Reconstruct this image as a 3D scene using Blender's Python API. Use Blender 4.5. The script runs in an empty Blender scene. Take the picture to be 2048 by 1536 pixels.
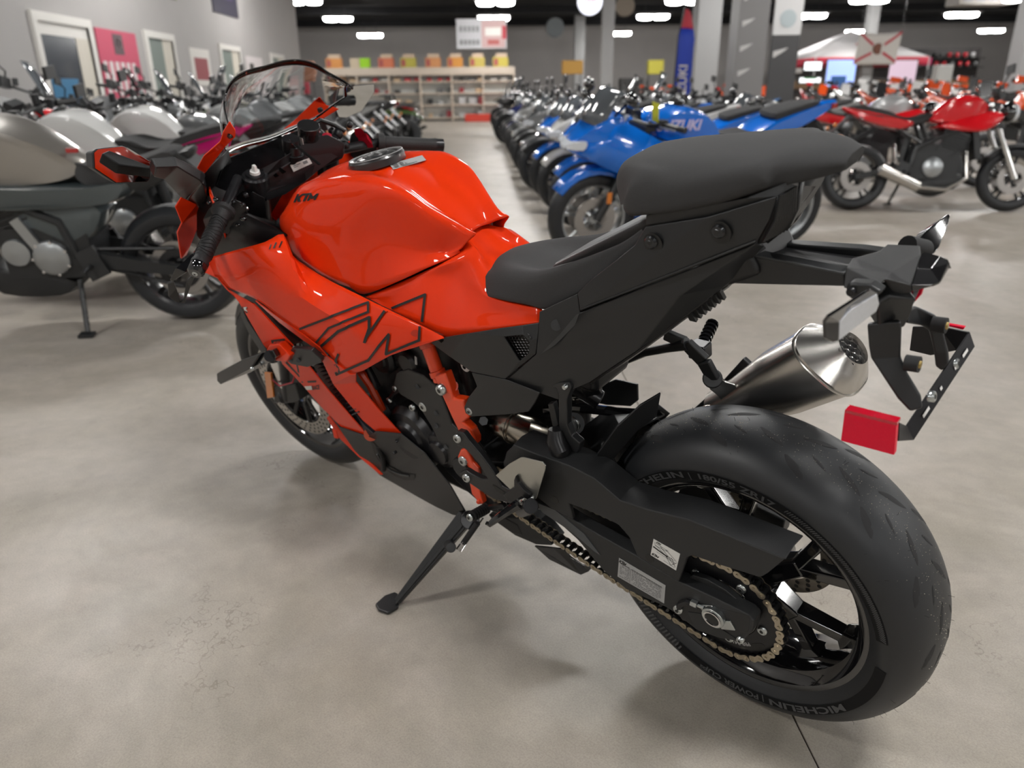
import bpy, bmesh, math, random
from mathutils import Vector, Matrix
R = math.radians
rng = random.Random(7)
ORD = ['first', 'second', 'third', 'fourth', 'fifth', 'sixth', 'seventh', 'eighth', 'ninth', 'tenth', 'eleventh', 'twelfth', 'thirteenth', 'fourteenth', 'fifteenth', 'sixteenth', 'seventeenth', 'eighteenth', 'nineteenth', 'twentieth', 'twenty first', 'twenty second', 'twenty third', 'twenty fourth']
sc = bpy.context.scene
# ---------------------------------------------------------------- camera
F_PX = 1492.7766
CAM = Vector((-0.4648, 1.2233, 1.1251))
YAW, PITCH, ROLL = -0.8182, 0.3735, -0.0100
fwd = Vector((math.cos(YAW)*math.cos(PITCH), math.sin(YAW)*math.cos(PITCH), -math.sin(PITCH)))
rgt = Vector((math.sin(YAW), -math.cos(YAW), 0)); upv = rgt.cross(fwd)
rgt2 = rgt*math.cos(ROLL)+upv*math.sin(ROLL); up2 = -rgt*math.sin(ROLL)+upv*math.cos(ROLL)
cd = bpy.data.cameras.new('camera'); cam = bpy.data.objects.new('camera', cd); sc.collection.objects.link(cam)
cam.matrix_world = Matrix(((rgt2.x, up2.x, -fwd.x, CAM.x), (rgt2.y, up2.y, -fwd.y, CAM.y), (rgt2.z, up2.z, -fwd.z, CAM.z), (0, 0, 0, 1)))
cd.sensor_fit = 'HORIZONTAL'; cd.sensor_width = 36; cd.lens = F_PX*36/2048
cd.clip_start = .05; cd.clip_end = 200
cd.dof.use_dof = True; cd.dof.focus_distance = 1.30; cd.dof.aperture_fstop = (cd.lens*.001)/0.0075
sc.camera = cam
# ---------------------------------------------------------------- world, view
w = bpy.data.worlds.new('ambient_fill'); sc.world = w; w.use_nodes = True
w.node_tree.nodes['Background'].inputs[0].default_value = (.80, .83, .88, 1)
w.node_tree.nodes['Background'].inputs[1].default_value = .35  # even ambient fill added all round, with no lamp behind it
sc.view_settings.view_transform = 'Standard'; sc.view_settings.look = 'None'
sc.view_settings.exposure = 0.0; sc.view_settings.gamma = 1; sc.view_settings.use_curve_mapping = False
LAMP_POWER = 72.0
try:
    sc.cycles.max_bounces = 6; sc.cycles.transparent_max_bounces = 8; sc.cycles.caustics_reflective = False; sc.cycles.caustics_refractive = False
    sc.cycles.sample_clamp_indirect = 4; sc.cycles.use_denoising = True
except Exception: pass
# ---------------------------------------------------------------- materials
MATS = {}
def mat(name, col, rough=.5, metal=0, coat=0, noise=0, nscale=60, bump=0, bscale=300, emit=0, spec=.5, trans=0, wire=False, alpha=1, crough=.05):
    if name in MATS: return MATS[name]
    m = bpy.data.materials.new(name); m.use_nodes = True; nt = m.node_tree; b = nt.nodes['Principled BSDF']
    b.inputs['Base Color'].default_value = (*col, 1); b.inputs['Roughness'].default_value = rough
    b.inputs['Metallic'].default_value = metal; b.inputs['Coat Weight'].default_value = coat
    b.inputs['Coat Roughness'].default_value = crough
    b.inputs['Specular IOR Level'].default_value = spec; b.inputs['Transmission Weight'].default_value = trans
    if emit: b.inputs['Emission Color'].default_value = (*col, 1); b.inputs['Emission Strength'].default_value = emit
    if noise or bump:
        tc = nt.nodes.new('ShaderNodeTexCoord')
    if noise:
        n = nt.nodes.new('ShaderNodeTexNoise'); n.inputs['Scale'].default_value = nscale; n.inputs['Detail'].default_value = 5
        mx = nt.nodes.new('ShaderNodeMix'); mx.data_type = 'RGBA'
        mx.inputs[6].default_value = (*[c*(1-noise) for c in col], 1); mx.inputs[7].default_value = (*[min(1, c*(1+noise)) for c in col], 1)
        nt.links.new(tc.outputs['Object'], n.inputs['Vector']); nt.links.new(n.outputs['Fac'], mx.inputs[0]); nt.links.new(mx.outputs[2], b.inputs['Base Color'])
    if bump:
        n2 = nt.nodes.new('ShaderNodeTexNoise'); n2.inputs['Scale'].default_value = bscale; n2.inputs['Detail'].default_value = 3
        bp = nt.nodes.new('ShaderNodeBump'); bp.inputs['Strength'].default_value = bump; bp.inputs['Distance'].default_value = .002
        nt.links.new(tc.outputs['Object'], n2.inputs['Vector']); nt.links.new(n2.outputs['Fac'], bp.inputs['Height']); nt.links.new(bp.outputs[0], b.inputs['Normal'])
    MATS[name] = m; return m
ORANGE = mat('orange_gloss_paint', (.74, .034, .002), .55, coat=.8, crough=.03, spec=.1)
ORANGE.node_tree.nodes['Principled BSDF'].inputs['Coat IOR'].default_value = 1.38
FRAME_OR = mat('orange_powder_coat', (.80, .06, .008), .3, coat=.6, bump=.12, bscale=900)
BLK = mat('matte_black_plastic', (.014, .0148, .016), .38, bump=.1, bscale=1500)
BLKG = mat('gloss_black_paint', (.006, .006, .007), .08, coat=1)
BLKM = mat('satin_black_metal', (.016, .016, .018), .3, metal=.3)
DEEP = mat('dark_engine_black', (.009, .009, .010), .45)
SWING = mat('powder_coated_black', (.017, .0178, .019), .48, bump=.35, bscale=1800)
RUB = mat('tyre_rubber', (.0135, .0148, .0170), .46, noise=.22, nscale=14, bump=.05, bscale=700)
RUBD = mat('dark_rubber', (.009, .009, .010), .7)
GRIPM = mat('grip_rubber', (.013, .013, .014), .62, bump=.5, bscale=500)
SEATM = mat('seat_fabric', (.040, .040, .041), .9, noise=.12, nscale=350, bump=.4, bscale=1500)
STEEL = mat('brushed_steel', (.58, .56, .53), .27, metal=1, noise=.06, nscale=30)
STEELD = mat('heat_tinted_steel', (.42, .38, .32), .25, metal=1, noise=.25, nscale=18)
ALU = mat('brushed_aluminium', (.55, .55, .51), .38, metal=1)
ZINC = mat('zinc_bolt', (.55, .58, .58), .28, metal=1)
CHAINM = mat('gold_chain_plate', (.50, .44, .34), .32, metal=1)
CHROME = mat('chrome', (.75, .75, .75), .12, metal=1)
REDR = mat('red_reflector', (.78, .003, .035), .45, coat=.25, bump=.5, bscale=420, spec=.2)
REDB = mat('red_switch', (.42, .008, .03), .35)
AMBER = mat('amber_reflector', (.60, .17, .01), .3, coat=1)
WHITE = mat('white_sticker', (.72, .72, .70), .5)
GREYS = mat('silver_sticker', (.38, .385, .385), .45)
INK = mat('black_print', (.008, .008, .008), .45)
GREYP = mat('grey_print', (.20, .20, .20), .5)
LETTER = mat('raised_tyre_letter', (.062, .063, .065), .55)
BAND = mat('tyre_letter_band', (.006, .006, .0065), .75, spec=.2)
MIRROR = mat('mirror_glass', (.62, .62, .62), .03, metal=1)
GLASS = mat('clear_screen', (.93, .95, .96), .02, trans=1, spec=.5)
LENS = mat('clear_lens', (.62, .64, .68), .16, metal=.55, coat=1, bump=.5, bscale=160)
TAG = mat('paper_tag', (.75, .74, .72), .6)
WIREC = mat('red_fluid', (.30, .01, .02), .4)
# ---------------------------------------------------------------- mesh helpers
def link(o, parent=None):
    sc.collection.objects.link(o)
    if parent is not None: o.parent = parent
    return o
def tag(o, label=None, cat=None, group=None, kind=None):
    if label: o['label'] = label
    if cat: o['category'] = cat
    if group: o['group'] = group
    if kind: o['kind'] = kind
    return o
def empty(name, loc=(0, 0, 0), rz=0):
    o = bpy.data.objects.new(name, None); sc.collection.objects.link(o); o.empty_display_size = .1
    o.location = loc; o.rotation_euler = (0, 0, rz); return o
def basis(d):
    d = Vector(d).normalized(); a = Vector((0, 0, 1)) if abs(d.z) < .9 else Vector((1, 0, 0))
    x = a.cross(d).normalized(); return x, d.cross(x), d
class MB:
    def __init__(s): s.v = []; s.f = []
    def add(s, v, f):
        k = len(s.v); s.v += [Vector(p) for p in v]; s.f += [[i+k for i in q] for q in f]; return s
    def box(s, c, d, rot=None):
        v = []
        for sx in (-.5, .5):
            for sy in (-.5, .5):
                for sz in (-.5, .5):
                    q = Vector((sx*d[0], sy*d[1], sz*d[2])); q = rot @ q if rot else q; v.append(Vector(c)+q)
        return s.add(v, [(0, 1, 3, 2), (4, 6, 7, 5), (0, 4, 5, 1), (2, 3, 7, 6), (0, 2, 6, 4), (1, 5, 7, 3)])
    def bar(s, a, b, wd, h, up=(0, 0, 1), w2=None, h2=None):
        a, b = Vector(a), Vector(b); d = (b-a).normalized(); x = d.cross(Vector(up))
        if x.length < 1e-4: x = d.cross(Vector((1, 0, 0)))
        x.normalize(); z = x.cross(d); w2 = wd if w2 is None else w2; h2 = h if h2 is None else h2; v = []
        for p, ww, hh in ((a, wd, h), (b, w2, h2)):
            for sx, sz in ((-1, -1), (1, -1), (1, 1), (-1, 1)): v.append(p+x*sx*ww/2+z*sz*hh/2)
        return s.add(v, [(3, 2, 1, 0), (4, 5, 6, 7), (0, 1, 5, 4), (1, 2, 6, 5), (2, 3, 7, 6), (3, 0, 4, 7)])
    def cyl(s, a, b, r, r2=None, n=16, cap=True, ph=0):
        a, b = Vector(a), Vector(b); r2 = r if r2 is None else r2; x, y, d = basis(b-a); v = []
        for p, q in ((a, r), (b, r2)):
            for i in range(n):
                t = 2*math.pi*i/n+ph; v.append(p+x*q*math.cos(t)+y*q*math.sin(t))
        f = [(i, (i+1) % n, n+(i+1) % n, n+i) for i in range(n)]
        if cap: f += [tuple(range(n-1, -1, -1)), tuple(range(n, 2*n))]
        return s.add(v, f)
    def tube(s, path, r, n=8, closed=False, cap=True):
        P_ = [Vector(p) for p in path]; m = len(P_); rr = r if isinstance(r, (list, tuple)) else [r]*m; v = []; px = None
        for i, p in enumerate(P_):
            if closed: d = P_[(i+1) % m]-P_[i-1]
            else: d = P_[min(i+1, m-1)]-P_[max(i-1, 0)]
            d.normalize()
            if px is None: x, y, _ = basis(d)
            else:
                x = px-d*px.dot(d); x.normalize(); y = d.cross(x)
            px = x
            for k in range(n):
                t = 2*math.pi*k/n; v.append(p+x*rr[i]*math.cos(t)+y*rr[i]*math.sin(t))
        f = []
        for i in range(m if closed else m-1):
            j = (i+1) % m
            for k in range(n): f.append((i*n+k, i*n+(k+1) % n, j*n+(k+1) % n, j*n+k))
        if cap and not closed: f += [tuple(range(n-1, -1, -1)), tuple(range((m-1)*n, m*n))]
        return s.add(v, f)
    def lathe(s, prof, n=48, c=(0, 0, 0), closed=False, a0=0, a1=None):   # prof [(y, r)] around the Y axis
        c = Vector(c); v = []; full = a1 is None; seg = n if full else n+1
        for i in range(seg):
            t = a0+(2*math.pi if full else a1-a0)*i/n
            for (y, r) in prof: v.append(c+Vector((r*math.cos(t), y, r*math.sin(t))))
        m = len(prof); f = []
        for i in range(n):
            j = (i+1) % seg
            for k in range(m if closed else m-1):
                k2 = (k+1) % m; f.append((i*m+k, j*m+k, j*m+k2, i*m+k2))
        return s.add(v, f)
    def prism(s, pts, off):
        pts = [Vector(p) for p in pts]; n = len(pts)
        offs = off if isinstance(off, list) else [Vector(off)]*n
        v = pts+[p+Vector(o) for p, o in zip(pts, offs)]
        return s.add(v, [tuple(range(n)), tuple(range(2*n-1, n-1, -1))]+[(i, n+i, n+(i+1) % n, (i+1) % n) for i in range(n)])
    def sheet(s, rows, closed=False):
        m = len(rows[0]); v = [p for r in rows for p in r]; f = []
        for i in range(len(rows)-1):
            for k in range(m if closed else m-1):
                f.append((i*m+k, i*m+(k+1) % m, (i+1)*m+(k+1) % m, (i+1)*m+k))
        return s.add(v, f)
    def ball(s, c, r, sc3=(1, 1, 1), n=12, m=8):
        rows = []
        for i in range(m+1):
            p = math.pi*i/m
            rows.append([Vector(c)+Vector((r*sc3[0]*math.sin(p)*math.cos(2*math.pi*k/n), r*sc3[1]*math.sin(p)*math.sin(2*math.pi*k/n), r*sc3[2]*math.cos(p))) for k in range(n)])
        return s.sheet(rows, closed=True)
    def mesh(s, name, m, sharp=33):
        bm = bmesh.new(); vs = [bm.verts.new(p) for p in s.v]
        for q in s.f:
            try: bm.faces.new([vs[i] for i in q])
            except ValueError: pass
        bmesh.ops.remove_doubles(bm, verts=bm.verts, dist=1e-5)
        bmesh.ops.recalc_face_normals(bm, faces=bm.faces)
        lim = R(sharp)
        for f in bm.faces: f.smooth = True
        for e in bm.edges:
            if len(e.link_faces) == 2 and e.calc_face_angle(0) > lim: e.smooth = False
        me = bpy.data.meshes.new(name); bm.to_mesh(me); bm.free()
        if m: me.materials.append(m)
        return me
    def build(s, name, m, parent=None, bev=0, sub=0, solid=0, sharp=33, soff=-1, seg=2, limit=30):
        o = bpy.data.objects.new(name, s.mesh(name, m, sharp)); link(o, parent)
        if solid:
            d = o.modifiers.new('s', 'SOLIDIFY'); d.thickness = solid; d.offset = soff
        if bev:
            d = o.modifiers.new('b', 'BEVEL'); d.width = bev; d.segments = seg; d.limit_method = 'ANGLE'; d.angle_limit = R(limit); d.harden_normals = True
        if sub:
            d = o.modifiers.new('u', 'SUBSURF'); d.levels = d.render_levels = sub
        return o
def cr(pts, n):
    """Catmull-Rom through points, n steps each span; a repeated point makes a corner."""
    out = []; m = len(pts)
    for i in range(m-1):
        p0, p1, p2, p3 = pts[max(i-1, 0)], pts[i], pts[i+1], pts[min(i+2, m-1)]
        if (p2-p1).length < 1e-7: out += [p1.copy() for _ in range(n)]; continue
        for k in range(n):
            t = k/n; out.append(.5*((2*p1)+(p2-p0)*t+(2*p0-5*p1+4*p2-p3)*t*t+(3*p1-p0-3*p2+p3)*t**3))
    out.append(pts[-1].copy()); return out
def grid(rows, nu=4, nv=4):
    a = [cr(r, nu) for r in rows]; cols = [cr([r[k] for r in a], nv) for k in range(len(a[0]))]
    return [[c[i] for c in cols] for i in range(len(cols[0]))]
def arcpt(r, a, y, c): return c+Vector((r*math.cos(a), y, r*math.sin(a)))
def copy_tree(o, parent=None):
    c = o.copy(); sc.collection.objects.link(c); c.parent = parent
    for ch in list(o.children): copy_tree(ch, c)
    return c
def textmesh(s, size=1, ext=0, bold=0, shear=0, align='LEFT'):
    cu = bpy.data.curves.new('t', 'FONT'); cu.body = s; cu.size = size; cu.extrude = ext; cu.offset = bold; cu.shear = shear
    cu.align_x = align; cu.resolution_u = 3
    o = bpy.data.objects.new('t', cu); sc.collection.objects.link(o)
    bpy.context.view_layer.update()
    me = bpy.data.meshes.new_from_object(o); v = [q.co.copy() for q in me.vertices]; f = [tuple(p.vertices) for p in me.polygons]
    bpy.data.objects.remove(o); bpy.data.curves.remove(cu); bpy.data.meshes.remove(me); return v, f
# ================================================================ the showroom: s runs down the aisle, t to its right, from below the camera
SD = Vector((math.cos(R(-45)), math.sin(R(-45)), 0)); TD = Vector((math.sin(R(-45)), -math.cos(R(-45)), 0)); RZ = -math.pi/4
def W(s, t, z=0): return Vector((CAM.x, CAM.y, 0))+SD*s+TD*t+Vector((0, 0, z))
RS = Matrix.Rotation(RZ, 3, 'Z')            # local x -> s, local y -> -t
def sbox(k, s0, s1, t0, t1, z0, z1): return k.box(W((s0+s1)/2, (t0+t1)/2, (z0+z1)/2), (s1-s0, t1-t0, z1-z0), RS)
def place(o, s, t, z=0, rz=0): o.location = W(s, t, z); o.rotation_euler = (0, 0, RZ+rz); return o
def lbox(s0, s1, t0, t1, z0, z1, k=None): return (k or MB()).box(((s0+s1)/2, -(t0+t1)/2, (z0+z1)/2), (s1-s0, t1-t0, z1-z0))
def concrete():
    m = bpy.data.materials.new('polished_concrete'); m.use_nodes = True; nt = m.node_tree; b = nt.nodes['Principled BSDF']; L = nt.links.new
    tc = nt.nodes.new('ShaderNodeNewGeometry')
    def noise(sc_, d=6, r=.6, dist=0):
        n = nt.nodes.new('ShaderNodeTexNoise'); n.inputs['Scale'].default_value = sc_; n.inputs['Detail'].default_value = d; n.inputs['Roughness'].default_value = r; n.inputs['Distortion'].default_value = dist
        L(tc.outputs['Position'], n.inputs['Vector']); return n
    def ramp(src, stops):
        c = nt.nodes.new('ShaderNodeValToRGB'); e = c.color_ramp.elements
        while len(e) < len(stops): e.new(.5)
        for q, (p, col) in zip(e, stops): q.position = p; q.color = (*col, 1)
        L(src, c.inputs[0]); return c
    n1 = noise(1.6, 8, .62, .6); n2 = noise(11, 6, .65); n3 = noise(260, 3, .7); n4 = noise(3.5, 4, .6, 1.5)
    c1 = ramp(n1.outputs['Fac'], [(.30, (.335, .305, .255)), (.5, (.40, .365, .315)), (.7, (.455, .42, .375))])
    c2 = ramp(n2.outputs['Fac'], [(.3, (.88, .88, .88)), (.7, (1.06, 1.05, 1.04))]); c3 = ramp(n3.outputs['Fac'], [(.32, (.84, .84, .84)), (.6, (1.05, 1.05, 1.05))])
    def mul(a, c):
        x = nt.nodes.new('ShaderNodeMix'); x.data_type = 'RGBA'; x.blend_type = 'MULTIPLY'; x.inputs[0].default_value = 1; L(a, x.inputs[6]); L(c, x.inputs[7]); return x.outputs[2]
    vo = nt.nodes.new('ShaderNodeTexVoronoi'); vo.feature = 'DISTANCE_TO_EDGE'; vo.inputs['Scale'].default_value = 2.6
    nd = noise(5, 4, .7); ad = nt.nodes.new('ShaderNodeVectorMath'); ad.operation = 'MULTIPLY_ADD'; ad.inputs[1].default_value = (.5, .5, .5); L(nd.outputs['Color'], ad.inputs[0]); L(tc.outputs['Position'], ad.inputs[2]); L(ad.outputs[0], vo.inputs['Vector'])
    ck = ramp(vo.outputs['Distance'], [(0, (0, 0, 0)), (.0035, (.3, .3, .3)), (.007, (1, 1, 1))]); mk = ramp(noise(1.1, 3, .6).outputs['Fac'], [(.50, (1, 1, 1)), (.64, (.0, .0, .0))])
    mx = nt.nodes.new('ShaderNodeMath'); mx.operation = 'MAXIMUM'; L(ck.outputs[0], mx.inputs[0]); L(mk.outputs[0], mx.inputs[1]); c5 = ramp(mx.outputs[0], [(0, (.62, .60, .58)), (1, (1, 1, 1))])
    sp = ramp(noise(900, 2, .5).outputs['Fac'], [(.27, (.62, .60, .58)), (.33, (1, 1, 1))]); c6 = ramp(noise(.9, 5, .7, 2).outputs['Fac'], [(.35, (.90, .895, .88)), (.6, (1.05, 1.04, 1.05))])
    L(mul(mul(mul(mul(mul(c1.outputs[0], c2.outputs[0]), c3.outputs[0]), c5.outputs[0]), sp.outputs[0]), c6.outputs[0]), b.inputs['Base Color'])
    rr = nt.nodes.new('ShaderNodeMapRange'); rr.inputs[3].default_value = .30; rr.inputs[4].default_value = .50; L(n4.outputs['Fac'], rr.inputs[0]); L(rr.outputs[0], b.inputs['Roughness'])
    b.inputs['Specular IOR Level'].default_value = .38
    bp = nt.nodes.new('ShaderNodeBump'); bp.inputs['Strength'].default_value = .06; bp.inputs['Distance'].default_value = .002; L(n3.outputs['Fac'], bp.inputs['Height']); L(bp.outputs[0], b.inputs['Normal'])
    return m
CONC = concrete()
WALLM = mat('grey_wall_paint', (.40, .385, .375), .7, noise=.05, nscale=2); WALLD = mat('grey_back_wall', (.44, .42, .41), .75, noise=.06, nscale=1.5)
TRIMW = mat('white_trim_paint', (.72, .70, .66), .45); CEILM = mat('black_ceiling_paint', (.006, .006, .0075), .9)
fl = sbox(MB(), -12, 48, -14, 34, -.06, -.006).build('floor', mat('dark_joint', (.03, .03, .028), .9)); tag(fl, kind='structure')  # dark base that shows in the joints between the slabs
so = (W(0, 0)-W(0, 0)); v0 = Vector((-.108, .059, 0))-W(0, 0); toff = v0.dot(TD)       # the joint that runs under the rear tyre
ts = [toff+4.6*i for i in range(-4, 8)]; ss = [-11.9, -2.3, 9.6, 21.5, 33.4, 45.3, 48.0]
for i in range(len(ss)-1):
    for j in range(len(ts)-1):
        if ss[i] > 47.9: continue
        sbox(MB(), ss[i]+.002, min(48, ss[i+1])-.002, ts[j]+.002, ts[j+1]-.002, -.03, 0).build('slab', CONC, fl)
WL = -5.8; WT = 4.6; SB = 46.0
wl = sbox(MB(), -12, 26.2, WL-.2, WL, 0, WT).build('wall_left', WALLM); tag(wl, kind='structure')
wb = sbox(MB(), SB, SB+.2, -14, 34, 0, WT).build('wall_back', WALLD); tag(wb, kind='structure')
o = sbox(MB(), 26.2, SB, -12.2, -12, 0, WT).build('wall_far_left', WALLD); tag(o, kind='structure')
o = sbox(MB(), -12, SB, 34, 34.2, 0, WT).build('wall_right', WALLD); tag(o, kind='structure')
o = sbox(MB(), -12.2, -12, -14, 34, 0, WT).build('wall_behind', WALLM); tag(o, kind='structure')
ce = sbox(MB(), -12, SB+.2, -14, 34.2, WT, WT+.1).build('ceiling', CEILM); tag(ce, kind='structure')
for i in range(9): sbox(MB(), -10+6.5*i, -9.8+6.5*i, -12, 34, WT-.35, WT-.05).build('joist', CEILM, ce)
bb = sbox(MB(), -12, 26.2, WL, WL+.02, 0, .12).build('baseboard_left', mat('dark_base', (.06, .06, .06), .6)); tag(bb, kind='structure')
# doors on the left wall: white frame, deep reveal, dark glass leaf
GL = mat('door_glass_dark', (.035, .045, .06), .15, coat=.5)
def door(n, s0, s1, top, leaf):
    w_ = .11; k = MB(); sbox(k, s0-w_, s0, WL-.02, WL+.05, 0, top+w_); sbox(k, s1, s1+w_, WL-.02, WL+.05, 0, top+w_); sbox(k, s0, s1, WL-.02, WL+.05, top, top+w_)
    d = k.build('door_%d' % n, TRIMW, bev=.006); tag(d, kind='structure')
    if leaf == 'glass':
        sbox(MB(), s0, s1, WL-.012, WL+.012, top-.16, top).build('transom', TRIMW, d); sbox(MB(), s0, s0+(s1-s0)*.72, WL-.01, WL+.008, 0, top-.16).build('glass_pane', GL, d)
        sbox(MB(), s0+(s1-s0)*.72, s1, WL-.01, WL+.016, 0, top-.16).build('door_stile', mat('cream_door', (.62, .58, .50), .5), d)
        sbox(MB(), s0+.1, s0+(s1-s0)*.6, WL+.008, WL+.012, 1.1, 1.35).build('window_sign', mat('blue_sign', (.02, .16, .32), .4), d)
    elif leaf == 'white': 
        sbox(MB(), s0, s1, WL-.01, WL+.012, 0, top).build('panel', mat('pale_door', (.56, .56, .55), .5), d); sbox(MB(), s0+.1, s0+.55, WL+.012, WL+.02, 1.15, 1.45).build('door_notice', mat('dark_notice', (.05, .05, .055), .5), d)
    else:
        sbox(MB(), s0, s1, WL-.01, WL+.012, 0, top).build('panel', mat('green_grey_door', (.18, .22, .20), .5), d); sbox(MB(), s0+(s1-s0)*.6, s1, WL-.01, WL+.018, 0, top).build('door_stile', mat('cream_door', (.62, .58, .50), .5), d)
door(1, 7.7, 9.25, 2.02, 'white'); door(2, 10.95, 12.3, 2.05, 'glass'); door(3, 14.4, 15.5, 2.06, 'green'); door(4, 18.3, 19.6, 2.06, 'green'); door(5, 22.6, 23.8, 2.06, 'green')
def poster(s0, s1, z0, z1, m, label, parts):
    o = sbox(MB(), s0, s1, WL+.001, WL+.02, z0, z1).build('poster', m); tag(o, label, 'poster')
    for nm, a, b, c, d, mm in parts: sbox(MB(), s0+(s1-s0)*a, s0+(s1-s0)*b, WL+.02, WL+.023, z0+(z1-z0)*c, z0+(z1-z0)*d).build(nm, mm, o)
    return o
PINK = mat('poster_pink', (.52, .06, .12), .5); PKW = mat('poster_white', (.65, .60, .60), .5)
p_ = poster(12.55, 13.95, 1.05, 2.08, PINK, 'tall pink and white poster on the left wall between two white doors', [('emblem', .38, .62, .66, .95, mat('poster_dark', (.10, .06, .07), .5)), ('emblem_light', .44, .56, .76, .88, PKW)])
for i in range(6): sbox(MB(), 12.62+.2*i, 12.74+.2*i, WL+.02, WL+.024, 1.12+(i % 2)*.06, 1.62).build('letter', PKW, p_)
poster(16.4, 17.5, 1.30, 2.0, TRIMW, 'small white framed poster with a dull red field on the left wall', [('red_field', .15, .85, .15, .75, mat('dull_red', (.30, .07, .08), .5))])
poster(20.2, 21.6, 1.2, 2.0, PKW, 'white poster with black figures far along the left wall', [('figure', .15, .4, .2, .8, INK), ('figure', .55, .8, .3, .7, GREYP)])
poster(24.1, 25.3, 1.2, 1.8, mat('pale_pink', (.55, .38, .38), .5), 'pale pink notice at the far end of the left wall', [('stripe', .1, .9, .3, .6, PKW)])
poster(14.35, 16.1, 2.80, 3.75, mat('poster_yellow_green', (.24, .26, .03), .5), 'green and purple poster high on the left wall', [('purple_area', .05, .95, 0, .22, mat('purple', (.10, .03, .12), .5)), ('orange_area', .6, .9, .3, .8, mat('orange_area', (.4, .15, .02), .5))])
poster(18.2, 20.0, 2.80, 3.75, mat('poster_dark_violet', (.02, .015, .04), .4), 'dark violet poster high on the left wall near its far end', [('light_area', .2, .8, .35, .6, mat('violet', (.08, .05, .14), .4))])
# ---- ceiling lamps: twin diffusers
LAMPE = mat('lamp_diffuser', (1.0, .985, .96), emit=LAMP_POWER)
lamp_me = None
def dome(y):  # deep dome, the bloom of the lamp is put into its shape
    k = MB(); rows = []
    for z, q in ((.03, 1), (-.05, 1), (-.09, .9), (-.11, .6), (-.115, .01)): rows.append([Vector((.23*q*math.copysign(abs(math.cos(t))**.5, math.cos(t)), y+.27*q*math.copysign(abs(math.sin(t))**.5, math.sin(t)), z)) for t in [2*math.pi*i/20 for i in range(20)]])
    return k.sheet(rows, closed=True).mesh('diffuser', LAMPE)
def lamp(s, t, z, label, grp='high bay lamps under the black ceiling'):
    o = empty('ceiling_lamp'); place(o, s, t, z); tag(o, label, 'lamp', grp)
    global lamp_me
    if lamp_me is None:
        h = MB().box((0, 0, .05), (.62, 1.24, .05)).box((0, 0, .09), (.3, .5, .05)); r = MB().cyl((0, .3, .1), (0, .3, .8), .008, n=6).cyl((0, -.3, .1), (0, -.3, .8), .008, n=6)
        lamp_me = (h.mesh('housing', mat('lamp_housing', (.10, .10, .10), .5)), dome(.30), dome(-.30), r.mesh('hanger_rod', INK))
    for n_, me in zip(('housing', 'diffuser', 'diffuser', 'hanger_rod'), lamp_me): link(bpy.data.objects.new(n_, me), o)
seen = {(0, 0): 'lamp at the top edge above the left wall end', (1, 0): 'second lamp of the line that starts above the left wall', (2, 0): 'smallest lamp left of the hanging white and red sign', (0, 1): 'lamp cut by the top edge above the hanging sign', (1, 1): 'lamp in front of the hanging white and red sign',
        (0, 2): 'lamp cut by the top edge beside the round sign', (1, 2): 'lamp between the round sign and the main column', (2, 2): 'small lamp low beside the slim column behind the round sign', (1, 3): 'lamp right of the banner column', (2, 3): 'small lamp beside the state flag pole', (0, 3): 'lamp cut by the top edge above the banner column', (1, 4): 'lamp below the pale ceiling unit', (2, 4): 'lamp at the far right above the helmet wall', (0, 4): 'lamp cut by the top edge above the state flag'}
LT_ = {0: {0: -5.3, 1: .45, 2: 6.3, 3: 12.1, 4: 17.0}, 1: {0: -5.3, 1: .47, 2: 6.43, 3: 12.4, 4: 18.2}, 2: {0: -5.3, 1: .5, 2: 6.6, 3: 18.3, 4: 24.9}}
for (i, j), lb in seen.items():
    if (i, j) == (0, 0): lamp(30.0, -6.27, 4.2, lb)
    elif (i, j) == (1, 0): lamp(34.4, -5.9, 4.0, lb)
    else: lamp({0: 25.6, 1: 30.8, 2: 39.4}[i], LT_[i][j], 3.7, lb)
n_ = 0
for i, s in enumerate((19.5, 13.0, 6.5, 0.2, -6.3)):
    for jj, t in enumerate((-3.9, 1.3, 7.2, 13.1, 19.0, 25.0)):
        if s < 0 and t > 20: continue
        lamp(s, t, 4.15, 'high bay lamp above the frame, %s row from the back, %s from the left wall' % (ORD[i], ORD[jj]), 'lamps above the frame')
# ---- columns
def column(s, t, w_, h, label, m=None):
    o = lbox(-w_/2, w_/2, -w_/2, w_/2, 0, h).build('column', m or WALLM); place(o, s, t); tag(o, kind='structure'); return o
COLM = mat('column_grey', (.33, .33, .33), .6)
for nm, s, t, w_ in (('column_main', 22, 6.05, .62), ('column_slim', 30, 4.62, .42), ('column_far', 41, 4.9, .5), ('column_right', 22, 15.0, .55), ('column_flag', 27.5, 13.2, .32)):
    o = column(s, t, w_, WT, '', COLM); o.name = nm; lbox(-w_/2-.03, w_/2+.03, -w_/2-.03, w_/2+.03, 0, .18).build('plinth', COLM, o)
bc = empty('banner_column'); place(bc, 15.2, 4.98); tag(bc, 'grey display column with pale wing marks on its face, right of the main column', 'display column')
lbox(-.25, .25, -.28, .28, 0, WT).build('column_body', mat('banner_grey', (.19, .185, .185), .5), bc)
WING = mat('pale_mark', (.58, .57, .56), .5)
def wingmark(k, c, sz, ax=(0, -1, 0)):
    for i, (a, l, y) in enumerate(((20, 1, 0), (12, .85, -.22), (4, .65, -.42))): k.bar(c+Vector((0, sz*.5, y*sz*.6)), c+Vector((0, sz*.5-sz*l, y*sz*.6+sz*.3)), .006, sz*.17, up=(0, 0, 1), h2=sz*.06)
for i in range(6): kk = MB(); wingmark(kk, Vector((-.255, .10, 1.0+.42*i)), .22); kk.build('wing_mark', WING, bc)
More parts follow.
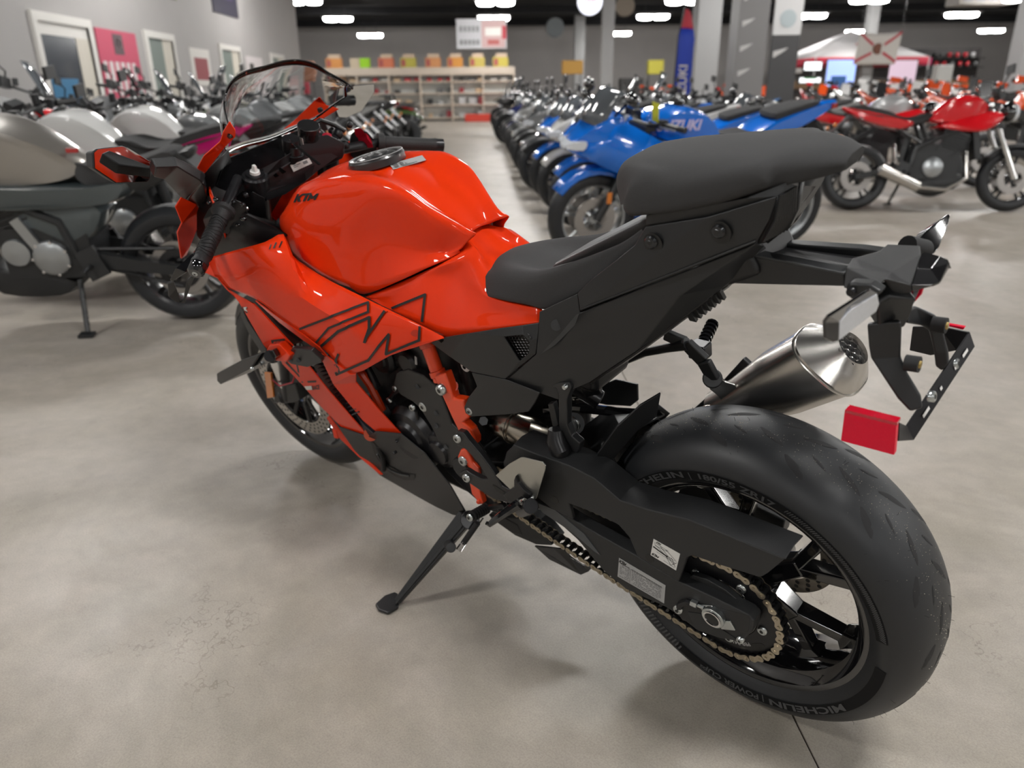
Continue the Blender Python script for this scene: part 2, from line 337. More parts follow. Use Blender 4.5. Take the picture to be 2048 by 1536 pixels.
bs = empty('banner_stand'); place(bs, 15.0, 5.62); tag(bs, 'dark banner stand with a white upper panel beside the grey display column', 'banner')
lbox(-.02, .02, -.26, .26, .05, 2.05).build('banner_sheet', mat('banner_dark', (.05, .05, .052), .5), bs); lbox(-.03, .03, -.26, .26, 2.05, 3.1).build('upper_panel', mat('banner_white', (.6, .6, .6), .5), bs); lbox(-.2, .2, -.3, .3, 0, .05).build('foot', INK, bs)
kk = MB(); kk.cyl((-.04, -.02, 2.72), (-.03, -.02, 2.72), .05, n=20); kk.build('red_dot', mat('flag_red', (.45, .01, .03), .5), bs); MB().cyl((-.04, 0, 2.32), (-.03, 0, 2.32), .15, n=24).build('round_mark', mat('pale_blue', (.40, .46, .48), .5), bs)
kk = MB(); wingmark(kk, Vector((-.03, .08, 1.75)), .26); kk.build('wing_mark', WING, bs); kk = MB(); wingmark(kk, Vector((-.03, .08, .9)), .2); kk.build('wing_mark', mat('blue_mark', (.08, .22, .5), .5), bs)
lbox(-.03, -.02, -.08, .06, .25, .45).build('white_mark', WING, bs)
# ---- feather flag
ff_ = empty('feather_flag'); place(ff_, 17.5, 4.35); tag(ff_, 'tall blue feather flag with a red tip and white letters, left of the main column', 'flag')
MB().tube([(0, .14, 0), (0, .16, 1.2), (0, .13, 2.2), (0, .02, 2.75)], .015, 8).build('flag_pole', INK, ff_); MB().cyl((0, .14, 0), (0, .14, .03), .2, n=24).build('flag_base', INK, ff_)
def fcurve(z): return .14-.12*max(0, (z-1.9)/.85)**2
BLUEF = mat('flag_blue', (.015, .05, .42), .6); REDF = mat('flag_red', (.45, .01, .03), .5)
for nm, z0, z1, m in (('flag_cloth', .35, 2.35, BLUEF), ('flag_tip', 2.35, 2.72, REDF)):
    rows = [[Vector((0, fcurve(z), z)), Vector((.02, fcurve(z)-.17*min(1, (2.78-z)/.5)**.5, z-.0)), Vector((0, fcurve(z)-.36*min(1, (2.76-z)/.6)**.5, z-.02))] for z in [z0+(z1-z0)*i/10 for i in range(11)]]
    MB().sheet(rows).build(nm, m, ff_, solid=.004)
v, f = textmesh('SUZUKI', .26, .002, .006); MB().add([Vector((-.012, -.13+p.y+.02, .75+p.x)) for p in v], f).build('lettering', PKW, ff_)
# ---- hanging signs
def hang(o, pts, z1):
    for (x, y, z) in pts: MB().cyl((x, y, z), (x, y, z1), .006, n=5).build('suspension_wire', INK, o)
hs = empty('hanging_sign'); place(hs, 28, 0, 0); tag(hs, 'white and red rectangular sign hanging from the ceiling above the far counter', 'sign')
lbox(-.02, .02, -.85, .85, 2.5, 3.42).build('sign_board', mat('sign_white', (.50, .50, .52), .5), hs); lbox(-.03, -.02, 0, .8, 2.53, 3.36).build('photo_panel', mat('sign_pale_red', (.52, .34, .33), .5), hs); lbox(-.035, -.03, .70, .84, 2.8, 3.2).build('red_strip', REDF, hs)
lbox(-.035, -.03, .12, .66, 2.9, 3.15).build('white_strip', TRIMW, hs); lbox(-.035, -.03, .2, .6, 2.62, 2.78).build('red_strip', mat('soft_red', (.42, .10, .09), .5), hs)
for i in range(5): lbox(-.035, -.02, -.74+.14*i, -.64+.14*i, 2.62, 2.78).build('letter', GREYP, hs); lbox(-.035, -.02, -.74+.14*i, -.65+.14*i, 3.02, 3.2).build('letter', GREYP, hs)
hang(hs, [(0, .8, 3.4), (0, -.8, 3.4)], WT)
rs_ = empty('round_sign'); place(rs_, 16, 2.1, 0); tag(rs_, 'round white backlit sign hanging above the aisle', 'sign')
MB().cyl((-.06, 0, 2.72), (.06, 0, 2.72), .235, n=40).build('sign_disc', mat('sign_glow', (.80, .82, .92), emit=1.0), rs_); v, f = textmesh('SUZUKI', .075, .001, .002, align='CENTER'); MB().add([Vector((-.064, -p.x, 2.71+p.y)) for p in v], f).build('lettering', mat('sign_red', (.6, .05, .08), .5), rs_)
hang(rs_, [(0, 0, 2.95)], WT)
rs2 = empty('round_sign'); place(rs2, 23, 4.0, 0); tag(rs2, 'dim bronze round sign behind the slim column top', 'sign'); MB().cyl((-.06, 0, 3.3), (.06, 0, 3.3), .26, n=32).build('sign_disc', mat('bronze', (.14, .11, .08), .5), rs2); hang(rs2, [(0, 0, 3.5)], WT)
rs3 = empty('round_sign'); place(rs3, 38, 3.4, 0); tag(rs3, 'grey round sign near the far column top', 'sign'); MB().cyl((-.06, 0, 3.85), (.06, 0, 3.85), .42, n=32).build('sign_disc', mat('grey_disc', (.16, .18, .19), .5), rs3); hang(rs3, [(0, 0, 4.2)], WT)
ac = empty('ceiling_unit'); place(ac, 27, 16.5, 0); tag(ac, 'pale box shaped air unit hanging under the ceiling', 'air unit'); lbox(-.4, .4, -.95, .85, 3.62, 4.02).build('unit_case', mat('pale_unit', (.24, .22, .20), .5), ac, bev=.03)
for i in range(4): lbox(-.42, -.40, -.8+.42*i, -.5+.42*i, 3.70, 3.92).build('grille', GREYP, ac)
hang(ac, [(0, .7, 4.0), (0, -.7, 4.0)], WT)
# ---- far counter wall with goods
BEIGE = mat('cream_shelving', (.62, .53, .44), .6); PALE = mat('pale_pegboard', (.50, .51, .49), .6)
su = empty('shelf_unit'); place(su, 33, 0); tag(su, 'long cream shelf unit across the far end of the aisle', 'shelf unit')
T0, T1 = -6.4, 1.3
lbox(.45, .5, T0, T1, 0, 2.1).build('back_panel', PALE, su)
for z in (.1, .6, 1.05, 1.5, 2.02): lbox(0 if z > 1.9 else .15, .5, T0, T1, z, z+.05).build('shelf', BEIGE, su)
for i in range(7): t = T0+(T1-T0)*i/6; lbox(0, .5, t-.03, t+.03, 0, 2.06).build('upright', BEIGE, su)
lbox(-.02, 0, T0, T1, 1.78, 2.05).build('fascia', BEIGE, su)
BX = [((.70, .30, .08), 'orange'), ((.60, .50, .36), 'cream'), ((.36, .72, .02), 'lime green'), ((.68, .20, .10), 'red'), ((.52, .46, .08), 'yellow'), ((.66, .30, .12), 'pale orange'), ((.68, .30, .06), 'orange and yellow'), ((.56, .44, .10), 'ochre'), ((.58, .48, .08), 'mustard yellow')]
tt = [-6.0, -5.15, -4.75, -3.9, -3.0, -2.0, -1.1, -.2, .75]
for (c, nm), t in zip(BX, tt):
    w_ = .38 if nm in ('lime green', 'cream') else .62
    o = empty('storage_box'); place(o, 33.2, t, 2.07); tag(o, nm+' carton standing on top of the cream shelf unit, '+('leftmost' if t == tt[0] else 'rightmost' if t == tt[-1] else 'number %d from its near end' % (tt.index(t)+1)), 'box', 'cartons on top of the far shelf')
    o['label'] = nm+' carton on top of the cream shelf unit'+(', leftmost' if t == tt[0] else ', rightmost' if t == tt[-1] else '')
    lbox(-.15, .2, -w_/2, w_/2, 0, .36).build('carton', mat('carton_'+nm.replace(' ', '_'), c, .55), o); 
    if w_ > .5: lbox(-.16, .19, -w_/2+.12, w_/2-.06, .36, .50).build('carton_lid', mat('carton_lid', (.66, .50, .36), .55), o); lbox(-.16, -.15, -w_/2+.04, -w_/2+.2, .05, .3).build('carton_print', mat('soft_red', (.42, .10, .09), .5), o)
gc = [(.45, .02, .03), (.02, .02, .02), (.5, .5, .5), (.30, .03, .04), (.12, .12, .12), (.55, .40, .25), (.5, .48, .45)]
nm_c = ['red', 'black', 'white', 'dark red', 'grey', 'tan', 'cream']
n_ = 0
for z in (.15, .65, 1.10, 1.55):
    for i in range(17):
        if rng.random() < .18: continue
        c = rng.randrange(7) if z < 1.5 else (0 if i < 11 and rng.random() < .8 else rng.randrange(7)); h = rng.uniform(.10, .3) if z < 1.5 else .13; t = T0+.25+.44*i; w_ = rng.uniform(.12, .30)
        for q_ in range(7):
            dq = t-(T0+(T1-T0)*q_/6)
            if abs(dq) < w_/2+.045: t += (w_/2+.045-abs(dq))*(1 if dq >= 0 else -1)
        o = lbox(-.12, .12, -w_/2, w_/2, 0, h).build('merchandise_box', mat('goods_'+nm_c[c].replace(' ', '_'), gc[c], .5), bev=.008); place(o, 33.28, t, z+.0); n_ += 1
        row = {.15: 'bottom shelf', .65: 'second shelf up', 1.10: 'middle shelf', 1.55: 'top shelf'}[z]
        tag(o, '%s goods box, %s from the left, %s of the cream unit' % (nm_c[c], ORD[i], row), 'box', 'goods boxes on the '+row)
tag(lbox(-.3, .3, -.55, .55, 0, .28).build('floor_bin', mat('bin_red', (.55, .04, .02), .5), bev=.02), 'red floor bin in front of the far shelf unit, nearer the aisle side', 'bin'); place(bpy.data.objects['floor_bin'], 32.3, -.2)
o = lbox(-.3, .3, -.4, .4, 0, .34).build('floor_bin', mat('bin_crimson', (.42, .01, .05), .5), bev=.02); place(o, 32.2, .95); tag(o, 'crimson floor bin beside the red one under the far shelf unit', 'bin')
o = empty('plush_display'); place(o, 32.8, -5.75, 0); tag(o, 'brown round display dome at the left end of the far shelf', 'display'); MB().ball((0, 0, 1.45), .34).build('dome', mat('brown_fabric', (.12, .06, .025), .8), o); MB().cyl((0, 0, 0), (0, 0, 1.2), .12, n=16).build('pedestal', BEIGE, o)
# ---- promotional tent, screens, state flag on the right
te = empty('canopy_tent'); place(te, 29, 13.2); tag(te, 'white canopy tent with a red valance at the far right', 'tent')
tw = 1.95
for y0, y1, x0, x1 in ((-tw, tw, -tw, -tw), (tw, tw, -tw, tw), (tw, -tw, tw, tw), (-tw, -tw, tw, -tw)): MB().add([(x0, y0, 2.10), (x1, y1, 2.10), (0, .0, 3.05)], [(0, 1, 2)]).build('roof_panel', mat('tent_white', (.52, .50, .50), .6), te, solid=.01); MB().add([(x0, y0, 2.10), (x1, y1, 2.10), (x1, y1, 1.86), (x0, y0, 1.86)], [(0, 1, 2, 3)]).build('valance', mat('tent_red', (.50, .03, .06), .6), te, solid=.01)
for x in (-tw, tw):
    for y in (-tw, tw): MB().cyl((x, y, 0), (x, y, 2.1), .025, n=8).build('leg', GREYS, te)
for i in range(3): MB().box((-1.02, -.25+.22*i, 2.52), (.02, .15, .17), Matrix.Rotation(R(-64), 3, 'Y') @ Matrix.Identity(3)).build('letter', mat('soft_red', (.42, .10, .09), .5), te)
SCRB = mat('screen_blue', (.30, .42, .80), emit=1.1); SCRW = mat('screen_white', (.9, .93, .95), emit=1.6)
def screen_(s, t, w_, z0, z1, m, label, extra=()):
    o = empty('display_screen'); place(o, s, t); tag(o, label, 'screen'); lbox(0, .06, -w_/2-.03, w_/2+.03, z0-.03, z1+.03).build('bezel', INK, o); lbox(-.008, 0, -w_/2, w_/2, z0, z1).build('screen_image', m, o); MB().cyl((.05, 0, 0), (.05, 0, z0), .04, n=8).cyl((.05, 0, 0), (.05, 0, .03), .3, n=20).build('stand', INK, o)
    for a, b, c, d, mm in extra: lbox(-.012, -.008, a, b, c, d).build('image_area', mm, o)
screen_(26, 11.7, .95, 1.18, 1.98, SCRB, 'large pale blue screen under the tent beside the flag column', [(-.3, .2, 1.2, 1.5, mat('deep_blue', (.03, .12, .35), .4))])
screen_(26, 10.75, .55, 1.68, 1.92, SCRW, 'small bright white screen under the red valance'); screen_(25.0, 10.3, .66, 1.30, 1.44, SCRW, 'low bright white strip screen below the small bright one', [(-.2, .2, 1.40, 1.44, mat('screen_green', (.1, .5, .15), .4))])
screen_(26, 13.75, .9, 1.10, 1.95, mat('screen_pink', (.60, .46, .56), emit=.5), 'pale pink screen on the far side of the flag column', [(-.25, 0, 1.15, 1.4, mat('deep_violet', (.12, .08, .25), .4))])
fg = empty('hanging_flag'); place(fg, 24.8, 12.25); tag(fg, 'white flag with a red diagonal cross and brown seal hanging from the ceiling', 'flag')
def flagp(u, v_): return Vector((.03*math.sin(u*7), .66-1.32*u+(.08*v_), 2.72-.92*v_-.05*math.sin(u*3.1)*(1-v_)))
rows = [[flagp(i/12, j/8) for j in range(9)] for i in range(13)]; MB().sheet(rows).build('flag_cloth', mat('flag_cream', (.60, .57, .53), .7), fg, solid=.006)
for (a, b), (c, d) in (((0, 0), (.38, .36)), ((1, 0), (.62, .36)), ((0, .92), (.38, .62)), ((1, .92), (.62, .62))):
    kk = MB(); rw = []
    for i in range(7): q = flagp(a+(c-a)*i/6, b+(d-b)*i/6); rw.append([q+Vector((-.012, 0, .045)), q+Vector((-.012, 0, -.045))])
    kk.sheet(rw).build('cross_arm', REDF, fg)
MB().cyl(flagp(.5, .49)+Vector((-.018, 0, 0)), flagp(.5, .49)+Vector((-.008, 0, 0)), .16, n=28).build('seal', mat('seal_brown', (.17, .06, .035), .6), fg); hang(fg, [(0, .64, 2.7), (0, -.64, 2.7)], WT)
# ---- clothing racks, boxes and helmets at the back
for i in range(46):
    row = i % 2; s = 41.5; t = 16.3+.21*i; c = rng.choice([(.02, .02, .02), (.10, .10, .10), (.45, .03, .04), (.5, .5, .5), (.3, .02, .03)]); z = (2.55, 2.12)[row]-.0
    o = empty('helmet'); place(o, s, t, z); nmc = 'black' if c[0] < .05 else 'grey' if c[0] < .2 and c[1] > .05 else 'red' if c[1] < .1 else 'white'
    tag(o, nmc+' helmet, %s from the aisle side on the %s row of the helmet wall' % (ORD[i//2], ('upper', 'lower')[row]), 'helmet', ('upper', 'lower')[row]+' row of far helmets')
    MB().ball((0, 0, .13), .13, (1.1, .9, 1)).build('shell', mat('helmet_'+nmc, c, .2, coat=.6), o); MB().ball((-.05, 0, .13), .105, (1, .85, .4)).build('visor', INK, o)
hw = empty('helmet_wall'); place(hw, 41.8, 21); tag(hw, 'dark slatted wall rack carrying two rows of helmets', 'rack'); lbox(0, .1, -4.9, 5.1, .8, 3.0).build('rack_panel', mat('rack_dark', (.05, .045, .045), .7), hw)
for z in (2.10, 2.53): lbox(-.5, 0, -4.9, 5.1, z-.03, z).build('rack_shelf', INK, hw)
lbox(-.2, 0, -4.9, 5.1, 1.1, 1.5).build('rack_drawer', mat('rack_wood', (.16, .09, .04), .6), hw)
RC_ = [((.55, .30, .06), 'amber', 35, 3.9, 1.8, 2.35, .9), ((.50, .45, .05), 'yellow', 34, 7.3, 1.75, 2.3, .65), ((.60, .56, .50), 'pale', 33.5, 5.1, .9, 2.4, .3), ((.10, .40, .33), 'teal', 31, 7.8, 1.25, 1.85, .28), ((.02, .02, .02), 'black', 34, 6.3, .4, 1.6, 1.0), ((.60, .08, .05), 'red topped', 29, 9.5, 2.0, 2.4, .65), ((.28, .25, .23), 'brown', 29.6, 9.7, .3, 2.0, .7), ((.45, .42, .40), 'light grey', 35, 13.5, 1.75, 2.1, .9), ((.40, .02, .10), 'magenta', 34, 18.9, 2.0, 2.3, .35), ((.5, .5, .48), 'white hooded', 30, 17.4, .5, 1.9, .6), ((.10, .11, .10), 'dark', 36, -8.6, .5, 2.3, 1.2), ((.38, .03, .05), 'crimson', 34, -7.6, 1.2, 1.8, .6), ((.26, .11, .06), 'rust brown', 35, -7.6, 1.85, 2.4, .8)]
for c, nm, s, t, z0, z1, w_ in RC_:
    o = empty('merchandise_rack'); place(o, s, t); tag(o, nm+' hanging goods rack standing at the back of the showroom', 'rack', None)
    lbox(-.2, .2, -w_/2, w_/2, z0, z1).build('goods_panel', mat('rack_'+nm.replace(' ', '_'), c, .6), o, bev=.03); k = MB()
    for y in (-w_*.4, w_*.4): k.cyl((0, y, 0), (0, y, z0), .02, n=6)
    k.box((0, 0, .02), (.5, w_, .04)); k.build('rack_frame', INK, o)
# ================================================================ the orange motorcycle (bike frame: x forward, y left, z up)
LEAN, DZ = .2277, .00404
bike = empty('motorcycle', (0, 0, DZ)); bike.rotation_euler = (-LEAN, 0, 0)
tag(bike, 'orange and black sport motorcycle leaning on its side stand in the foreground', 'motorcycle')
LM = Matrix.Rotation(-LEAN, 3, 'X'); LT = LM.transposed(); CB = LT @ (CAM-Vector((0, 0, DZ)))
def P(u, v, y):
    """photo pixel -> point of the bike at lateral offset y"""
    d = LT @ (rgt2*((u-1024)/F_PX) - up2*((v-768)/F_PX) + fwd); return CB+d*((y-CB.y)/d.y)
def PX(u, v, x):
    d = LT @ (rgt2*((u-1024)/F_PX) - up2*((v-768)/F_PX) + fwd); return CB+d*((x-CB.x)/d.x)
def V(a, y=None):
    a = tuple(a)
    if abs(a[0]) > 3 or abs(a[1]) > 3: return P(a[0], a[1], a[2] if len(a) > 2 else y)
    return Vector(a)
def VL(l, y=None): return [V(a, y) for a in l]
def mir(v): return Vector((v.x, -v.y, v.z))
def plate(name, pts, m, t, y=None, bev=.0015, parent=None, mirror=False, seg=2):
    q = VL(pts, y); o = MB().prism(q, (0, -t, 0)).build(name, m, parent or bike, bev=bev, seg=seg, sharp=25)
    if mirror: MB().prism([mir(p) for p in q], (0, t, 0)).build(name, m, parent or bike, bev=bev, seg=seg, sharp=25)
    return o
def shell(name, pts, faces, m, t=.004, bev=.002, y=None, mirror=False, parent=None, sub=0, sharp=18):
    q = VL(pts, y); k = MB().add(q, faces); o = k.build(name, m, parent or bike, solid=t, bev=bev, soff=0, sharp=sharp, limit=12, sub=sub)
    if mirror: MB().add([mir(p) for p in q], faces).build(name, m, parent or bike, solid=t, bev=bev, soff=0, sharp=sharp, limit=12, sub=sub)
    return o
_bolt = {}
def bolt(u, v, y, r=.007, m=None, parent=None, d=(0, 1, 0), at=None, h=.005):
    m = m or ZINC; key = (m.name, round(r, 4))
    if key not in _bolt:
        b = MB().cyl((0, -.004, 0), (0, h*.7, 0), r, n=16); b.cyl((0, h*.7, 0), (0, h, 0), r, r*.82, n=16)
        b.cyl((0, h, 0), (0, h+.0002, 0), r*.45, r*.42, n=6)
        _bolt[key] = b.mesh('bolt', m, 25)
    o = bpy.data.objects.new('bolt', _bolt[key]); link(o, parent or bike); o.location = at if at is not None else P(u, v, y)
    o.rotation_euler = Vector((0, 1, 0)).rotation_difference(Vector(d)).to_euler()
    s = MB().cyl((0, h, 0), (0, h+.0006, 0), r*.42, n=6).build('socket', INK, o, sharp=25) if r > .005 else None
    return o
# ---- rear wheel
AX = Vector((0, 0, .315))
TP = [(0, .315), (.02, .3142), (.04, .3105), (.058, .3035), (.073, .293), (.0835, .2805), (.0893, .2685), (.0905, .2605), (.0893, .252), (.0858, .243), (.080, .2345), (.0755, .229), (.070, .223)]
def section(tp): return [(-y, r) for y, r in tp[:0:-1]]+tp
def crprof(tp, n=3): return [(q.x, q.y) for q in cr([Vector((a, b, 0)) for a, b in section(tp)], n)]
def make_rim(parent, c, hw, r0, spokes, a_off, m, spoke_y=.0):
    o = MB().lathe([(hw, r0+.012), (hw+.002, r0+.013), (hw+.003, r0+.009), (hw, r0), (hw-.014, r0-.008), (hw-.020, r0-.016), (hw*.35, r0-.024), (0, r0-.028), (-hw*.35, r0-.024), (-hw+.02, r0-.016), (-hw+.014, r0-.008), (-hw, r0), (-hw-.003, r0+.009), (-hw-.002, r0+.013), (-hw, r0+.012), (-hw+.02, r0-.002), (0, r0-.012), (hw-.02, r0-.002)], 96, c, closed=True).build('rim', m, parent)
    return o
wheel = MB().cyl((0, -.075, .315), (0, .062, .315), .034, n=32).cyl((0, .03, .315), (0, .075, .315), .055, .045, n=32).cyl((0, -.065, .315), (0, -.03, .315), .045, .052, n=32).build('rear_wheel', BLKG, bike, bev=.002)
make_rim(wheel, AX, .070, .217, 5, 0, BLKG)
def spoke_set(parent, c, a_list, m, hr, rr, yh, yr, split=.5, spread=17, w0=.034, w1=.020, th=.040):
    for a in a_list:
        k = MB(); t = R(a); mid = hr+(rr-hr)*split
        def q(r, da, y): return arcpt(r, t+da, y, c)
        k.bar(q(hr, 0, yh), q(mid, 0, (yh+yr)/2), w0, th, up=(0, 1, 0), w2=w0*.8, h2=th*.8)
        for s in (-1, 1):
            k.bar(q(mid-.012, s*.02, (yh+yr)/2), q(rr, s*R(spread), yr), w1*1.1, th*.8, up=(0, 1, 0), w2=w1*1.25, h2=th*.6)
            k.bar(q(rr-.016, s*R(spread), yr), q(rr+.004, s*R(spread), yr), w1*1.2, th*.6, up=(0, 1, 0), w2=w1*3.0, h2=th*.95)
        k.build('spoke', m, parent, bev=.005, seg=3)
spoke_set(wheel, AX, [75, 147, 219, 291, 3], BLKG, .045, .192, .018, .004, split=.42, spread=15, w0=.040, w1=.019, th=.046)
tyre = MB().lathe(crprof(TP), 120, AX, closed=False).build('tyre', RUB, wheel, sharp=80)
def tyre_r(y):
    y = abs(y)
    for (a, b), (c2, d) in zip(TP, TP[1:]):
        if a <= y <= c2: return b+(d-b)*(y-a)/(c2-a)
    return .26
def tread(wid, c, cnt, rows, parent, tr, off=0):
    k = MB()
    for (y0, y1, ph, ln, wd) in rows:
        for s in (-1, 1):
            for i in range(cnt):
                a = 2*math.pi*(i+ph+(0 if s > 0 else .5))/cnt+off; n = 7; up_, dn = [], []
                for j in range(n):
                    t = j/(n-1); yy = y0+(y1-y0)*t; aa = a+ln*(t-.5); w_ = wd*math.sin(math.pi*min(1, t*.75+.12))**1.2*(1 if t < .99 else .55)
                    up_.append((yy+w_*.10, aa-w_*.8)); dn.append((yy-w_*.10, aa+w_*.5))
                ring = up_+dn[::-1]; v = [arcpt(tr(yy)+.0004, aa, s*yy, c) for yy, aa in ring]
                m2 = [arcpt(tr((p[0]+q[0])/2)+.00075, (p[1]+q[1])/2, s*(p[0]+q[0])/2, c) for p, q in zip(up_, dn)]
                b = [( *v[:n], *m2, *v[:n-1:-1])]; vv = list(v[:n])+m2+list(v[:n-1:-1])
                f = [(j, j+1, n+j+1, n+j) for j in range(n-1)]+[(n+j, n+j+1, 2*n+j+1, 2*n+j) for j in range(n-1)]
                k.add(vv, f)
    o = k.build('tread_grooves', RUBD, parent, sharp=80); tag(o, kind='stuff'); return o
tread(.09, AX, 15, [(.006, .028, 0, .15, .030), (.040, .062, .42, .13, .034), (.018, .030, .62, .09, .016)], wheel, tyre_r)
def arc_text(s, a0, r, y, size, m, parent, c=AX, name='lettering', sgn=1, slope=0, a1=None):
    v, f = textmesh(s, size, 0, size*.028)
    if a1: w_ = max(p.x for p in v); v = [Vector((p.x*(a1-a0)*r/w_, p.y, 0)) for p in v]
    vv = [arcpt(r+p.y, a0+p.x/r*sgn, y+.0016-slope*p.y, c) for p in v]
    return MB().add(vv, f).build(name, m, parent)
def bandstrip(a0, a1, r0, r1, y0, y1, m, parent, c=AX, n=40):
    rows = [[arcpt(r0, R(a0+(a1-a0)*i/n), y0, c), arcpt(r1, R(a0+(a1-a0)*i/n), y1, c)] for i in range(n+1)]
    return MB().sheet(rows).build('letter_band', m, parent)
bandstrip(28, 170, .2430, .2610, .0888, .0916, BAND, tyre); bandstrip(-176, -60, .2430, .2610, .0888, .0916, BAND, tyre)
for s_, a_, b_ in (('MICHELIN', 34, 69.4), ('|', 72, None), ('180/55 ZR17', 75.5, 107), ('MICHELIN', -144, -106.4), ('|', -104, None), ('POWER CUP\u00b2', -101.5, -73)):
    arc_text(s_, R(a_), .2462, .0888, .0165 if s_ != 'MICHELIN' else .0178, LETTER, tyre, slope=-.15, a1=R(b_) if b_ else None)
k = MB()
for i in range(64):
    a = R(172+i*.42*2.0) if i < 0 else R(110+i*.95)
    if i < 62: k.bar(arcpt(.2440, a, .0880, AX), arcpt(.2590, a+R(1.6), .0912, AX), .0016, .0012, up=(0, 1, 0))
tag(k.build('rib_band', LETTER, tyre), kind='stuff')
k = MB()
for i in range(22):
    a = R(-62+i*1.9); k.bar(arcpt(.2440, a, .0880, AX), arcpt(.2590, a+R(.3), .0912, AX), .0035, .0014, up=(0, 1, 0))
tag(k.build('rib_band', LETTER, tyre), kind='stuff')
k = MB()
for i in range(46):                                   # moulding whiskers
    a = R(rng.uniform(-60, 230)); y = rng.uniform(-.03, .085); r = tyre_r(y); p = arcpt(r-.0005, a, y, AX); n = (p-AX).normalized()
    k.tube([p, p+n*.004+Vector((rng.uniform(-1, 1)*.001, 0, 0)), p+n*.0075+Vector((rng.uniform(-1, 1)*.003, rng.uniform(-1, 1)*.002, 0))], .00028, 3)
tag(k.build('rubber_whiskers', RUBD, tyre), kind='stuff')
k = MB()
for i in range(700):                                  # pale grit on the crown
    a = R(rng.gauss(150, 34) if rng.random() < .6 else rng.gauss(75, 28)); y = rng.gauss(.01, .022)
    if abs(y) > .07: continue
    r = tyre_r(y); p = arcpt(r+.0003, a, y, AX); q = rng.uniform(.00025, .0008); n = (p-AX).normalized()
    k.add([p+Vector((q, 0, 0)), p+Vector((0, q, 0)), p-Vector((q, 0, 0)), p-Vector((0, q, 0)), p+n*q], [(0, 1, 4), (1, 2, 4), (2, 3, 4), (3, 0, 4)])
tag(k.build('grit', mat('pale_grit', (.42, .38, .30), .8), tyre), kind='stuff')
# brake disc on the far side
def disc(name, c, y, r0, r1, m, parent, th=.005, holes=30, rh=.0045, hm=None):
    o = MB().lathe([(y-th/2, r0), (y-th/2, r1), (y+th/2, r1), (y+th/2, r0)], 96, c, closed=True).build(name, m, parent)
    k = MB()
    for i in range(holes):
        a = 2*math.pi*i/holes; 
        for j in range(3):
            rr = r0+(r1-r0)*(.22+.29*j); p = arcpt(rr, a+j*.07, y, c); k.cyl(p-Vector((0, th/2+.0003, 0)), p+Vector((0, th/2+.0003, 0)), rh, n=8)
    tag(k.build('drill_holes', hm or INK, o), kind='stuff'); return o
disc('brake_disc', AX, -.072, .088, .120, STEELD, wheel, holes=24)
# sprocket
SC = Vector((.003, 0, .310)); SY = .116
k = MB(); no = 84; teeth = 42
o = MB()
prof = []
for i in range(teeth*4):
    a = 2*math.pi*i/(teeth*4); rr = .1035+(.0045 if i % 4 in (0, 1) else -.003); prof.append((rr*math.cos(a), rr*math.sin(a)))
ring_in = [(.063*math.cos(2*math.pi*i/(teeth*4)), .063*math.sin(2*math.pi*i/(teeth*4))) for i in range(teeth*4)]
v = [SC+Vector((x, yy, z)) for yy in (SY-.003, SY+.003) for x, z in prof+ring_in]; n = teeth*4; f = []
for i in range(n):
    j = (i+1) % n; f += [(i, j, n+j, n+i), (2*n+i, 3*n+i, 3*n+j, 2*n+j), (i, 2*n+i, 2*n+j, j), (n+i, n+j, 3*n+j, 3*n+i)]
sprocket = MB().add(v, f).build('sprocket', BLKM, wheel, bev=.0006, sharp=30)
q_ = P(1527, 1258, SY)-SC; a_b = math.degrees(math.atan2(q_.z, q_.x))
for a in [a_b+72*i for i in range(5)]:
    p = SC+Vector((.074*math.cos(R(a)), SY+.004, .074*math.sin(R(a)))); bolt(0, 0, 0, .0085, parent=wheel, at=p, h=.004)
for a in [a_b+36+72*i for i in range(5)]:
    pts = [SC+Vector(((.090+.008*math.cos(t))*math.cos(R(a)+.22*math.sin(t)), SY+.0034, (.088+.008*math.cos(t))*math.sin(R(a)+.22*math.sin(t)))) for t in [2*math.pi*i/16 for i in range(16)]]
    MB().prism(pts, (0, -.0004, 0)).build('relief_slot', INK, sprocket)
k = MB().lathe([(SY-.003, .064), (SY+.004, .062), (SY+.002, .059), (SY-.02, .050), (SY-.028, .04)], 64, SC)
for i in range(5): a = R(30+72*i); k.bar(SC+Vector((.02*math.cos(a), .07, .02*math.sin(a))), SC+Vector((.064*math.cos(a), .088, .064*math.sin(a))), .022, .02, up=(0, 1, 0))
k.build('sprocket_carrier', BLKG, wheel, bev=.0015)
v, f = textmesh('PBR 241', .011, 0, .0003)
MB().add([SC+Vector(((.0775+p.y)*math.cos(R(232)+p.x/.08), SY+.0036, (.0775+p.y)*math.sin(R(232)+p.x/.08))) for p in v], f).build('lettering', GREYS, sprocket)
# chain
FS = Vector((.600, 0, .372)); FR = .042; RR = .107
path = []; dx = FS-SC; dd = dx.length; base = math.atan2(dx.z, dx.x); off = math.acos((RR-FR)/dd)
aU, aL = base+off, base-off
def arcp(c, r, a): return c+Vector((r*math.cos(a), 0, r*math.sin(a)))
segs = []
a = aL; 
n = 60
pts = [arcp(SC, RR, aU+(2*math.pi-(aU-aL))*i/n) for i in range(n+1)]          # around the back of the sprocket, top to bottom
lo0, lo1 = pts[-1], arcp(FS, FR, aL); pts += [lo0+(lo1-lo0)*i/40+Vector((0, 0, -.010*math.sin(math.pi*i/40))) for i in range(1, 41)]
pts += [arcp(FS, FR, aL+(aU-aL)*i/12) for i in range(1, 13)]
up0 = pts[-1]; up1 = pts[0]; pts += [up0+(up1-up0)*i/30 for i in range(1, 31)]
L_ = [0]
for p, q in zip(pts, pts[1:]): L_.append(L_[-1]+(q-p).length)
nl = int(L_[-1]/.01588/2)*2; pitch = L_[-1]/nl
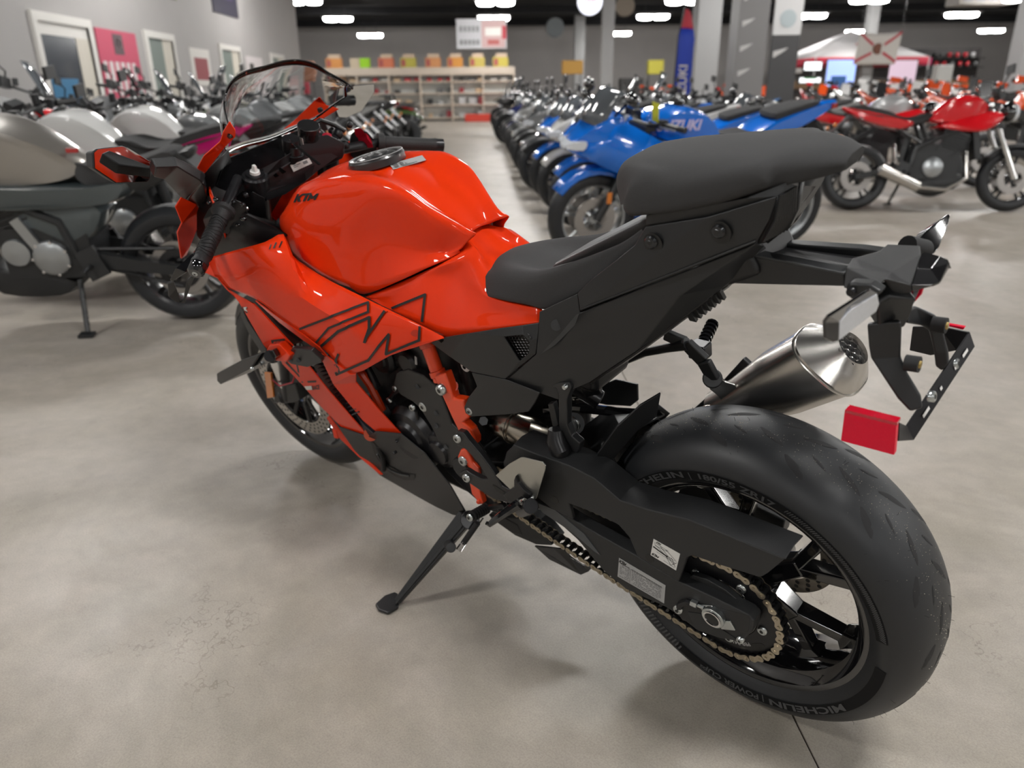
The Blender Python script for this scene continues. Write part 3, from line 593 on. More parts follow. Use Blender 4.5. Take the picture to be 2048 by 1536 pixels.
def at_len(s):
    s %= L_[-1]
    for i in range(len(L_)-1):
        if L_[i+1] >= s: return pts[i]+(pts[i+1]-pts[i])*((s-L_[i])/max(1e-9, L_[i+1]-L_[i]))
    return pts[-1]
pins = [at_len(i*pitch) for i in range(nl)]
k = MB()
for p in pins: k.cyl(p+Vector((0, SY-.0085, 0)), p+Vector((0, SY+.0085, 0)), .0051, n=10)
chain = k.build('chain', mat('chain_roller', (.03, .03, .03), .35, metal=.7), bike)
def link_mesh(hw, th, m):
    k = MB()
    for s in (-1, 1):
        for yy in ((hw,) if s > 0 else (-hw,)):
            pr = []
            for i in range(9): a = math.pi/2+math.pi*i/8; pr.append((-pitch/2+.0075*math.cos(a), .0075*math.sin(a)))
            pr.append((0, -.0047))
            for i in range(9): a = -math.pi/2+math.pi*i/8; pr.append((pitch/2+.0075*math.cos(a), .0075*math.sin(a)))
            pr.append((0, .0047))
            k.prism([Vector((x, yy*1.0+s*th/2, z)) for x, z in pr], (0, -s*th, 0))
            if hw > .008:
                for q in (-1, 1): k.cyl((q*pitch/2, yy, 0), (q*pitch/2, yy+s*.0028, 0), .0026, .0022, n=8)
    return k.mesh('chain_link', m, 25)
lo, li = link_mesh(.0105, .0018, CHAINM), link_mesh(.0078, .0018, BLKM)
for i in range(nl):
    p, q = pins[i], pins[(i+1) % nl]; o = bpy.data.objects.new('chain_link', lo if i % 2 == 0 else li); link(o, chain)
    d = q-p; o.location = (p+q)/2+Vector((0, SY, 0)); o.rotation_euler = (0, -math.atan2(d.z, d.x), 0)
# ---- swingarm, chain guard, axle
sw = MB().prism(VL([(1040, 1000), (1072, 1003), (1130, 1030), (1176, 1058), (1276, 1114), (1357, 1163), (1420, 1192), (1497, 1230), (1508, 1243), (1505, 1262), (1483, 1284), (1440, 1277), (1395, 1262), (1349, 1226), (1330, 1214), (1252, 1179), (1205, 1140), (1156, 1081), (1100, 1030)], .156), (0, -.028, 0)).build('swingarm', SWING, bike, bev=.003)
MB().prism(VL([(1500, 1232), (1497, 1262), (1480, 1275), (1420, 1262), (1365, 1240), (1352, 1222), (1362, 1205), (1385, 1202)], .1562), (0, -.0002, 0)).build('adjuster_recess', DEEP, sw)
MB().bar((.60, .10, .39), (.42, .03, .40), .09, .07).bar((.62, -.12, .39), (.62, .12, .39), .07, .08).bar((.50, -.105, .38), (0, -.125, .315), .04, .085, h2=.05).cyl((.62, -.15, .39), (.62, .15, .39), .028).build('swingarm_pivot', SWING, sw, bev=.004)
MB().prism(VL([(1072, 1005), (1110, 1020), (1168, 1068), (1200, 1110), (1190, 1104), (1140, 1062), (1085, 1025)], .1572), (0, -.002, 0)).build('wear_plate', mat('grey_wear_plate', (.07, .075, .08), .5), sw)
plate('chain_guard', [(1006, 930), (1012, 905), (1027, 890), (1075, 909), (1137, 931), (1188, 957), (1240, 1001), (1291, 1018), (1379, 1040), (1470, 1077), (1570, 1118), (1534, 1148), (1520, 1156), (1440, 1131), (1385, 1112), (1374, 1116), (1367, 1135), (1357, 1164), (1274, 1113), (1258, 1075), (1236, 1050), (1190, 1028), (1138, 1008), (1146, 1040), (1100, 1016), (1062, 985), (1020, 960)], SWING, .010, .162, bev=.003)
q = VL([(1006, 925), (1027, 889), (1075, 908), (1137, 930), (1188, 956), (1240, 1000), (1291, 1017), (1379, 1039), (1470, 1076), (1571, 1117)], .161)
MB().sheet([[p, p+Vector((0, -.026, .004)), p+Vector((0, -.060, -.002))] for p in q]).build('guard_top', SWING, bike, solid=.003, bev=.001)
for u, v in ((1110, 1000), (1299, 1117)): MB().cyl(P(u, v, .1623), P(u, v, .1623)+Vector((0, -.0005, 0)), .009, n=20).build('recess', INK, bike)
def decal(name, corners, y, m, parent=None, th=.0006):
    q = VL(corners, y); return MB().prism(q, (0, -th, 0)).build(name, m, parent or bike)
def on_quad(q, verts, faces, m, parent, name='print', lift=.0004):
    a, b, c, d = q; n = (b-a).cross(d-a).normalized()
    if n.dot(CB-a) < 0: n = -n
    vv = [(a*(1-x)+b*x)*(1-y)+(d*(1-x)+c*x)*y+n*lift for x, y in verts]     # x to the right, y down
    return MB().add(vv, faces).build(name, m, parent)
def rects(rs):
    v = []; f = []
    for x0, y0, x1, y1 in rs: k = len(v); v += [(x0, y0), (x1, y0), (x1, y1), (x0, y1)]; f.append((k, k+1, k+2, k+3))
    return v, f
def strokes(ls, wd):
    v = []; f = []
    for x0, y0, x1, y1 in ls:
        dx, dy = x1-x0, y1-y0; l = math.hypot(dx, dy) or 1; nx, ny = -dy/l*wd/2, dx/l*wd/2; k = len(v)
        v += [(x0+nx, y0+ny), (x1+nx, y1+ny), (x1-nx, y1-ny), (x0-nx, y0-ny)]; f.append((k, k+1, k+2, k+3))
    return v, f
def fit_text(s, x0, y0, x1, y1, bold=.02, shear=0):
    v, f = textmesh(s, 1, 0, bold, shear); mx0 = min(p.x for p in v); mx1 = max(p.x for p in v); my0 = min(p.y for p in v); my1 = max(p.y for p in v)
    return [(x0+(p.x-mx0)/(mx1-mx0)*(x1-x0), y1-(p.y-my0)/(my1-my0)*(y1-y0)) for p in v], f
# KTM block letters, italic
def ktm(x0, y0, x1, y1):
    polys = [[(0, 0), (.10, 0), (.10, .38), (.24, 0), (.37, 0), (.21, .47), (.33, 1), (.20, 1), (.10, .62), (.10, 1), (0, 1)], [(.30, 0), (.66, 0), (.66, .26), (.54, .26), (.54, 1), (.42, 1), (.42, .26), (.30, .26)], [(.60, 1), (.60, .30), (.68, .14), (.80, .5), (.90, .14), (1, .14), (1, 1), (.90, 1), (.90, .58), (.84, .84), (.76, .84), (.71, .58), (.71, 1)]]
    v = []; f = []
    for pl in polys:
        k = len(v); v += [(x0+(x+(1-y)*.22-.06)*(x1-x0)/1.1, y0+y*(y1-y0)) for x, y in pl]; f.append(tuple(range(k, k+len(pl))))
    return v, f
lq = VL([(1238, 1116), (1331, 1171), (1328, 1207), (1235, 1153)], .1567); lab = MB().prism(lq, (0, -.0006, 0)).build('spec_label', GREYS, sw)
on_quad(lq, *ktm(.01, .04, .17, .20), INK, lab)
rs = []
for i in range(11):
    y0 = .10+i*.077
    for x0, x1 in ((.04, .25), (.30, .93)):
        x = x0 if not (x0 > .2 and i == 0) else .2
        while x < x1:
            wd_ = rng.uniform(.02, .07); 
            if rng.random() < .86 and not (x0 < .2 and 2 < i < 0): rs.append((x, y0+.1*(i == 0), min(x1, x+wd_), y0+.028+.1*(i == 0)))
            x += wd_+.012
on_quad(lq, *rects(rs), mat('fine_print', (.10, .10, .10), .6), lab)
on_quad(lq, *strokes([(.03, .26, .27, .26), (.27, .26, .27, .95), (.03, .5, .27, .5), (.03, .94, .97, .94), (.03, .22, .97, .22)], .006), INK, lab)
wq = VL([(1307, 1078), (1360, 1108), (1352, 1141), (1301, 1110)], .1626); lab = MB().prism(wq, (0, -.0006, 0)).build('chain_diagram_label', WHITE, bike)
on_quad(wq, *strokes([(.05, .15, .60, .20), (.08, .46, .9, .52), (.1, .3, .55, .25), (.3, .2, .75, .6), (.5, .2, .95, .5), (.06, .22, .9, .75), (.55, .55, .8, .9), (.5, .85, .93, .9), (.75, .45, .95, .85), (.8, .85, .97, .55), (.2, .60, .9, .62)], .016), INK, lab)
on_quad(wq, *strokes([(.04, .42, .42, .50), (.42, .50, .62, .52)], .07), INK, lab); on_quad(wq, *ktm(.04, .78, .32, .93), INK, lab); on_quad(wq, *ktm(.12, .03, .3, .12), INK, lab)
plate('dark_backing_plate', [(1110, 1000), (1140, 1004), (1240, 1044), (1262, 1075), (1280, 1118), (1230, 1100), (1170, 1062), (1100, 1022)], DEEP, .004, .112, bev=0, parent=sw)  # dark plate added behind the guard openings, standing in for the shade there
# axle block & adjuster
AXL = P(1428, 1233, .160)
k = MB().cyl(AXL+Vector((0, -.006, 0)), AXL+Vector((0, .006, 0)), .021, n=32).box(AXL+Vector((-.021, -.006, -.010)), (.030, .010, .020), Matrix.Rotation(R(28), 3, 'Y')).box(AXL+Vector((.012, -.006, .006)), (.030, .010, .022), Matrix.Rotation(R(28), 3, 'Y'))
k.build('axle_block', ZINC, sw, bev=.0015); MB().cyl(AXL+Vector((0, .0061, 0)), AXL+Vector((0, .0066, 0)), .0125, n=24).build('axle_bore', INK, sw)
MB().lathe([(.166, .0125), (.1685, .0135), (.1685, .0165), (.166, .017)], 32, AXL-Vector((0, .160, 0))).build('axle_nut', CHROME, sw)
a_, b_ = P(1383, 1205, .160), P(1408, 1216, .160); MB().cyl(a_, b_, .0035, n=8).cyl(a_, a_+(b_-a_)*.5, .007, n=6).build('adjuster_bolt', ZINC, sw)
MB().tube([P(1356, 1219, .158), P(1362, 1208, .160), P(1375, 1204, .160), P(1385, 1207, .158)], .006, 8).build('adjuster_clip', BLKM, sw)
bolt(1356, 1219, .160, .0085, parent=sw); bolt(1481, 1279, .157, .0065, parent=sw)
MB().prism(VL([(1375, 1224), (1400, 1228), (1478, 1283), (1440, 1275), (1390, 1255)], .1575), (0, -.001, 0)).build('lower_rib', SWING, sw, bev=.0005)
plate('inner_carrier', [(1360, 1165), (1385, 1150), (1415, 1160), (1450, 1180), (1492, 1215), (1480, 1222), (1400, 1190)], SWING, .012, .138, bev=.002, parent=sw)
MB().cyl(P(1415, 1181, .139), P(1415, 1181, .142), .010, n=20).build('grommet', RUBD, sw)
# rear hugger
hr = .338
rows = []
for i in range(15):
    a = R(2+i*8.0); hw = .085 if i < 9 else .085-.012*(i-9); pr = []
    for y in (-1, -.93, -.6, 0, .6, .93, 1): pr.append(arcpt(hr+(.012 if i > 10 else 0)-(.03 if abs(y) == 1 else 0), a, hw*y*1.08, AX))
    rows.append(pr)
rows = rows[:6]
MB().sheet(rows).build('rear_hugger', BLK, bike, solid=.003)
shell('hugger_fin', [(1321, 785, .03), (1313, 832, .03), (1275, 860, .05), (1240, 900, .075), (1217, 932, .095), (1200, 958, .10), (1184, 946, .112), (1194, 908, .11), (1234, 852, .09), (1281, 809, .06)], [(0, 1, 2, 9), (9, 2, 3, 8), (8, 3, 4, 7), (7, 4, 5, 6)], BLK, .004, bev=.001)
shell('hugger_base', [(1320, 822, -.05), (1330, 830, -.06), (1250, 870, .06), (1190, 912, .10), (1184, 946, .108), (1150, 935, .10), (1120, 922, .06), (1160, 860, 0), (1220, 815, -.06)], [(0, 1, 2, 8), (2, 3, 7, 8), (3, 4, 5, 7), (5, 6, 7)], BLK, .004, bev=.001)
# ---- tank
def full(rows_half):
    return [[mir(p) for p in r[:0:-1]]+r for r in rows_half]
TR = [
 [(1.085, 0, .915), (1.092, .045, .912), (1.098, .085, .905), (562, 428, .112), (560, 455, .122), (574, 492, .135)],
 [(1.055, 0, .962), (1.062, .045, .958), (594, 378, .09), (571, 424, .128), (568, 458, .140), (583, 505, .150)],
 [(1.00, 0, .994), (1.005, .045, .990), (625, 368, .10), (600, 431, .135), (596, 468, .148), (612, 532, .158)],
 [(.93, 0, 1.014), (.93, .045, 1.010), (665, 365, .10), (645, 441, .134), (640, 485, .146), (660, 560, .160)],
 [(.86, 0, 1.018), (.86, .045, 1.014), (705, 362, .098), (700, 424, .124), (690, 485, .138), (700, 575, .160)],
 [(.79, 0, 1.012), (.788, .045, 1.007), (752, 360, .092), (745, 408, .112), (732, 480, .122), (728, 588, .155)],
 [(.72, 0, .994), (.715, .045, .989), (810, 385, .085), (798, 437, .100), (782, 490, .112), (790, 565, .138)],
 [(.655, 0, .965), (.65, .045, .958), (862, 422, .072), (858, 473, .084), (840, 505, .096), (848, 538, .108)],
 [(.60, 0, .930), (.595, .035, .926), (918, 455, .054), (893, 500, .068), (885, 508, .076), (893, 518, .080)],
 [(.572, 0, .902), (.570, .030, .899), (952, 466, .046), (928, 490, .058), (918, 500, .064), (922, 505, .060)],
]
rows = [VL(r) for r in TR]; rows = full(rows)
g = grid(rows, 4, 4); tank = MB().sheet(g).build('fuel_tank', ORANGE, bike, solid=.003, soff=-1, sharp=60)
# crease line emphasis and the panel behind the tank
RC = [
 [(605, 531, .160), (612, 540, .170)],
]
def sym_sheet(name, rws, m, nu=3, nv=3, t=.003, sharp=50):
    rr = full([VL(r) for r in rws]); return MB().sheet(grid(rr, nu, nv)).build(name, m, bike, solid=t, soff=-1, sharp=sharp)
# tank rear cover: rows run front to rear, each from the centre out to the lower edge
sym_sheet('tank_rear_cover', [
 [(.605, 0, .905), (.605, .025, .902), (907, 514, .064), (730, 593, .150), (731, 594, .152), (733, 598, .158)],
 [(.580, 0, .892), (.58, .028, .889), (928, 504, .062), (770, 582, .142), (776, 600, .148), (788, 625, .156)],
 [(.555, 0, .878), (.555, .030, .874), (946, 510, .060), (840, 552, .112), (845, 600, .130), (838, 649, .152)],
 [(.530, 0, .862), (.53, .034, .857), (958, 530, .066), (895, 545, .086), (893, 600, .112), (887, 673, .146)],
 [(.49, 0, .842), (.48, .04, .838), (966, 562, .080), (935, 575, .090), (940, 615, .108), (936, 666, .138)],
 [(.43, 0, .820), (.42, .04, .818), (985, 590, .090), (975, 600, .098), (992, 628, .112), (1000, 656, .132)],
 [(.37, 0, .80), (.37, .04, .80), (1040, 606, .092), (1035, 612, .102), (1040, 630, .112), (1045, 650, .124)],
 [(.33, 0, .80), (.33, .04, .80), (1083, 614, .092), (1084, 620, .098), (1082, 632, .106), (1078, 644, .118)],
], ORANGE, 3, 3)
# filler cap
CC = V((752, 313, 0)); capn = Vector((.10, 0, 1)).normalized()
k = MB(); 
def disk_on(c, n, prof, seg=48):
    x, y, d = basis(n); kk = MB(); rows = []
    for (h, r) in prof: rows.append([c+d*h+x*r*math.cos(2*math.pi*i/seg)+y*r*math.sin(2*math.pi*i/seg) for i in range(seg)])
    kk.sheet(rows, closed=True); return kk
cap = disk_on(CC, capn, [(-.016, .0001), (-.016, .060), (-.002, .060), (.003, .057), (.003, .048), (-.001, .046), (-.001, .042), (.003, .040), (.004, .028), (.006, .027), (.007, .0001)]).build('filler_cap', mat('cap_black', (.02, .02, .021), .35, coat=.3), bike, sharp=25)
disk_on(CC, capn, [(.0028, .0585), (.0042, .0575), (.0042, .0555), (.0028, .0545)]).build('cap_ring', GREYP, cap)
k = MB()
for i in range(6):
    a = 2*math.pi*i/6+.3; x, y, d = basis(capn); k.bar(CC+d*.0075+x*.006*math.cos(a)+y*.006*math.sin(a), CC+d*.0065+x*.026*math.cos(a)+y*.026*math.sin(a), .006, .003, up=capn)
k.build('cap_relief', GREYP, cap)
# label and KTM mark on the tank: projected onto the tank surface
from mathutils.bvhtree import BVHTree
def surf(objs):
    vs, fs = [], []
    for o in objs:
        b = len(vs); vs += [v.co.copy() for v in o.data.vertices]; fs += [tuple(i+b for i in p.vertices) for p in o.data.polygons]
    return BVHTree.FromPolygons(vs, fs)
def cast(bv, u, v, lift=.0012, yfb=.15):
    d = (LT @ (rgt2*((u-1024)/F_PX) - up2*((v-768)/F_PX) + fwd)).normalized(); h = bv.ray_cast(CB, d)
    if h[0] is None: return P(u, v, yfb)
    n = h[1] if h[1].dot(d) < 0 else -h[1]; return h[0]+n*lift
def inlay(name, bv, verts, faces, m, parent, lift=.0012, yfb=.15):
    return MB().add([cast(bv, u, v, lift, yfb) for u, v in verts], faces).build(name, m, parent)
def qmap(q, v): (a, b, c, d) = q; return [((a[0]*(1-x)+b[0]*x)*(1-y)+(d[0]*(1-x)+c[0]*x)*y, (a[1]*(1-x)+b[1]*x)*(1-y)+(d[1]*(1-x)+c[1]*x)*y) for x, y in v]
bt = surf([tank])
v, f = ktm(0, 0, 1, 1); inlay('maker_mark', bt, qmap([(588, 389), (637, 385), (639, 399), (590, 405)], v), f, INK, tank)
lq2 = [(779, 330), (845, 312), (853, 322), (787, 341)]
inlay('tank_label', bt, lq2, [(0, 1, 2, 3)], GREYS, tank, .0022)
v, f = rects([(.08, .2, .2, .8), (.28, .2, .36, .7), (.40, .2, .58, .7), (.66, .2, .76, .6), (.3, .78, .9, .88), (.8, .25, .95, .35), (.8, .5, .95, .6)]); inlay('label_print', bt, qmap(lq2, v), f, mat('label_grey_print', (.12, .12, .12), .6), tank, .0028)
# dark gap under the tank edge, its shade put in as a black tube
MB().tube(VL([(568, 480, .130), (583, 512, .148), (605, 538, .155), (665, 570, .157), (728, 598, .157), (800, 635, .158), (884, 680, .155)]), .006, 6).build('gap_shade_strip', INK, bike)
# ---- side fairing (left and mirrored right)
FR_ = [
 [(415, 516, .245), (420, 530, .253), (428, 548, .262), (428, 548, .262), (438, 560, .263), (450, 574, .261)],
 [(480, 498, .232), (488, 522, .242), (498, 556, .252), (498, 556, .252), (504, 575, .252), (511, 598, .249)],
 [(530, 484, .210), (538, 520, .228), (552, 574, .240), (552, 574, .240), (553, 600, .240), (556, 632, .238)],
 [(567, 468, .172), (580, 512, .202), (597, 592, .229), (597, 592, .229), (590, 620, .231), (586, 655, .231)],
 [(584, 509, .166), (605, 550, .196), (632, 614, .220), (632, 614, .220), (622, 642, .223), (613, 672, .225)],
 [(640, 550, .170), (658, 592, .195), (686, 647, .214), (686, 647, .214), (672, 684, .216), (655, 706, .217)],
 [(729, 596, .176), (742, 640, .194), (762, 696, .206), (762, 696, .206), (738, 722, .208), (703, 748, .208)],
 [(800, 631, .176), (800, 655, .186), (802, 690, .194), (802, 690, .194), (793, 702, .197), (781, 711, .199)],
 [(845, 653, .172), (845, 666, .177), (846, 680, .181), (846, 680, .181), (844, 686, .183), (840, 692, .184)],
 [(886, 673, .166), (886, 674, .167), (886, 675, .168), (886, 675, .168), (885.5, 676, .169), (885, 677, .170)]]
fg_ = grid([VL(r) for r in FR_], 3, 3)
fairing = MB().sheet(fg_).build('side_fairing', ORANGE, bike, solid=.004, soff=-1, sharp=30); MB().sheet([[mir(p) for p in r] for r in fg_]).build('side_fairing', ORANGE, bike, solid=.004, soff=1, sharp=30)
nose = [(401, 541, .264), (415, 516, .246), (430, 552, .262), (453, 577, .262), (508, 607, .252), (588, 690, .236), (607, 681, .234), (633, 700, .228), (645, 722, .220), (620, 700, .226), (586, 698, .232), (572, 712, .230), (555, 712, .234), (528, 689, .246), (479, 604, .258), (440, 556, .264)]
shell('nose_side_panel', [(401, 541, .264), (415, 517, .246), (431, 552, .262), (455, 578, .2605), (508, 607, .251), (587, 691, .236), (574, 714, .230), (548, 712, .236), (528, 689, .246), (479, 604, .258), (436, 556, .264)],
      [(0, 1, 2, 10), (10, 2, 3, 9), (9, 3, 4), (9, 4, 5, 8), (8, 5, 6, 7)], ORANGE, .004, bev=.002, mirror=True)
shell('slot_frame', [(511, 601, .249), (560, 636, .237), (608, 669, .227), (640, 694, .221), (655, 712, .218), (608, 681, .222), (560, 645, .230), (518, 606, .240)], [(0, 1, 6, 7), (1, 2, 5, 6), (2, 3, 4, 5)], ORANGE, .003, bev=.001, mirror=True)
shell('air_slot', [(510, 602, .238), (530, 602, .232), (612, 672, .212), (607, 682, .212), (580, 692, .220)], [(0, 1, 2, 3, 4)], INK, .003, bev=0, mirror=True)
shell('lower_fairing_strip', [(625, 700, .222), (655, 712, .219), (703, 748, .208), (713, 746, .205), (713, 764, .192), (760, 820, .168), (803, 867, .150), (752, 862, .158), (726, 840, .165), (667, 768, .196), (643, 716, .214)],
      [(0, 1, 10), (1, 2, 9, 10), (2, 3, 4, 9), (4, 5, 8, 9), (5, 6, 7, 8)], ORANGE, .004, bev=.002, mirror=True)
shell('fairing_blade', [(556, 706, .236), (575, 712, .233), (617, 729, .222), (661, 784, .198), (705, 835, .176), (736, 870, .160), (729, 873, .156), (687, 857, .160), (643, 813, .180), (607, 771, .202), (565, 727, .228)],
      [(0, 1, 9, 10), (1, 2, 8, 9), (2, 3, 8), (3, 4, 7, 8), (4, 5, 6, 7)], ORANGE, .004, bev=.002, mirror=True)
shell('fairing_cap', [(572, 707, .246), (588, 694, .246), (626, 697, .242), (646, 716, .232), (646, 722, .228), (618, 731, .230), (586, 725, .238), (576, 716, .242)], [(0, 1, 2, 3, 4, 5, 6, 7)], BLK, .012, bev=.002, mirror=True)
for u, v in ((583, 719), (597, 721)): MB().cyl(P(u, v, .245), P(u, v, .246), .005, n=12).build('cap_hole', INK, bike)
# radiator behind the blade
plate('radiator', [(617, 716), (645, 716), (668, 770), (728, 850), (752, 872), (735, 872), (700, 840), (655, 780)], mat('radiator_blue_black', (.012, .014, .020), .5), .02, .165, mirror=False)
for i in range(16):
    t = i/15; a = P(628+74*t, 722+108*t, .172); b = P(640+80*t, 722+100*t, .172); MB().bar(a, b, .003, .010, up=(0, 1, 0)).build('radiator_fin', mat('fin_blue_black', (.016, .018, .026), .4), bike)
# black belly pan with orange lip
shell('belly_pan', [(664, 833, .166), (678, 853, .168), (736, 873, .166), (752, 862, .166), (803, 867, .160), (850, 905, .156), (901, 970, .150), (931, 1022, .145), (934, 1035, .143), (906, 1029, .138), (870, 1012, .130), (834, 992, .122), (762, 951, .098), (712, 903, .122)],
      [(0, 1, 13), (1, 2, 13), (2, 12, 13), (2, 3, 4, 5, 12), (5, 11, 12), (5, 6, 10, 11), (6, 7, 8, 9, 10)], BLK, .004, bev=.002, mirror=True, sharp=40)
bpv = surf([o for o in bike.children if o.name.startswith('belly_pan')])
inlay('belly_window', bpv, [(742, 878), (752, 886), (762, 908), (780, 930), (805, 944), (832, 948), (831, 958), (812, 959), (790, 950), (770, 935), (752, 910)], [tuple(range(11))], INK, bike, .0035, .12)
plate('belly_lip', [(653, 836), (657, 832), (680, 862), (720, 905), (765, 950), (760, 950), (715, 912), (674, 872)], ORANGE, .004, .120)
plate('lip_tab', [(664, 858), (672, 862), (676, 878), (668, 876)], ORANGE, .004, .15)
MB().tube([cast(bpv, u, v, .006, .12) for u, v in ((757, 905), (768, 924), (785, 938), (805, 947), (822, 950))], .0022, 6).build('clutch_cover_rim', mat('grey_casting', (.10, .10, .10), .4, metal=.4), bike)
bolt(790, 905, .158, .004, m=BLKM); bolt(794, 882, .158, .004, m=BLKM)
# ---- line graphics on the fairing
bf = surf([o for o in bike.children if o.name.split('.')[0] in ('side_fairing', 'tank_rear_cover', 'lower_fairing_strip', 'fairing_blade', 'nose_side_panel') and o.data.vertices[0].co.y > -1 and max(v.co.y for v in o.data.vertices) > .1])
def line(pl, wd, name='graphic_line', m=None):
    kk = MB()
    for (x0, y0), (x1, y1) in zip(pl, pl[1:]):
        L0 = math.hypot(x1-x0, y1-y0); n = max(1, int(L0/6)); nx, ny = -(y1-y0)/L0*wd/2, (x1-x0)/L0*wd/2; ex, ey = (x1-x0)/L0*wd*.35, (y1-y0)/L0*wd*.35
        va, vb = [], []
        for i in range(n+1):
            t = i/n; x = x0-ex+(x1-x0+2*ex)*t; y = y0-ey+(y1-y0+2*ey)*t
            va.append(cast(bf, x+nx, y+ny, .0026, .2)); vb.append(cast(bf, x-nx, y-ny, .0026, .2))
        k_ = []
        for i in range(n):
            if (va[i]-va[i+1]).length < .05 and (va[i]-vb[i]).length < .03: kk.add([va[i], va[i+1], vb[i+1], vb[i]], [(0, 1, 2, 3)])
    return kk.build(name, m or INK, fairing)
def T3(l): return [(420+x/3.413, 560+y/3.413) for x, y in l]
line(T3([(620, 330), (1085, 152), (1085, 218), (815, 325), (716, 440), (720, 485)]), 4.6)
line(T3([(742, 500), (750, 460), (880, 348), (1092, 255), (1092, 330), (1060, 420)]), 5.8)
line(T3([(1075, 385), (1195, 215), (1265, 185), (1472, 100), (1452, 280)]), 5.2)
line(T3([(1436, 322), (1432, 410), (1205, 500), (1225, 385)]), 5.2)
line(T3([(1225, 370), (1165, 440), (1085, 545), (870, 640), (840, 575)]), 5.2); line(T3([(845, 590), (880, 505), (862, 545), (885, 620)]), 4.6)
line(T3([(535, 400), (430, 412), (445, 470), (545, 445)]), 4.3)
line(T3([(478, 540), (490, 505), (545, 490)]), 2.9); line(T3([(525, 560), (615, 652), (598, 570)]), 3.2); line(T3([(610, 692), (725, 688)]), 3.8)
v, f = fit_text('RACE', 0, 0, 1, 1, .03); inlay('lettering', bf, qmap([(624, 770), (640, 768), (641, 777), (626, 779)], v), f, INK, fairing, .003, .19)
inlay('white_flash', bf, [(610, 771), (624, 770), (627, 778), (614, 778)], [(0, 1, 2, 3)], WHITE, fairing, .003, .19)
v, f = fit_text('RC', 0, 0, 1, 1, .03, .2); inlay('lettering', bf, qmap([(484, 611), (497, 613), (498, 626), (487, 623)], v), f, INK, fairing, .003, .25)
inlay('white_star', bf, [(489, 613), (496, 612), (494, 617), (498, 622), (491, 619)], [(0, 1, 2, 3, 4)], WHITE, fairing, .0036, .25)
for a in ([(539, 499), (542, 489), (544, 490), (541, 500)], [(547, 497), (552, 485), (555, 486), (550, 498)], [(558, 496), (563, 483), (566, 484), (561, 496)]): inlay('vent_slit', bf, a, [(0, 1, 2, 3)], INK, fairing, .002, .2)
inlay('screw_recess', bf, [(832+9*math.cos(t), 666+6.5*math.sin(t)) for t in [i*math.pi/8 for i in range(16)]], [tuple(range(16))], mat('orange_recess_shade', (.45, .02, .002), .4), fairing, .0024, .18)  # flat inlay, the shade of the recess is put in as darker orange
# ---- winglet
plate('winglet', [(433, 748), (437, 745), (480, 722), (525, 704), (545, 700), (552, 714), (545, 722), (500, 745), (441, 769), (434, 762)], BLKG, .012, .275, bev=.002)
plate('winglet', [(433, 748), (437, 745), (480, 722), (520, 708), (500, 738), (441, 769), (434, 762)], BLK, .008, .288, bev=.002)
plate('winglet_mount', [(538, 690), (558, 688), (580, 712), (572, 724), (548, 722), (530, 705)], ORANGE, .02, .262, bev=.003)
MB().cyl(P(540, 712, .278), P(552, 708, .240), .014, n=16).build('winglet_pivot', BLKM, bike); bolt(505, 737, .289, .005)
# ---- headlight cowl / front orange panels
shell('cowl_side', [(362, 394, .262), (350, 413, .270), (363, 446, .274), (354, 465, .276), (362, 517, .268), (372, 510, .245), (380, 490, .225), (404, 430, .200), (392, 408, .220)], [(0, 1, 2, 8), (8, 2, 3, 7), (7, 3, 4, 6), (6, 4, 5)], ORANGE, .004, bev=.002, mirror=True)
shell('cowl_ear', [(459, 242, .165), (471, 260, .158), (471, 273, .158), (450, 293, .168), (411, 345, .200), (401, 351, .206), (394, 335, .214), (407, 312, .208), (440, 283, .184), (446, 263, .176)], [(0, 1, 2, 9), (9, 2, 3, 8), (8, 3, 7), (7, 3, 4, 6), (6, 4, 5)], ORANGE, .004, bev=.002)
bolt(460, 271, .166, .006, m=BLKG)
shell('cowl_ear', [(639, 193, -.185), (629, 201, -.18), (590, 240, -.150), (541, 280, -.095), (500, 299, -.03), (476, 306, .01), (445, 309, .06), (453, 324, .06), (463, 333, .04), (508, 323, -.02), (518, 302, -.05), (560, 280, -.10), (593, 252, -.145), (632, 246, -.165), (678, 218, -.21), (655, 212, -.20)],
      [(0, 1, 15), (1, 14, 15), (1, 2, 13, 14), (2, 12, 13), (2, 3, 11, 12), (3, 4, 10, 11), (4, 5, 9, 10), (5, 6, 7, 8, 9)], ORANGE, .004, bev=.003)
bolt(641, 220, -.17, .007, m=BLKM)
plate('cowl_window', [(470, 327), (492, 316), (512, 311), (510, 319), (488, 328)], INK, .002, .02)
shell('inner_cowl', [(401, 353, .200), (455, 300, .150), (465, 335, .05), (590, 262, -.12), (640, 250, -.17), (600, 330, -.16), (540, 430, .02), (575, 470, .145), (530, 492, .185), (430, 520, .215), (395, 470, .225), (395, 420, .215), (412, 390, .195)], [(0, 1, 2, 12), (12, 2, 6), (2, 3, 5, 6), (3, 4, 5), (12, 6, 7), (11, 12, 7), (11, 7, 8, 10), (10, 8, 9)], DEEP, .004, bev=0)
shell('dash_panel', [(451, 318, .09), (590, 262, -.12), (640, 252, -.165), (615, 330, -.12), (470, 400, .10), (430, 372, .15)], [(0, 1, 2, 3, 4, 5)], mat('dash_black', (.006, .006, .007), .25), .01, bev=.001)
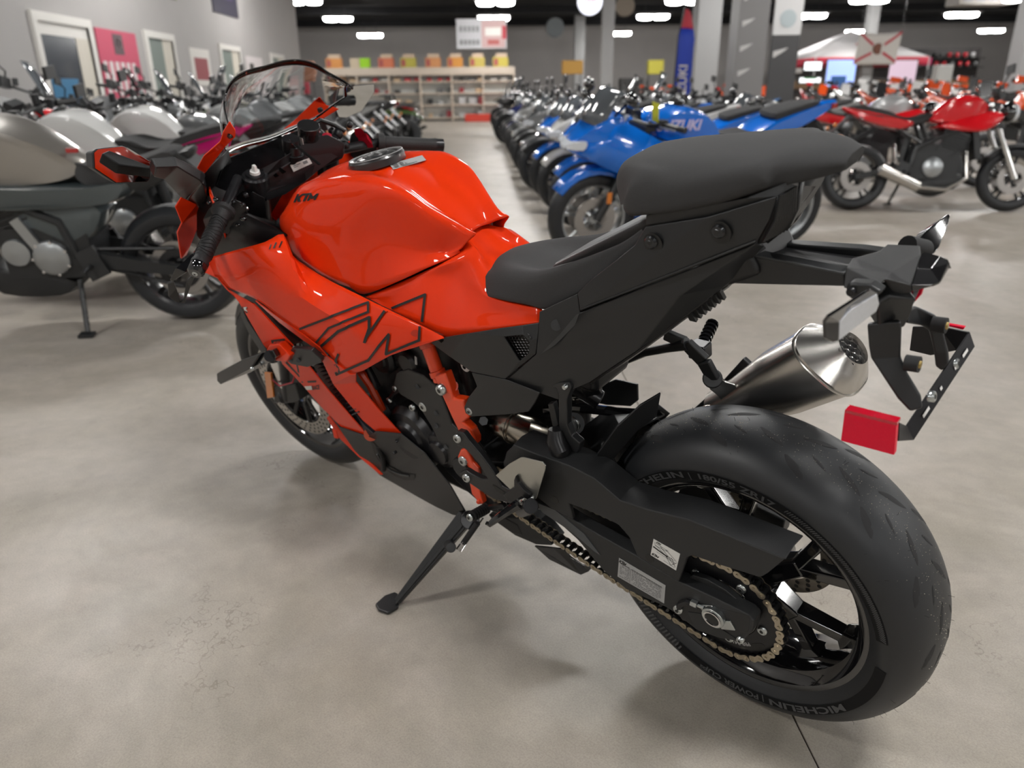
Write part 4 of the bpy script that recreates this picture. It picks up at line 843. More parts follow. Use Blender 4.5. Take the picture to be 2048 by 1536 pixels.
# mirrors
def vec(a): return Vector(a)
mroot = P(385, 370, .205)
shell('mirror_arm', [(306, 325, .345), (352, 323, .300), (372, 334, .280), (401, 351, .245), (409, 358, .232), (370, 393, .238), (355, 378, .250), (326, 349, .30), (303, 345, .345)], [(0, 1, 7, 8), (1, 2, 6, 7), (2, 3, 6), (3, 4, 5, 6)], BLK, .022, bev=.003)
shell('mirror_root', [(401, 352, .240), (409, 358, .232), (414, 385, .200), (390, 415, .200), (366, 395, .236)], [(0, 1, 2, 3, 4)], mat('gloss_dark_plastic', (.015, .015, .016), .25), .03, bev=.004)
MP = [(184, 304), (192, 297), (244, 291), (257, 295), (306, 325), (301, 359), (295, 365), (231, 367), (186, 337)]
C0 = P(245, 330, .385); mn = Vector((-.876, -.451, -.171)).normalized()      # glass faces back and down towards the road
def ray_plane(u, v, c, n):
    d = LT @ (rgt2*((u-1024)/F_PX) - up2*((v-768)/F_PX) + fwd); return CB+d*((c-CB).dot(n)/d.dot(n))
def mirror_on(pts, inner, c, n, name='mirror'):
    q = [ray_plane(u, v, c, n) for u, v in pts]; qi = [ray_plane(u, v, c-n*-.001, n) for u, v in inner]
    ctr = sum(q, Vector())/len(q); back = [ctr+(p-ctr)*.82-n*.028*(-1 if n.dot(CB-c) < 0 else 1) for p in q]
    m = len(q); k = MB().add(q+back, [tuple(range(m)), tuple(range(2*m-1, m-1, -1))]+[(i, m+i, m+(i+1) % m, (i+1) % m) for i in range(m)])
    o = k.build(name, BLK, bike, bev=.003); s = 1 if n.dot(CB-c) > 0 else -1
    q2 = [ctr+(p-ctr)*.94+n*s*.0008 for p in q]; MB().add(q2, [tuple(range(m))]).build('mirror_glass', MIRROR, o); return o
mirror_on(MP, MP, C0, mn)
C1 = P(705, 200, -.385); mirror_on([(678, 175), (708, 170), (751, 166), (751, 183), (724, 223), (690, 238), (676, 236), (669, 219)], [], C1, Vector((-.95, .30, -.10)).normalized())
shell('mirror_shell', [(661, 193, -.37), (675, 180, -.37), (708, 169, -.385), (672, 218, -.36), (668, 222, -.36)], [(0, 1, 2, 3, 4)], BLK, .012, bev=.002)
shell('mirror_arm', [(640, 232, -.22), (666, 220, -.33), (672, 236, -.345), (650, 262, -.22)], [(0, 1, 2, 3)], BLK, .018, bev=.003)
# windscreen
rim_l = [V((530, 133, 0)), V((497, 141, .045)), V((470, 156, .085)), V((453, 180, .118)), V((447, 208, .140)), V((452, 235, .158)), V((459, 256, .166))]
base_l = [Vector((1.50, 0, 1.00)), Vector((1.455, .03, 1.01)), Vector((1.375, .062, 1.02)), Vector((1.30, .098, 1.04)), Vector((1.235, .128, 1.06)), Vector((1.18, .152, 1.085)), Vector((1.13, .166, 1.105))]
rim_l = cr(rim_l, 3); base_l = cr(base_l, 3); rows = []
for a_, b_ in zip(rim_l, base_l):
    m_ = (a_+b_)/2+Vector((.010, 0, .035))*(1-min(1, abs(a_.y)/.2)*.6); rows.append(cr([b_, m_, a_], 5))
rows = [[mir(p) for p in r] for r in rows[:0:-1]]+rows
screen = MB().sheet(rows).build('windscreen', GLASS, bike, solid=.003, sharp=80)
edge = [r[-1] for r in rows]; SMK = mat('smoked_edge', (.05, .05, .05), .1, coat=1); MB().tube([p+Vector((0, 0, .001)) for p in edge], .0012, 6).build('screen_edge', SMK, screen)
# outer nose (far side of the cowl, seen from other places)
rows = []
for i in range(9):
    t = -1+2*i/8; rows.append([Vector((1.50-.10*t*t*s*0-.30*abs(t)**1.6, .215*t, z)) for s, z in ((0, .985), (1, .90))]+[Vector((1.60-.32*abs(t)**1.6, .19*t, .80)), Vector((1.48-.26*abs(t)**1.6, .17*t, .68))])
MB().sheet(rows).build('nose_cowl', ORANGE, bike, solid=.004, sharp=30)
# ---- triple clamp, forks, bars
FORK = Vector((-math.sin(R(24)), 0, math.cos(R(24))))
lf, rf = P(512, 362, .102), P(655, 290, -.102)
k = MB(); 
uc = V((590, 322, 0))
tri = [P(487, 372, .105), P(500, 348, .105), P(560, 318, .05), P(590, 298, 0), P(620, 275, -.06), P(655, 268, -.10), P(690, 285, -.12), P(685, 300, -.11), P(640, 320, -.06), P(610, 345, 0), P(568, 372, .05), P(530, 385, .100), P(500, 388, .11)]
MB().prism(tri, (.008, 0, -.022)).build('triple_clamp', BLKM, bike, bev=.003)
for c, red in ((lf, False), (rf, True)):
    c2 = c+Vector((-.003, 0, .008)); k = disk_on(c2, FORK, [(-.04, .0001), (-.04, .030), (.004, .030), (.008, .027), (.008, .022), (.012, .021), (.012, .0001)], 32); fk = k.build('fork_cap', BLKM, bike, sharp=25)
    disk_on(c2, FORK, [(.012, .012), (.018, .011), (.020, .0001)], 16).build('preload_knob', REDB if red else TAG, fk)
    if not red: MB().bar(c2+FORK*.018, c2+FORK*.032, .016, .006, up=(0, 1, 0), w2=.008).build('adjuster_wing', TAG, fk)
    MB().cyl(c-FORK*.03, c-FORK*.30, .027, n=24).build('fork_tube', BLKM, bike)
MB().cyl(uc+FORK*.002, uc+FORK*.022, .022, n=32).cyl(uc+FORK*.02, uc+FORK*.040, .018, .014, n=20).build('steering_nut', BLKM, bike, bev=.002)
key = MB().cyl(P(583, 300, .0), P(583, 300, .0)+FORK*.03, .020, n=24).build('ignition_barrel', BLKM, bike)
MB().bar(P(578, 296, .01)+FORK*.02, P(640, 332, -.01)+FORK*.004, .006, .002, up=FORK).build('tag_wire', CHROME, bike)
MB().prism(VL([(580, 330, .02), (618, 316, -.01), (624, 326, -.01), (587, 343, .02)]), (0, 0, -.001)).build('paper_tag', TAG, bike)
on_quad(VL([(580, 330, .02), (618, 316, -.01), (624, 326, -.01), (587, 343, .02)]), *rects([(.12, .25, .5, .38), (.12, .5, .35, .6), (.62, .2, .85, .7)]), GREYP, bike)
for a in ([(541, 345), (547, 342), (558, 351), (551, 354)], [(555, 338), (561, 335), (572, 343), (565, 347)]): MB().prism(VL(a, .055), (0, 0, -.001)).build('clamp_slot', INK, bike)
rs = MB().cyl(P(617, 290, -.055), P(617, 252, -.055), .024, n=28).cyl(P(617, 262, -.055), P(617, 250, -.055), .026, n=28).build('brake_reservoir', mat('dark_plastic_clear', (.012, .012, .013), .25, coat=.6), bike, bev=.002)
MB().prism(VL([(599, 275, -.028), (605, 278, -.028), (607, 292, -.028), (601, 290, -.028)]), (0, -.001, 0)).build('reservoir_label', TAG, rs)
# left bar
gi, go = P(448, 420, .215), P(398, 530, .345); gd = (go-gi).normalized()
pth = [gi+(go-gi)*t for t in (0, .06, .08, .14, .2, .35, .5, .65, .8, .93, .95, 1)]
MB().tube(pth, [.026, .026, .021, .017, .0165, .0175, .018, .0175, .0165, .0165, .0185, .0185], 20).build('handlebar_grip', GRIPM, bike)
k = MB()
for i in range(14):
    t = .2+.05*i; c = gi+(go-gi)*t; x, y, d = basis(gd); k.tube([c+(x*math.cos(a)+y*math.sin(a))*.0182+gd*.003*math.sin(3*a+i) for a in [2*math.pi*j/20 for j in range(20)]], .0009, 4, closed=True)
tag(k.build('grip_ribs', GRIPM, bike), kind='stuff')
MB().cyl(go, go+gd*.020, .0175, n=24).cyl(go+gd*.02, go+gd*.025, .0175, .013, n=24).build('bar_end', BLKG, bike); bolt(0, 0, 0, .0058, at=go+gd*.025, d=gd, h=.002)
x0_ = gi-gd*.055
MB().cyl(x0_-gd*.05, gi, .012, n=16).build('handlebar_tube', BLKM, bike)
sg = MB().prism(VL([(405, 440, .235), (418, 415, .22), (440, 402, .205), (470, 398, .180), (492, 408, .165), (494, 435, .165), (485, 462, .17), (455, 465, .19), (448, 440, .21), (425, 432, .235)]), (.02, -.006, -.040)).build('switch_housing', mat('switch_black', (.018, .018, .019), .38), bike, bev=.004)
for u, v, r_ in ((418, 408, .007), (432, 402, .009), (452, 415, .016), (466, 407, .007), (484, 412, .008), (486, 440, .010), (475, 452, .007)): MB().ball(P(u, v, .218 if u < 450 else .19)+Vector((-.012, .004, .006)), r_, (1, .7, .6)).build('switch_button', BLKG, sg)
bolt(491, 391, .145, .007, m=BLKM); bolt(450, 418, .20, .005); bolt(492, 418, .155, .005)
MB().prism(VL([(470, 392, .16), (485, 380, .14), (505, 382, .13), (530, 395, .11), (530, 412, .11), (500, 415, .13), (475, 405, .16)]), (.01, 0, -.03)).build('bar_clamp', BLKM, bike, bev=.004)
# clutch lever + guard
shell('clutch_lever', [(418, 470, .235), (426, 468, .232), (400, 505, .30), (372, 545, .345), (346, 562, .37), (340, 558, .372), (352, 536, .36), (385, 510, .31)], [(0, 1, 2, 7), (7, 2, 3, 6), (6, 3, 4, 5)], BLKG, .008, bev=.002)
shell('lever_guard', [(335, 566, .375), (347, 562, .37), (352, 575, .355), (362, 602, .345), (366, 600, .345), (374, 560, .34), (382, 552, .335), (392, 548, .33), (380, 575, .335), (370, 605, .34), (352, 603, .355), (337, 592, .37)], [(0, 1, 2, 11), (11, 2, 3, 10), (3, 4, 9, 10), (4, 5, 8, 9), (5, 6, 7, 8)], BLK, .006, bev=.002)
# right bar
ri, ro = P(755, 285, -.245), P(871, 290, -.375); rd = (ro-ri).normalized()
MB().tube([ri, ri+(ro-ri)*.1, ri+(ro-ri)*.12, ri+(ro-ri)*.5, ri+(ro-ri)*.9, ro], [.024, .024, .0165, .0175, .0165, .018], 16).build('handlebar_grip', GRIPM, bike)
MB().cyl(ro, ro+rd*.02, .017, n=16).build('bar_end', BLKM, bike)
MB().cyl(rf-FORK*.02, ri, .012, n=12).build('handlebar_tube', BLKM, bike)
rg = MB().prism(VL([(700, 268, -.20), (715, 255, -.21), (735, 262, -.22), (752, 282, -.235), (756, 305, -.235), (725, 305, -.21), (706, 290, -.20)]), (.015, .006, -.03)).build('switch_housing', mat('switch_black', (.018, .018, .019), .38), bike, bev=.004)
MB().prism(VL([(707, 258, -.195), (722, 255, -.2), (728, 262, -.2), (711, 265, -.2)]), (0, 0, -.014)).build('red_switch', REDB, rg, bev=.002)
MB().prism(VL([(714, 270, -.198), (732, 266, -.203), (742, 278, -.21), (744, 284, -.21), (724, 286, -.205)]), (0, 0, -.014)).build('red_switch', REDB, rg, bev=.002)
v, f = fit_text('O', 0, 0, 1, 1, .03)
for u, v_, sz in ((675, 268, .014), (690, 290, .012), (683, 300, .010), (700, 250, .008), (640, 268, .012), (664, 262, .010)): MB().ball(P(u, v_, -.15), sz).build('bar_fitting', BLKM, bike)
MB().tube(VL([(690, 262, -.17), (668, 250, -.15), (640, 240, -.12), (612, 262, -.08)]), .006, 8).build('brake_hose', DEEP, bike)
MB().bar(P(740, 300, -.27), P(845, 306, -.40), .012, .006).build('brake_lever', BLKM, bike, bev=.002)
# ---- front wheel
FWC = Vector((1.481, 0, .300)); stc = Vector((1.58, 0, 0)); SM = Matrix.Translation(stc) @ Matrix.Rotation(.0752, 4, FORK) @ Matrix.Translation(-stc)
fw = MB().cyl(FWC-Vector((0, .05, 0)), FWC+Vector((0, .05, 0)), .030, n=24).build('front_wheel', BLKG, bike); fw.matrix_local = SM
make_rim(fw, FWC, .046, .214, 5, 0, BLKG)
spoke_set(fw, FWC, [20, 92, 164, 236, 308], BLKG, .03, .195, 0, 0, split=.42, spread=15, w0=.034, w1=.016, th=.03)
TPF = [(0, .300), (.02, .298), (.035, .292), (.048, .281), (.057, .266), (.060, .252), (.058, .238), (.053, .228), (.048, .222)]
MB().lathe([(q.x, q.y) for q in cr([Vector((a, b, 0)) for a, b in [(-y, r) for y, r in TPF[:0:-1]]+TPF], 3)], 96, FWC).build('tyre', RUB, fw, sharp=80)
for s in (-1, 1): disc('brake_disc', FWC, .062*s, .118, .160, STEEL, fw, holes=36, rh=.004, th=.005)
k = MB()
for i in range(10): a = 2*math.pi*i/10; k.bar(FWC+Vector((.05*math.cos(a), .052, .05*math.sin(a))), FWC+Vector((.122*math.cos(a+.15), .062, .122*math.sin(a+.15))), .014, .005, up=(0, 1, 0))
tag(k.build('disc_carrier', BLKM, fw), kind='stuff')
fd = Vector((FORK.x, 0, FORK.z))
for s in (-1, 1):
    b = FWC+Vector((-.035, .092*s, 0)); MB().cyl(b+fd*.0, b+fd*.20, .027, n=20).cyl(b-Vector((0, .02*s, 0)), b+Vector((.035, .015*s, 0)), .025, n=16).build('fork_lower', BLKM, bike, bev=.002)
    MB().cyl(b+fd*.20, b+fd*.36, .0205, n=20).build('fork_stanchion', CHROME, bike)
    MB().box(FWC+Vector((-.115, .078*s, .075)), (.05, .06, .11), Matrix.Rotation(R(-30), 3, 'Y')).build('brake_caliper', DEEP, bike, bev=.008)
rows = []
for i in range(11):
    a = R(40+i*10); rows.append([arcpt(.318-(.04 if abs(y) > .9 else (.008 if abs(y) > .6 else 0)), a, .072*y, FWC) for y in (-1, -.7, 0, .7, 1)])
MB().sheet(rows).build('front_fender', BLK, bike, solid=.003)
MB().cyl(P(553, 720, .10), P(573, 770, .10), .020, n=20).build('fork_stanchion', CHROME, bike)
plate('fork_bracket', [(545, 772), (590, 768), (600, 800), (588, 806), (548, 806)], DEEP, .05, .115, bev=.004)
MB().tube(VL([(545, 760, .12), (560, 772, .13), (585, 765, .13), (590, 750, .12)]), .0025, 6).build('wheel_sensor_cable', WIREC, bike)
plate('amber_reflector', [(528, 745), (541, 747), (547, 795), (534, 797)], AMBER, .008, .120, bev=.002)
plate('fender_blade', [(482, 612), (494, 640), (532, 698), (533, 714), (523, 706), (498, 668), (480, 630)], BLK, .006, .19, bev=.001)
# ---- engine, frame and the parts between fairing and swingarm
eng = MB().box((.86, 0, .42), (.40, .20, .34)).box((.90, 0, .68), (.34, .22, .22)).box((.70, 0, .55), (.22, .20, .26)).box((1.00, 0, .82), (.30, .24, .16)).build('engine', DEEP, bike, bev=.02, seg=3)
for (x, y, z, r, h) in ((.80, .10, .40, .085, .05), (.93, .10, .42, .060, .045), (.70, .10, .40, .050, .045), (.86, .10, .60, .045, .03)):
    MB().lathe([(y, .0001), (y+h*.5, .0001), (y+h, .0001), (y+h, r*.55), (y+h*.85, r*.62), (y+h*.8, r*.85), (y+h*.5, r), (y-.02, r)], 36, (x, 0, z)).build('engine_cover', BLKM, bike, sharp=30)
plate('frame_cover', T_ := [(792, 745), (815, 738), (845, 750), (871, 771), (886, 800), (903, 848), (940, 880), (962, 915), (990, 950), (975, 960), (940, 960), (905, 930), (880, 890), (860, 850), (835, 810), (800, 790), (786, 768)], BLK, .02, .138, bev=.004)
for u, v in ((836, 773), (873, 826), (874, 851), (893, 893)): MB().cyl(P(u, v, .1382), P(u, v, .139), .006, n=16).build('cover_hole', INK, bike)
plate('frame_cover_lower', [(862, 880), (900, 905), (925, 930), (950, 965), (985, 1000), (1000, 1030), (975, 1020), (935, 985), (895, 945), (865, 905)], BLKM, .02, .125, bev=.004)
plate('head_cover', [(783, 700), (810, 690), (840, 690), (860, 715), (866, 745), (845, 760), (815, 745), (795, 725)], BLKM, .03, .118, bev=.006)
MB().lathe([(.118, .0001), (.135, .0001), (.135, .022), (.128, .028), (.10, .030)], 28, P(822, 722, .118)*1-Vector((0, .118, 0))).build('cam_cover', DEEP, bike)
plate('cam_badge', [(829, 712), (833, 715), (834, 730), (830, 729)], GREYS, .001, .136, bev=0)
for u, v, y_, r_ in ((791, 777, .13, .008), (820, 784, .13, .008), (825, 815, .13, .008), (847, 813, .135, .012), (779, 801, .13, .008), (799, 778, .12, .006)): bolt(u, v, y_, r_, parent=eng)
MB().tube(VL([(779, 801, .125), (790, 785, .128), (805, 776, .13), (820, 784, .128), (832, 800, .128), (847, 813, .128)]), .007, 8).build('coolant_pipe', BLKM, bike)
MB().tube(VL([(832, 822, .13), (838, 850, .13), (850, 890, .13), (858, 930, .125)]), .004, 8).build('cable', DEEP, bike)
MB().tube(VL([(735, 735, .13), (745, 755, .13), (752, 775, .128)]), [.008, .009, .012], 10).build('coolant_hose', BLKM, bike)
MB().tube(VL([(735, 850, .14), (750, 880, .145), (765, 915, .14), (768, 940, .13)]), .006, 8).build('coolant_hose', RUBD, bike)
for i, (a, b) in enumerate((((760, 830), (800, 870)), ((770, 850), (815, 815)), ((790, 870), (830, 845)), ((800, 890), (840, 900)))): MB().bar(P(*a, .125), P(*b, .12), .010, .010).build('engine_rib', DEEP, bike, bev=.002)
MB().cyl(P(742, 868, .16), P(742, 868, .12), .018, n=16).build('reservoir_cap', mat('orange_cap', (.5, .06, .01), .5), bike)
MB().tube(VL([(690, 700, .14), (715, 735, .145), (740, 770, .14), (765, 820, .135)]), .010, 8).build('frame_tube_front', FRAME_OR, bike)
# trellis frame, orange
def ftube(name, pl, rr): return MB().tube(VL(pl), rr, 18).build(name, FRAME_OR, bike)
ftube('frame_tube', [(836, 640, .120), (855, 690, .125), (875, 745, .130), (880, 760, .130)], .0145)
k = MB().cyl(P(873, 740, .13), P(878, 752, .131), .0175, n=20).cyl(P(855, 683, .125), P(859, 693, .126), .020, n=20); k.build('frame_collar', FRAME_OR, bike, bev=.002)
plate('frame_node', [(867, 752), (889, 746), (897, 768), (906, 797), (927, 801), (928, 812), (938, 836), (926, 846), (941, 860), (950, 880), (950, 892), (934, 885), (916, 862), (902, 833), (884, 793)], FRAME_OR, .022, .147, bev=.005, seg=3)
MB().cyl(P(905, 772, .115), P(905, 772, .135), .012, n=16).build('frame_boss', FRAME_OR, bike)
plate('frame_lower_node', [(914, 914), (920, 900), (930, 896), (945, 925), (957, 938), (958, 952), (950, 952), (935, 940), (920, 932)], FRAME_OR, .025, .145, bev=.004, seg=3)
plate('frame_lower_link', [(937, 958), (957, 970), (961, 990), (966, 1008), (958, 1010), (950, 996), (943, 988)], FRAME_OR, .02, .138, bev=.003)
bolt(884, 778, .149, .0125, h=.009); bolt(926, 922, .147, .0115); bolt(958, 1003, .139, .005, m=FRAME_OR)
bolt(940, 822, .150, .0085); bolt(932, 732, .10, .012, m=TAG)
# rider footrest hanger
HY = .178
hg = MB().prism(VL([(906, 874), (914, 862), (926, 866), (938, 882), (960, 908), (985, 942), (1003, 972), (1030, 985), (1040, 1000), (1036, 1012), (1010, 1005), (985, 998), (962, 983), (940, 968), (924, 958), (918, 946), (930, 940), (942, 948), (962, 958), (975, 958), (955, 925), (932, 900), (912, 890)], HY), (0, -.014, 0)).build('footrest_hanger', BLK, bike, bev=.003)
bolt(915, 877, HY+.001, .0095); bolt(933, 956, HY+.001, .0095)
plate('hanger_slot', [(985, 970), (991, 972), (1010, 985), (1008, 991), (992, 982)], INK, .001, HY+.001, bev=0, parent=hg)
plate('heel_guard', [(991, 951), (1018, 928), (1041, 915), (1047, 915), (1084, 924), (1091, 932), (1090, 940), (1072, 998), (1064, 1000), (1045, 990), (1020, 979)], ALU, .003, HY+.012, bev=.001)
bolt(1063, 995, HY+.014, .005); 
MB().prism(VL([(1020, 979), (1027, 975), (1027, 960), (1030, 952), (1035, 966), (1046, 979), (1060, 990), (1060, 1003), (1035, 1010), (1015, 1003), (1005, 990)], HY+.02), (0, -.016, 0)).build('footrest_bracket', BLKM, bike, bev=.003)
MB().tube(VL([(1046, 1004, .205), (1030, 1012, .225), (1008, 1027, .245), (990, 1040, .262), (978, 1049, .272), (973, 1046, .275)]), [.012, .010, .008, .007, .006, .004], 10).build('footrest', BLKG, bike)
MB().cyl(P(1044, 1020, .175), P(1062, 1012, .215), .015, n=18).build('footrest_pivot', BLKM, bike, bev=.002)
k = MB(); a_, b_ = P(1034, 1008, .215), P(1050, 1002, .215); x, y, d = basis(b_-a_)
k.tube([a_+(b_-a_)*(i/40)+(x*math.cos(i*1.0)+y*math.sin(i*1.0))*.005 for i in range(41)], .0012, 5); k.build('return_spring', CHROME, bike)
# shift peg near the stand
a_, b_ = P(940, 1035, .20), P(974, 1016, .15); x, y, d = basis(b_-a_)
pk = MB().cyl(a_, b_, .009, n=16)
for i in range(7): c = a_+(b_-a_)*(.12+.13*i); pk.cyl(c, c+d*.004, .0125, n=16)
pk.build('shift_peg', RUBD, bike); bolt(0, 0, 0, .0085, at=a_, d=(a_-b_).normalized())
MB().bar(b_, P(1010, 1010, .15), .012, .010).build('shift_lever', BLKM, bike, bev=.002)
# side stand
def W2B(x, y, z): return LT @ (Vector((x, y, z))-Vector((0, 0, DZ)))
def floorpt(u, v, z=0):
    d = rgt2*((u-1024)/F_PX) - up2*((v-768)/F_PX) + fwd; return LT @ (CAM+d*((z-CAM.z)/d.z)-Vector((0, 0, DZ)))
top_, bot = P(934, 1032, .150), floorpt(795, 1203, .012)
st = MB().bar(top_, bot, .040, .024, up=(0, 1, 0), w2=.017, h2=.014).build('side_stand', BLK, bike, bev=.003)
MB().bar(top_+Vector((-.008, .012, 0)), bot+Vector((-.002, .008, 0)), .010, .010, up=(0, 1, 0), w2=.006).build('stand_ridge', BLK, st, bev=.002)
fpts = [(751, 1213), (770, 1196), (790, 1189), (802, 1196), (797, 1219), (776, 1231), (757, 1224)]
MB().prism([floorpt(u, v, .001) for u, v in fpts], LT @ Vector((0, 0, .009))).build('stand_foot', BLK, st, bev=.003)
MB().cyl(P(902, 1095, .235), P(898, 1090, .215), .012, n=16).build('stand_stop', BLK, st, bev=.002)
MB().cyl(P(940, 1040, .165), P(938, 1038, .12), .022, n=20).build('stand_pivot', BLKM, bike, bev=.002)
a_, b_ = P(955, 1046, .170), P(916, 1102, .215); x, y, d = basis(b_-a_)
k = MB().cyl(a_, a_+(b_-a_)*.72, .007, n=12); k.build('spring_sleeve', RUBD, bike)
L0 = (b_-a_); MB().tube([a_+L0*(.66+.3*i/60)+(x*math.cos(i*.9)+y*math.sin(i*.9))*.006 for i in range(61)], .0014, 5).tube([a_+L0*.95, b_, b_+Vector((0, -.02, -.004))], .0018, 5).build('stand_spring', CHROME, bike)
MB().tube([a_+Vector((0, -.018, 0)), b_+Vector((0, -.022, 0))], .0022, 6).build('stand_spring', CHROME, bike)
# belly silencer, scoop
plate('collector_cover', [(1000, 1033), (1040, 1036), (1070, 1050), (1104, 1092), (1072, 1090), (1030, 1072), (985, 1040), (975, 1030)], BLK, .05, .085, bev=.004)
plate('collector_inner', [(985, 1040), (1010, 1036), (1035, 1050), (1045, 1072), (1025, 1068)], DEEP, .06, .087, bev=.004)
shell('lower_scoop', [(1070, 1091, .080), (1108, 1095, .080), (1128, 1098, .075), (1140, 1112, .07), (1164, 1128, .06), (1185, 1134, .055), (1178, 1142, .06), (1162, 1149, .072), (1100, 1118, .085)], [(0, 1, 7, 8), (1, 2, 3, 7), (3, 4, 6, 7), (4, 5, 6)], BLKG, .006, bev=.001)
# exhaust mid pipe
MB().tube(VL([(975, 840, .05), (1000, 846, .075), (1025, 854, .085), (1052, 864, .08), (1085, 874, .05), (1125, 878, -.01)]), [.026, .029, .031, .034, .038, .034], 24).build('exhaust_pipe', STEELD, bike)
MB().tube([P(1029, 855, .084)+Vector((0, .034*math.cos(a), .034*math.sin(a))) for a in [2*math.pi*i/24 for i in range(24)]], .0016, 5, closed=True).build('pipe_seam', STEELD, bike)
MB().cyl(P(967, 842, .10), P(967, 842, .12), .010, n=6).build('linkage_bolt', BLKM, bike)
MB().box((.50, -.045, .50), (.12, .08, .14)).box((.42, -.02, .64), (.24, .12, .05)).box((.62, -.02, .64), (.08, .16, .14)).build('shock_linkage', DEEP, bike, bev=.015)
MB().cyl((.45, -.06, .45), (.38, -.05, .70), .032, n=24).build('rear_shock', BLKM, bike)
k = MB(); k.tube([Vector((.47-.10*i/120, -.06, .44+.24*i/120))+Vector((.036*math.cos(i*.42), .036*math.sin(i*.42), 0)) for i in range(121)], .006, 8); k.build('shock_spring', BLKG, bike)
MB().cyl(P(1165, 772, -.02), P(1195, 760, -.04), .03, n=20).cyl(P(1150, 770, -.01), P(1200, 800, -.03), .02, n=16).build('shock_reservoir', BLKM, bike, bev=.003)
MB().cyl(P(1146, 848, .075), P(1146, 848, .05), .022, n=24).build('shock_mount', BLKM, bike); bolt(1146, 848, .076, .015)
MB().tube(VL([(1090, 820, .02), (1150, 815, 0), (1220, 822, -.03), (1290, 838, -.05), (1320, 850, -.05)]), .010, 8).build('brake_line', BLKG, bike)
shell('far_guard', [(1168, 800, -.12), (1196, 772, -.13), (1232, 758, -.13), (1276, 768, -.13), (1277, 800, -.13), (1262, 812, -.13), (1215, 808, -.12)], [(0, 1, 2, 3, 4, 5, 6)], BLK, .006)
# passenger footrest, left
plate('passenger_hanger', [(1096, 772), (1118, 765), (1138, 766), (1142, 776), (1134, 800), (1134, 850), (1143, 872), (1160, 887), (1158, 900), (1140, 925), (1128, 928), (1126, 918), (1138, 900), (1122, 880), (1117, 850), (1116, 790), (1112, 778)], BLK, .016, .128, bev=.003)
plate('hanger_brace', [(1095, 808), (1106, 806), (1117, 850), (1112, 858), (1104, 852)], BLK, .012, .118, bev=.002)
MB().tube(VL([(1112, 858, .13), (1113, 880, .135), (1122, 902, .14), (1132, 922, .14)]), [.014, .020, .020, .010], 12).build('passenger_footrest', BLKM, bike); bolt(1143, 919, .142, .004); bolt(1131, 773, .13, .005)
# ---- black side covers below the tank and under the seat
MESHM = mat('mesh_black', (.012, .012, .012), .3)
shell('side_cover', [(862, 684, .135), (888, 675, .162), (940, 666, .156), (1000, 656, .146), (1046, 650, .134), (1079, 645, .125), (1076, 675, .132), (1072, 707, .138), (1046, 727, .142), (1012, 757, .150), (944, 743, .152), (900, 712, .144), (1009, 673, .150), (1047, 670, .142), (1059, 683, .141), (1058, 706, .143), (1040, 721, .146)],
      [(0, 1, 2, 11), (11, 2, 12, 10), (2, 3, 12), (3, 4, 13, 12), (4, 5, 6, 14, 13), (14, 6, 7, 15), (15, 7, 8, 16), (16, 8, 9), (16, 9, 10, 12)], BLK, .004, bev=.0015, mirror=True)
plate('cover_backing', [(1005, 668), (1052, 665), (1064, 684), (1062, 712), (1042, 726)], INK, .003, .134, bev=0)
k = MB(); cell = 6.2
for r_ in range(9):
    for c_ in range(9):
        u = 1006+c_*cell*1.0+(r_ % 2)*cell/2; v = 671+r_*cell*.86
        if v < 671 or u > 1059-(v-700)*.5*(v > 700) or u < 1009+(v-673)*.62: continue
        k.tube([P(u+3.3*math.cos(a), v+3.3*math.sin(a), .1405) for a in [math.pi/6+math.pi/3*j for j in range(6)]], .0005, 4, closed=True)
tag(k.build('vent_mesh', MESHM, bike), kind='stuff')
shell('lower_side_cover', [(944, 744, .150), (1012, 758, .150), (1046, 771, .145), (1081, 785, .138), (1070, 806, .142), (1058, 823, .145), (1012, 829, .150), (944, 833, .152), (932, 826, .150), (929, 814, .150), (938, 794, .150), (955, 772, .148)],
      [(0, 1, 10, 11), (1, 9, 10), (1, 2, 6, 9), (9, 6, 7, 8), (2, 3, 4, 5, 6)], BLK, .004, bev=.002, mirror=True)
shell('subframe_cover', [(1080, 623, .118), (1156, 587, .112), (1161, 625, .118), (1512, 485, .080), (1528, 490, .050), (1453, 569, .060), (1274, 701, .095), (1180, 764, .110), (1143, 780, .118), (1122, 800, .120), (1081, 786, .130), (1014, 758, .145), (1073, 707, .137), (1078, 650, .126), (1120, 690, .130), (1360, 590, .098)],
      [(0, 1, 2, 13), (13, 2, 14, 12), (12, 14, 10, 11), (2, 15, 6, 14), (2, 3, 15), (15, 3, 4, 5), (15, 5, 6), (14, 6, 7), (14, 7, 8), (14, 8, 9, 10)], BLK, .004, bev=.002, mirror=True)
plate('cover_edge', [(1081, 708), (1120, 668), (1152, 630), (1158, 628), (1150, 650), (1110, 690), (1076, 712)], mat('soft_black', (.03, .032, .034), .5), .001, .1385, bev=0)
MB().cyl(P(1113, 650, .127), P(1113, 650, .1285), .0095, n=20).build('screw_recess', INK, bike)
shell('tail_side_panel', [(1156, 586, .112), (1188, 555, .108), (1227, 525, .104), (1270, 490, .100), (1292, 453, .094), (1420, 432, .092), (1556, 391, .082), (1540, 440, .082), (1513, 484, .084), (1340, 553, .102), (1161, 621, .119), (1300, 520, .106), (1430, 490, .094)],
      [(0, 1, 10), (1, 2, 11, 10), (2, 3, 11), (3, 4, 5, 11), (5, 12, 11), (5, 6, 7, 12), (7, 8, 12), (12, 8, 9), (11, 12, 9), (10, 11, 9)], BLK, .004, bev=.002, mirror=True, sharp=30)
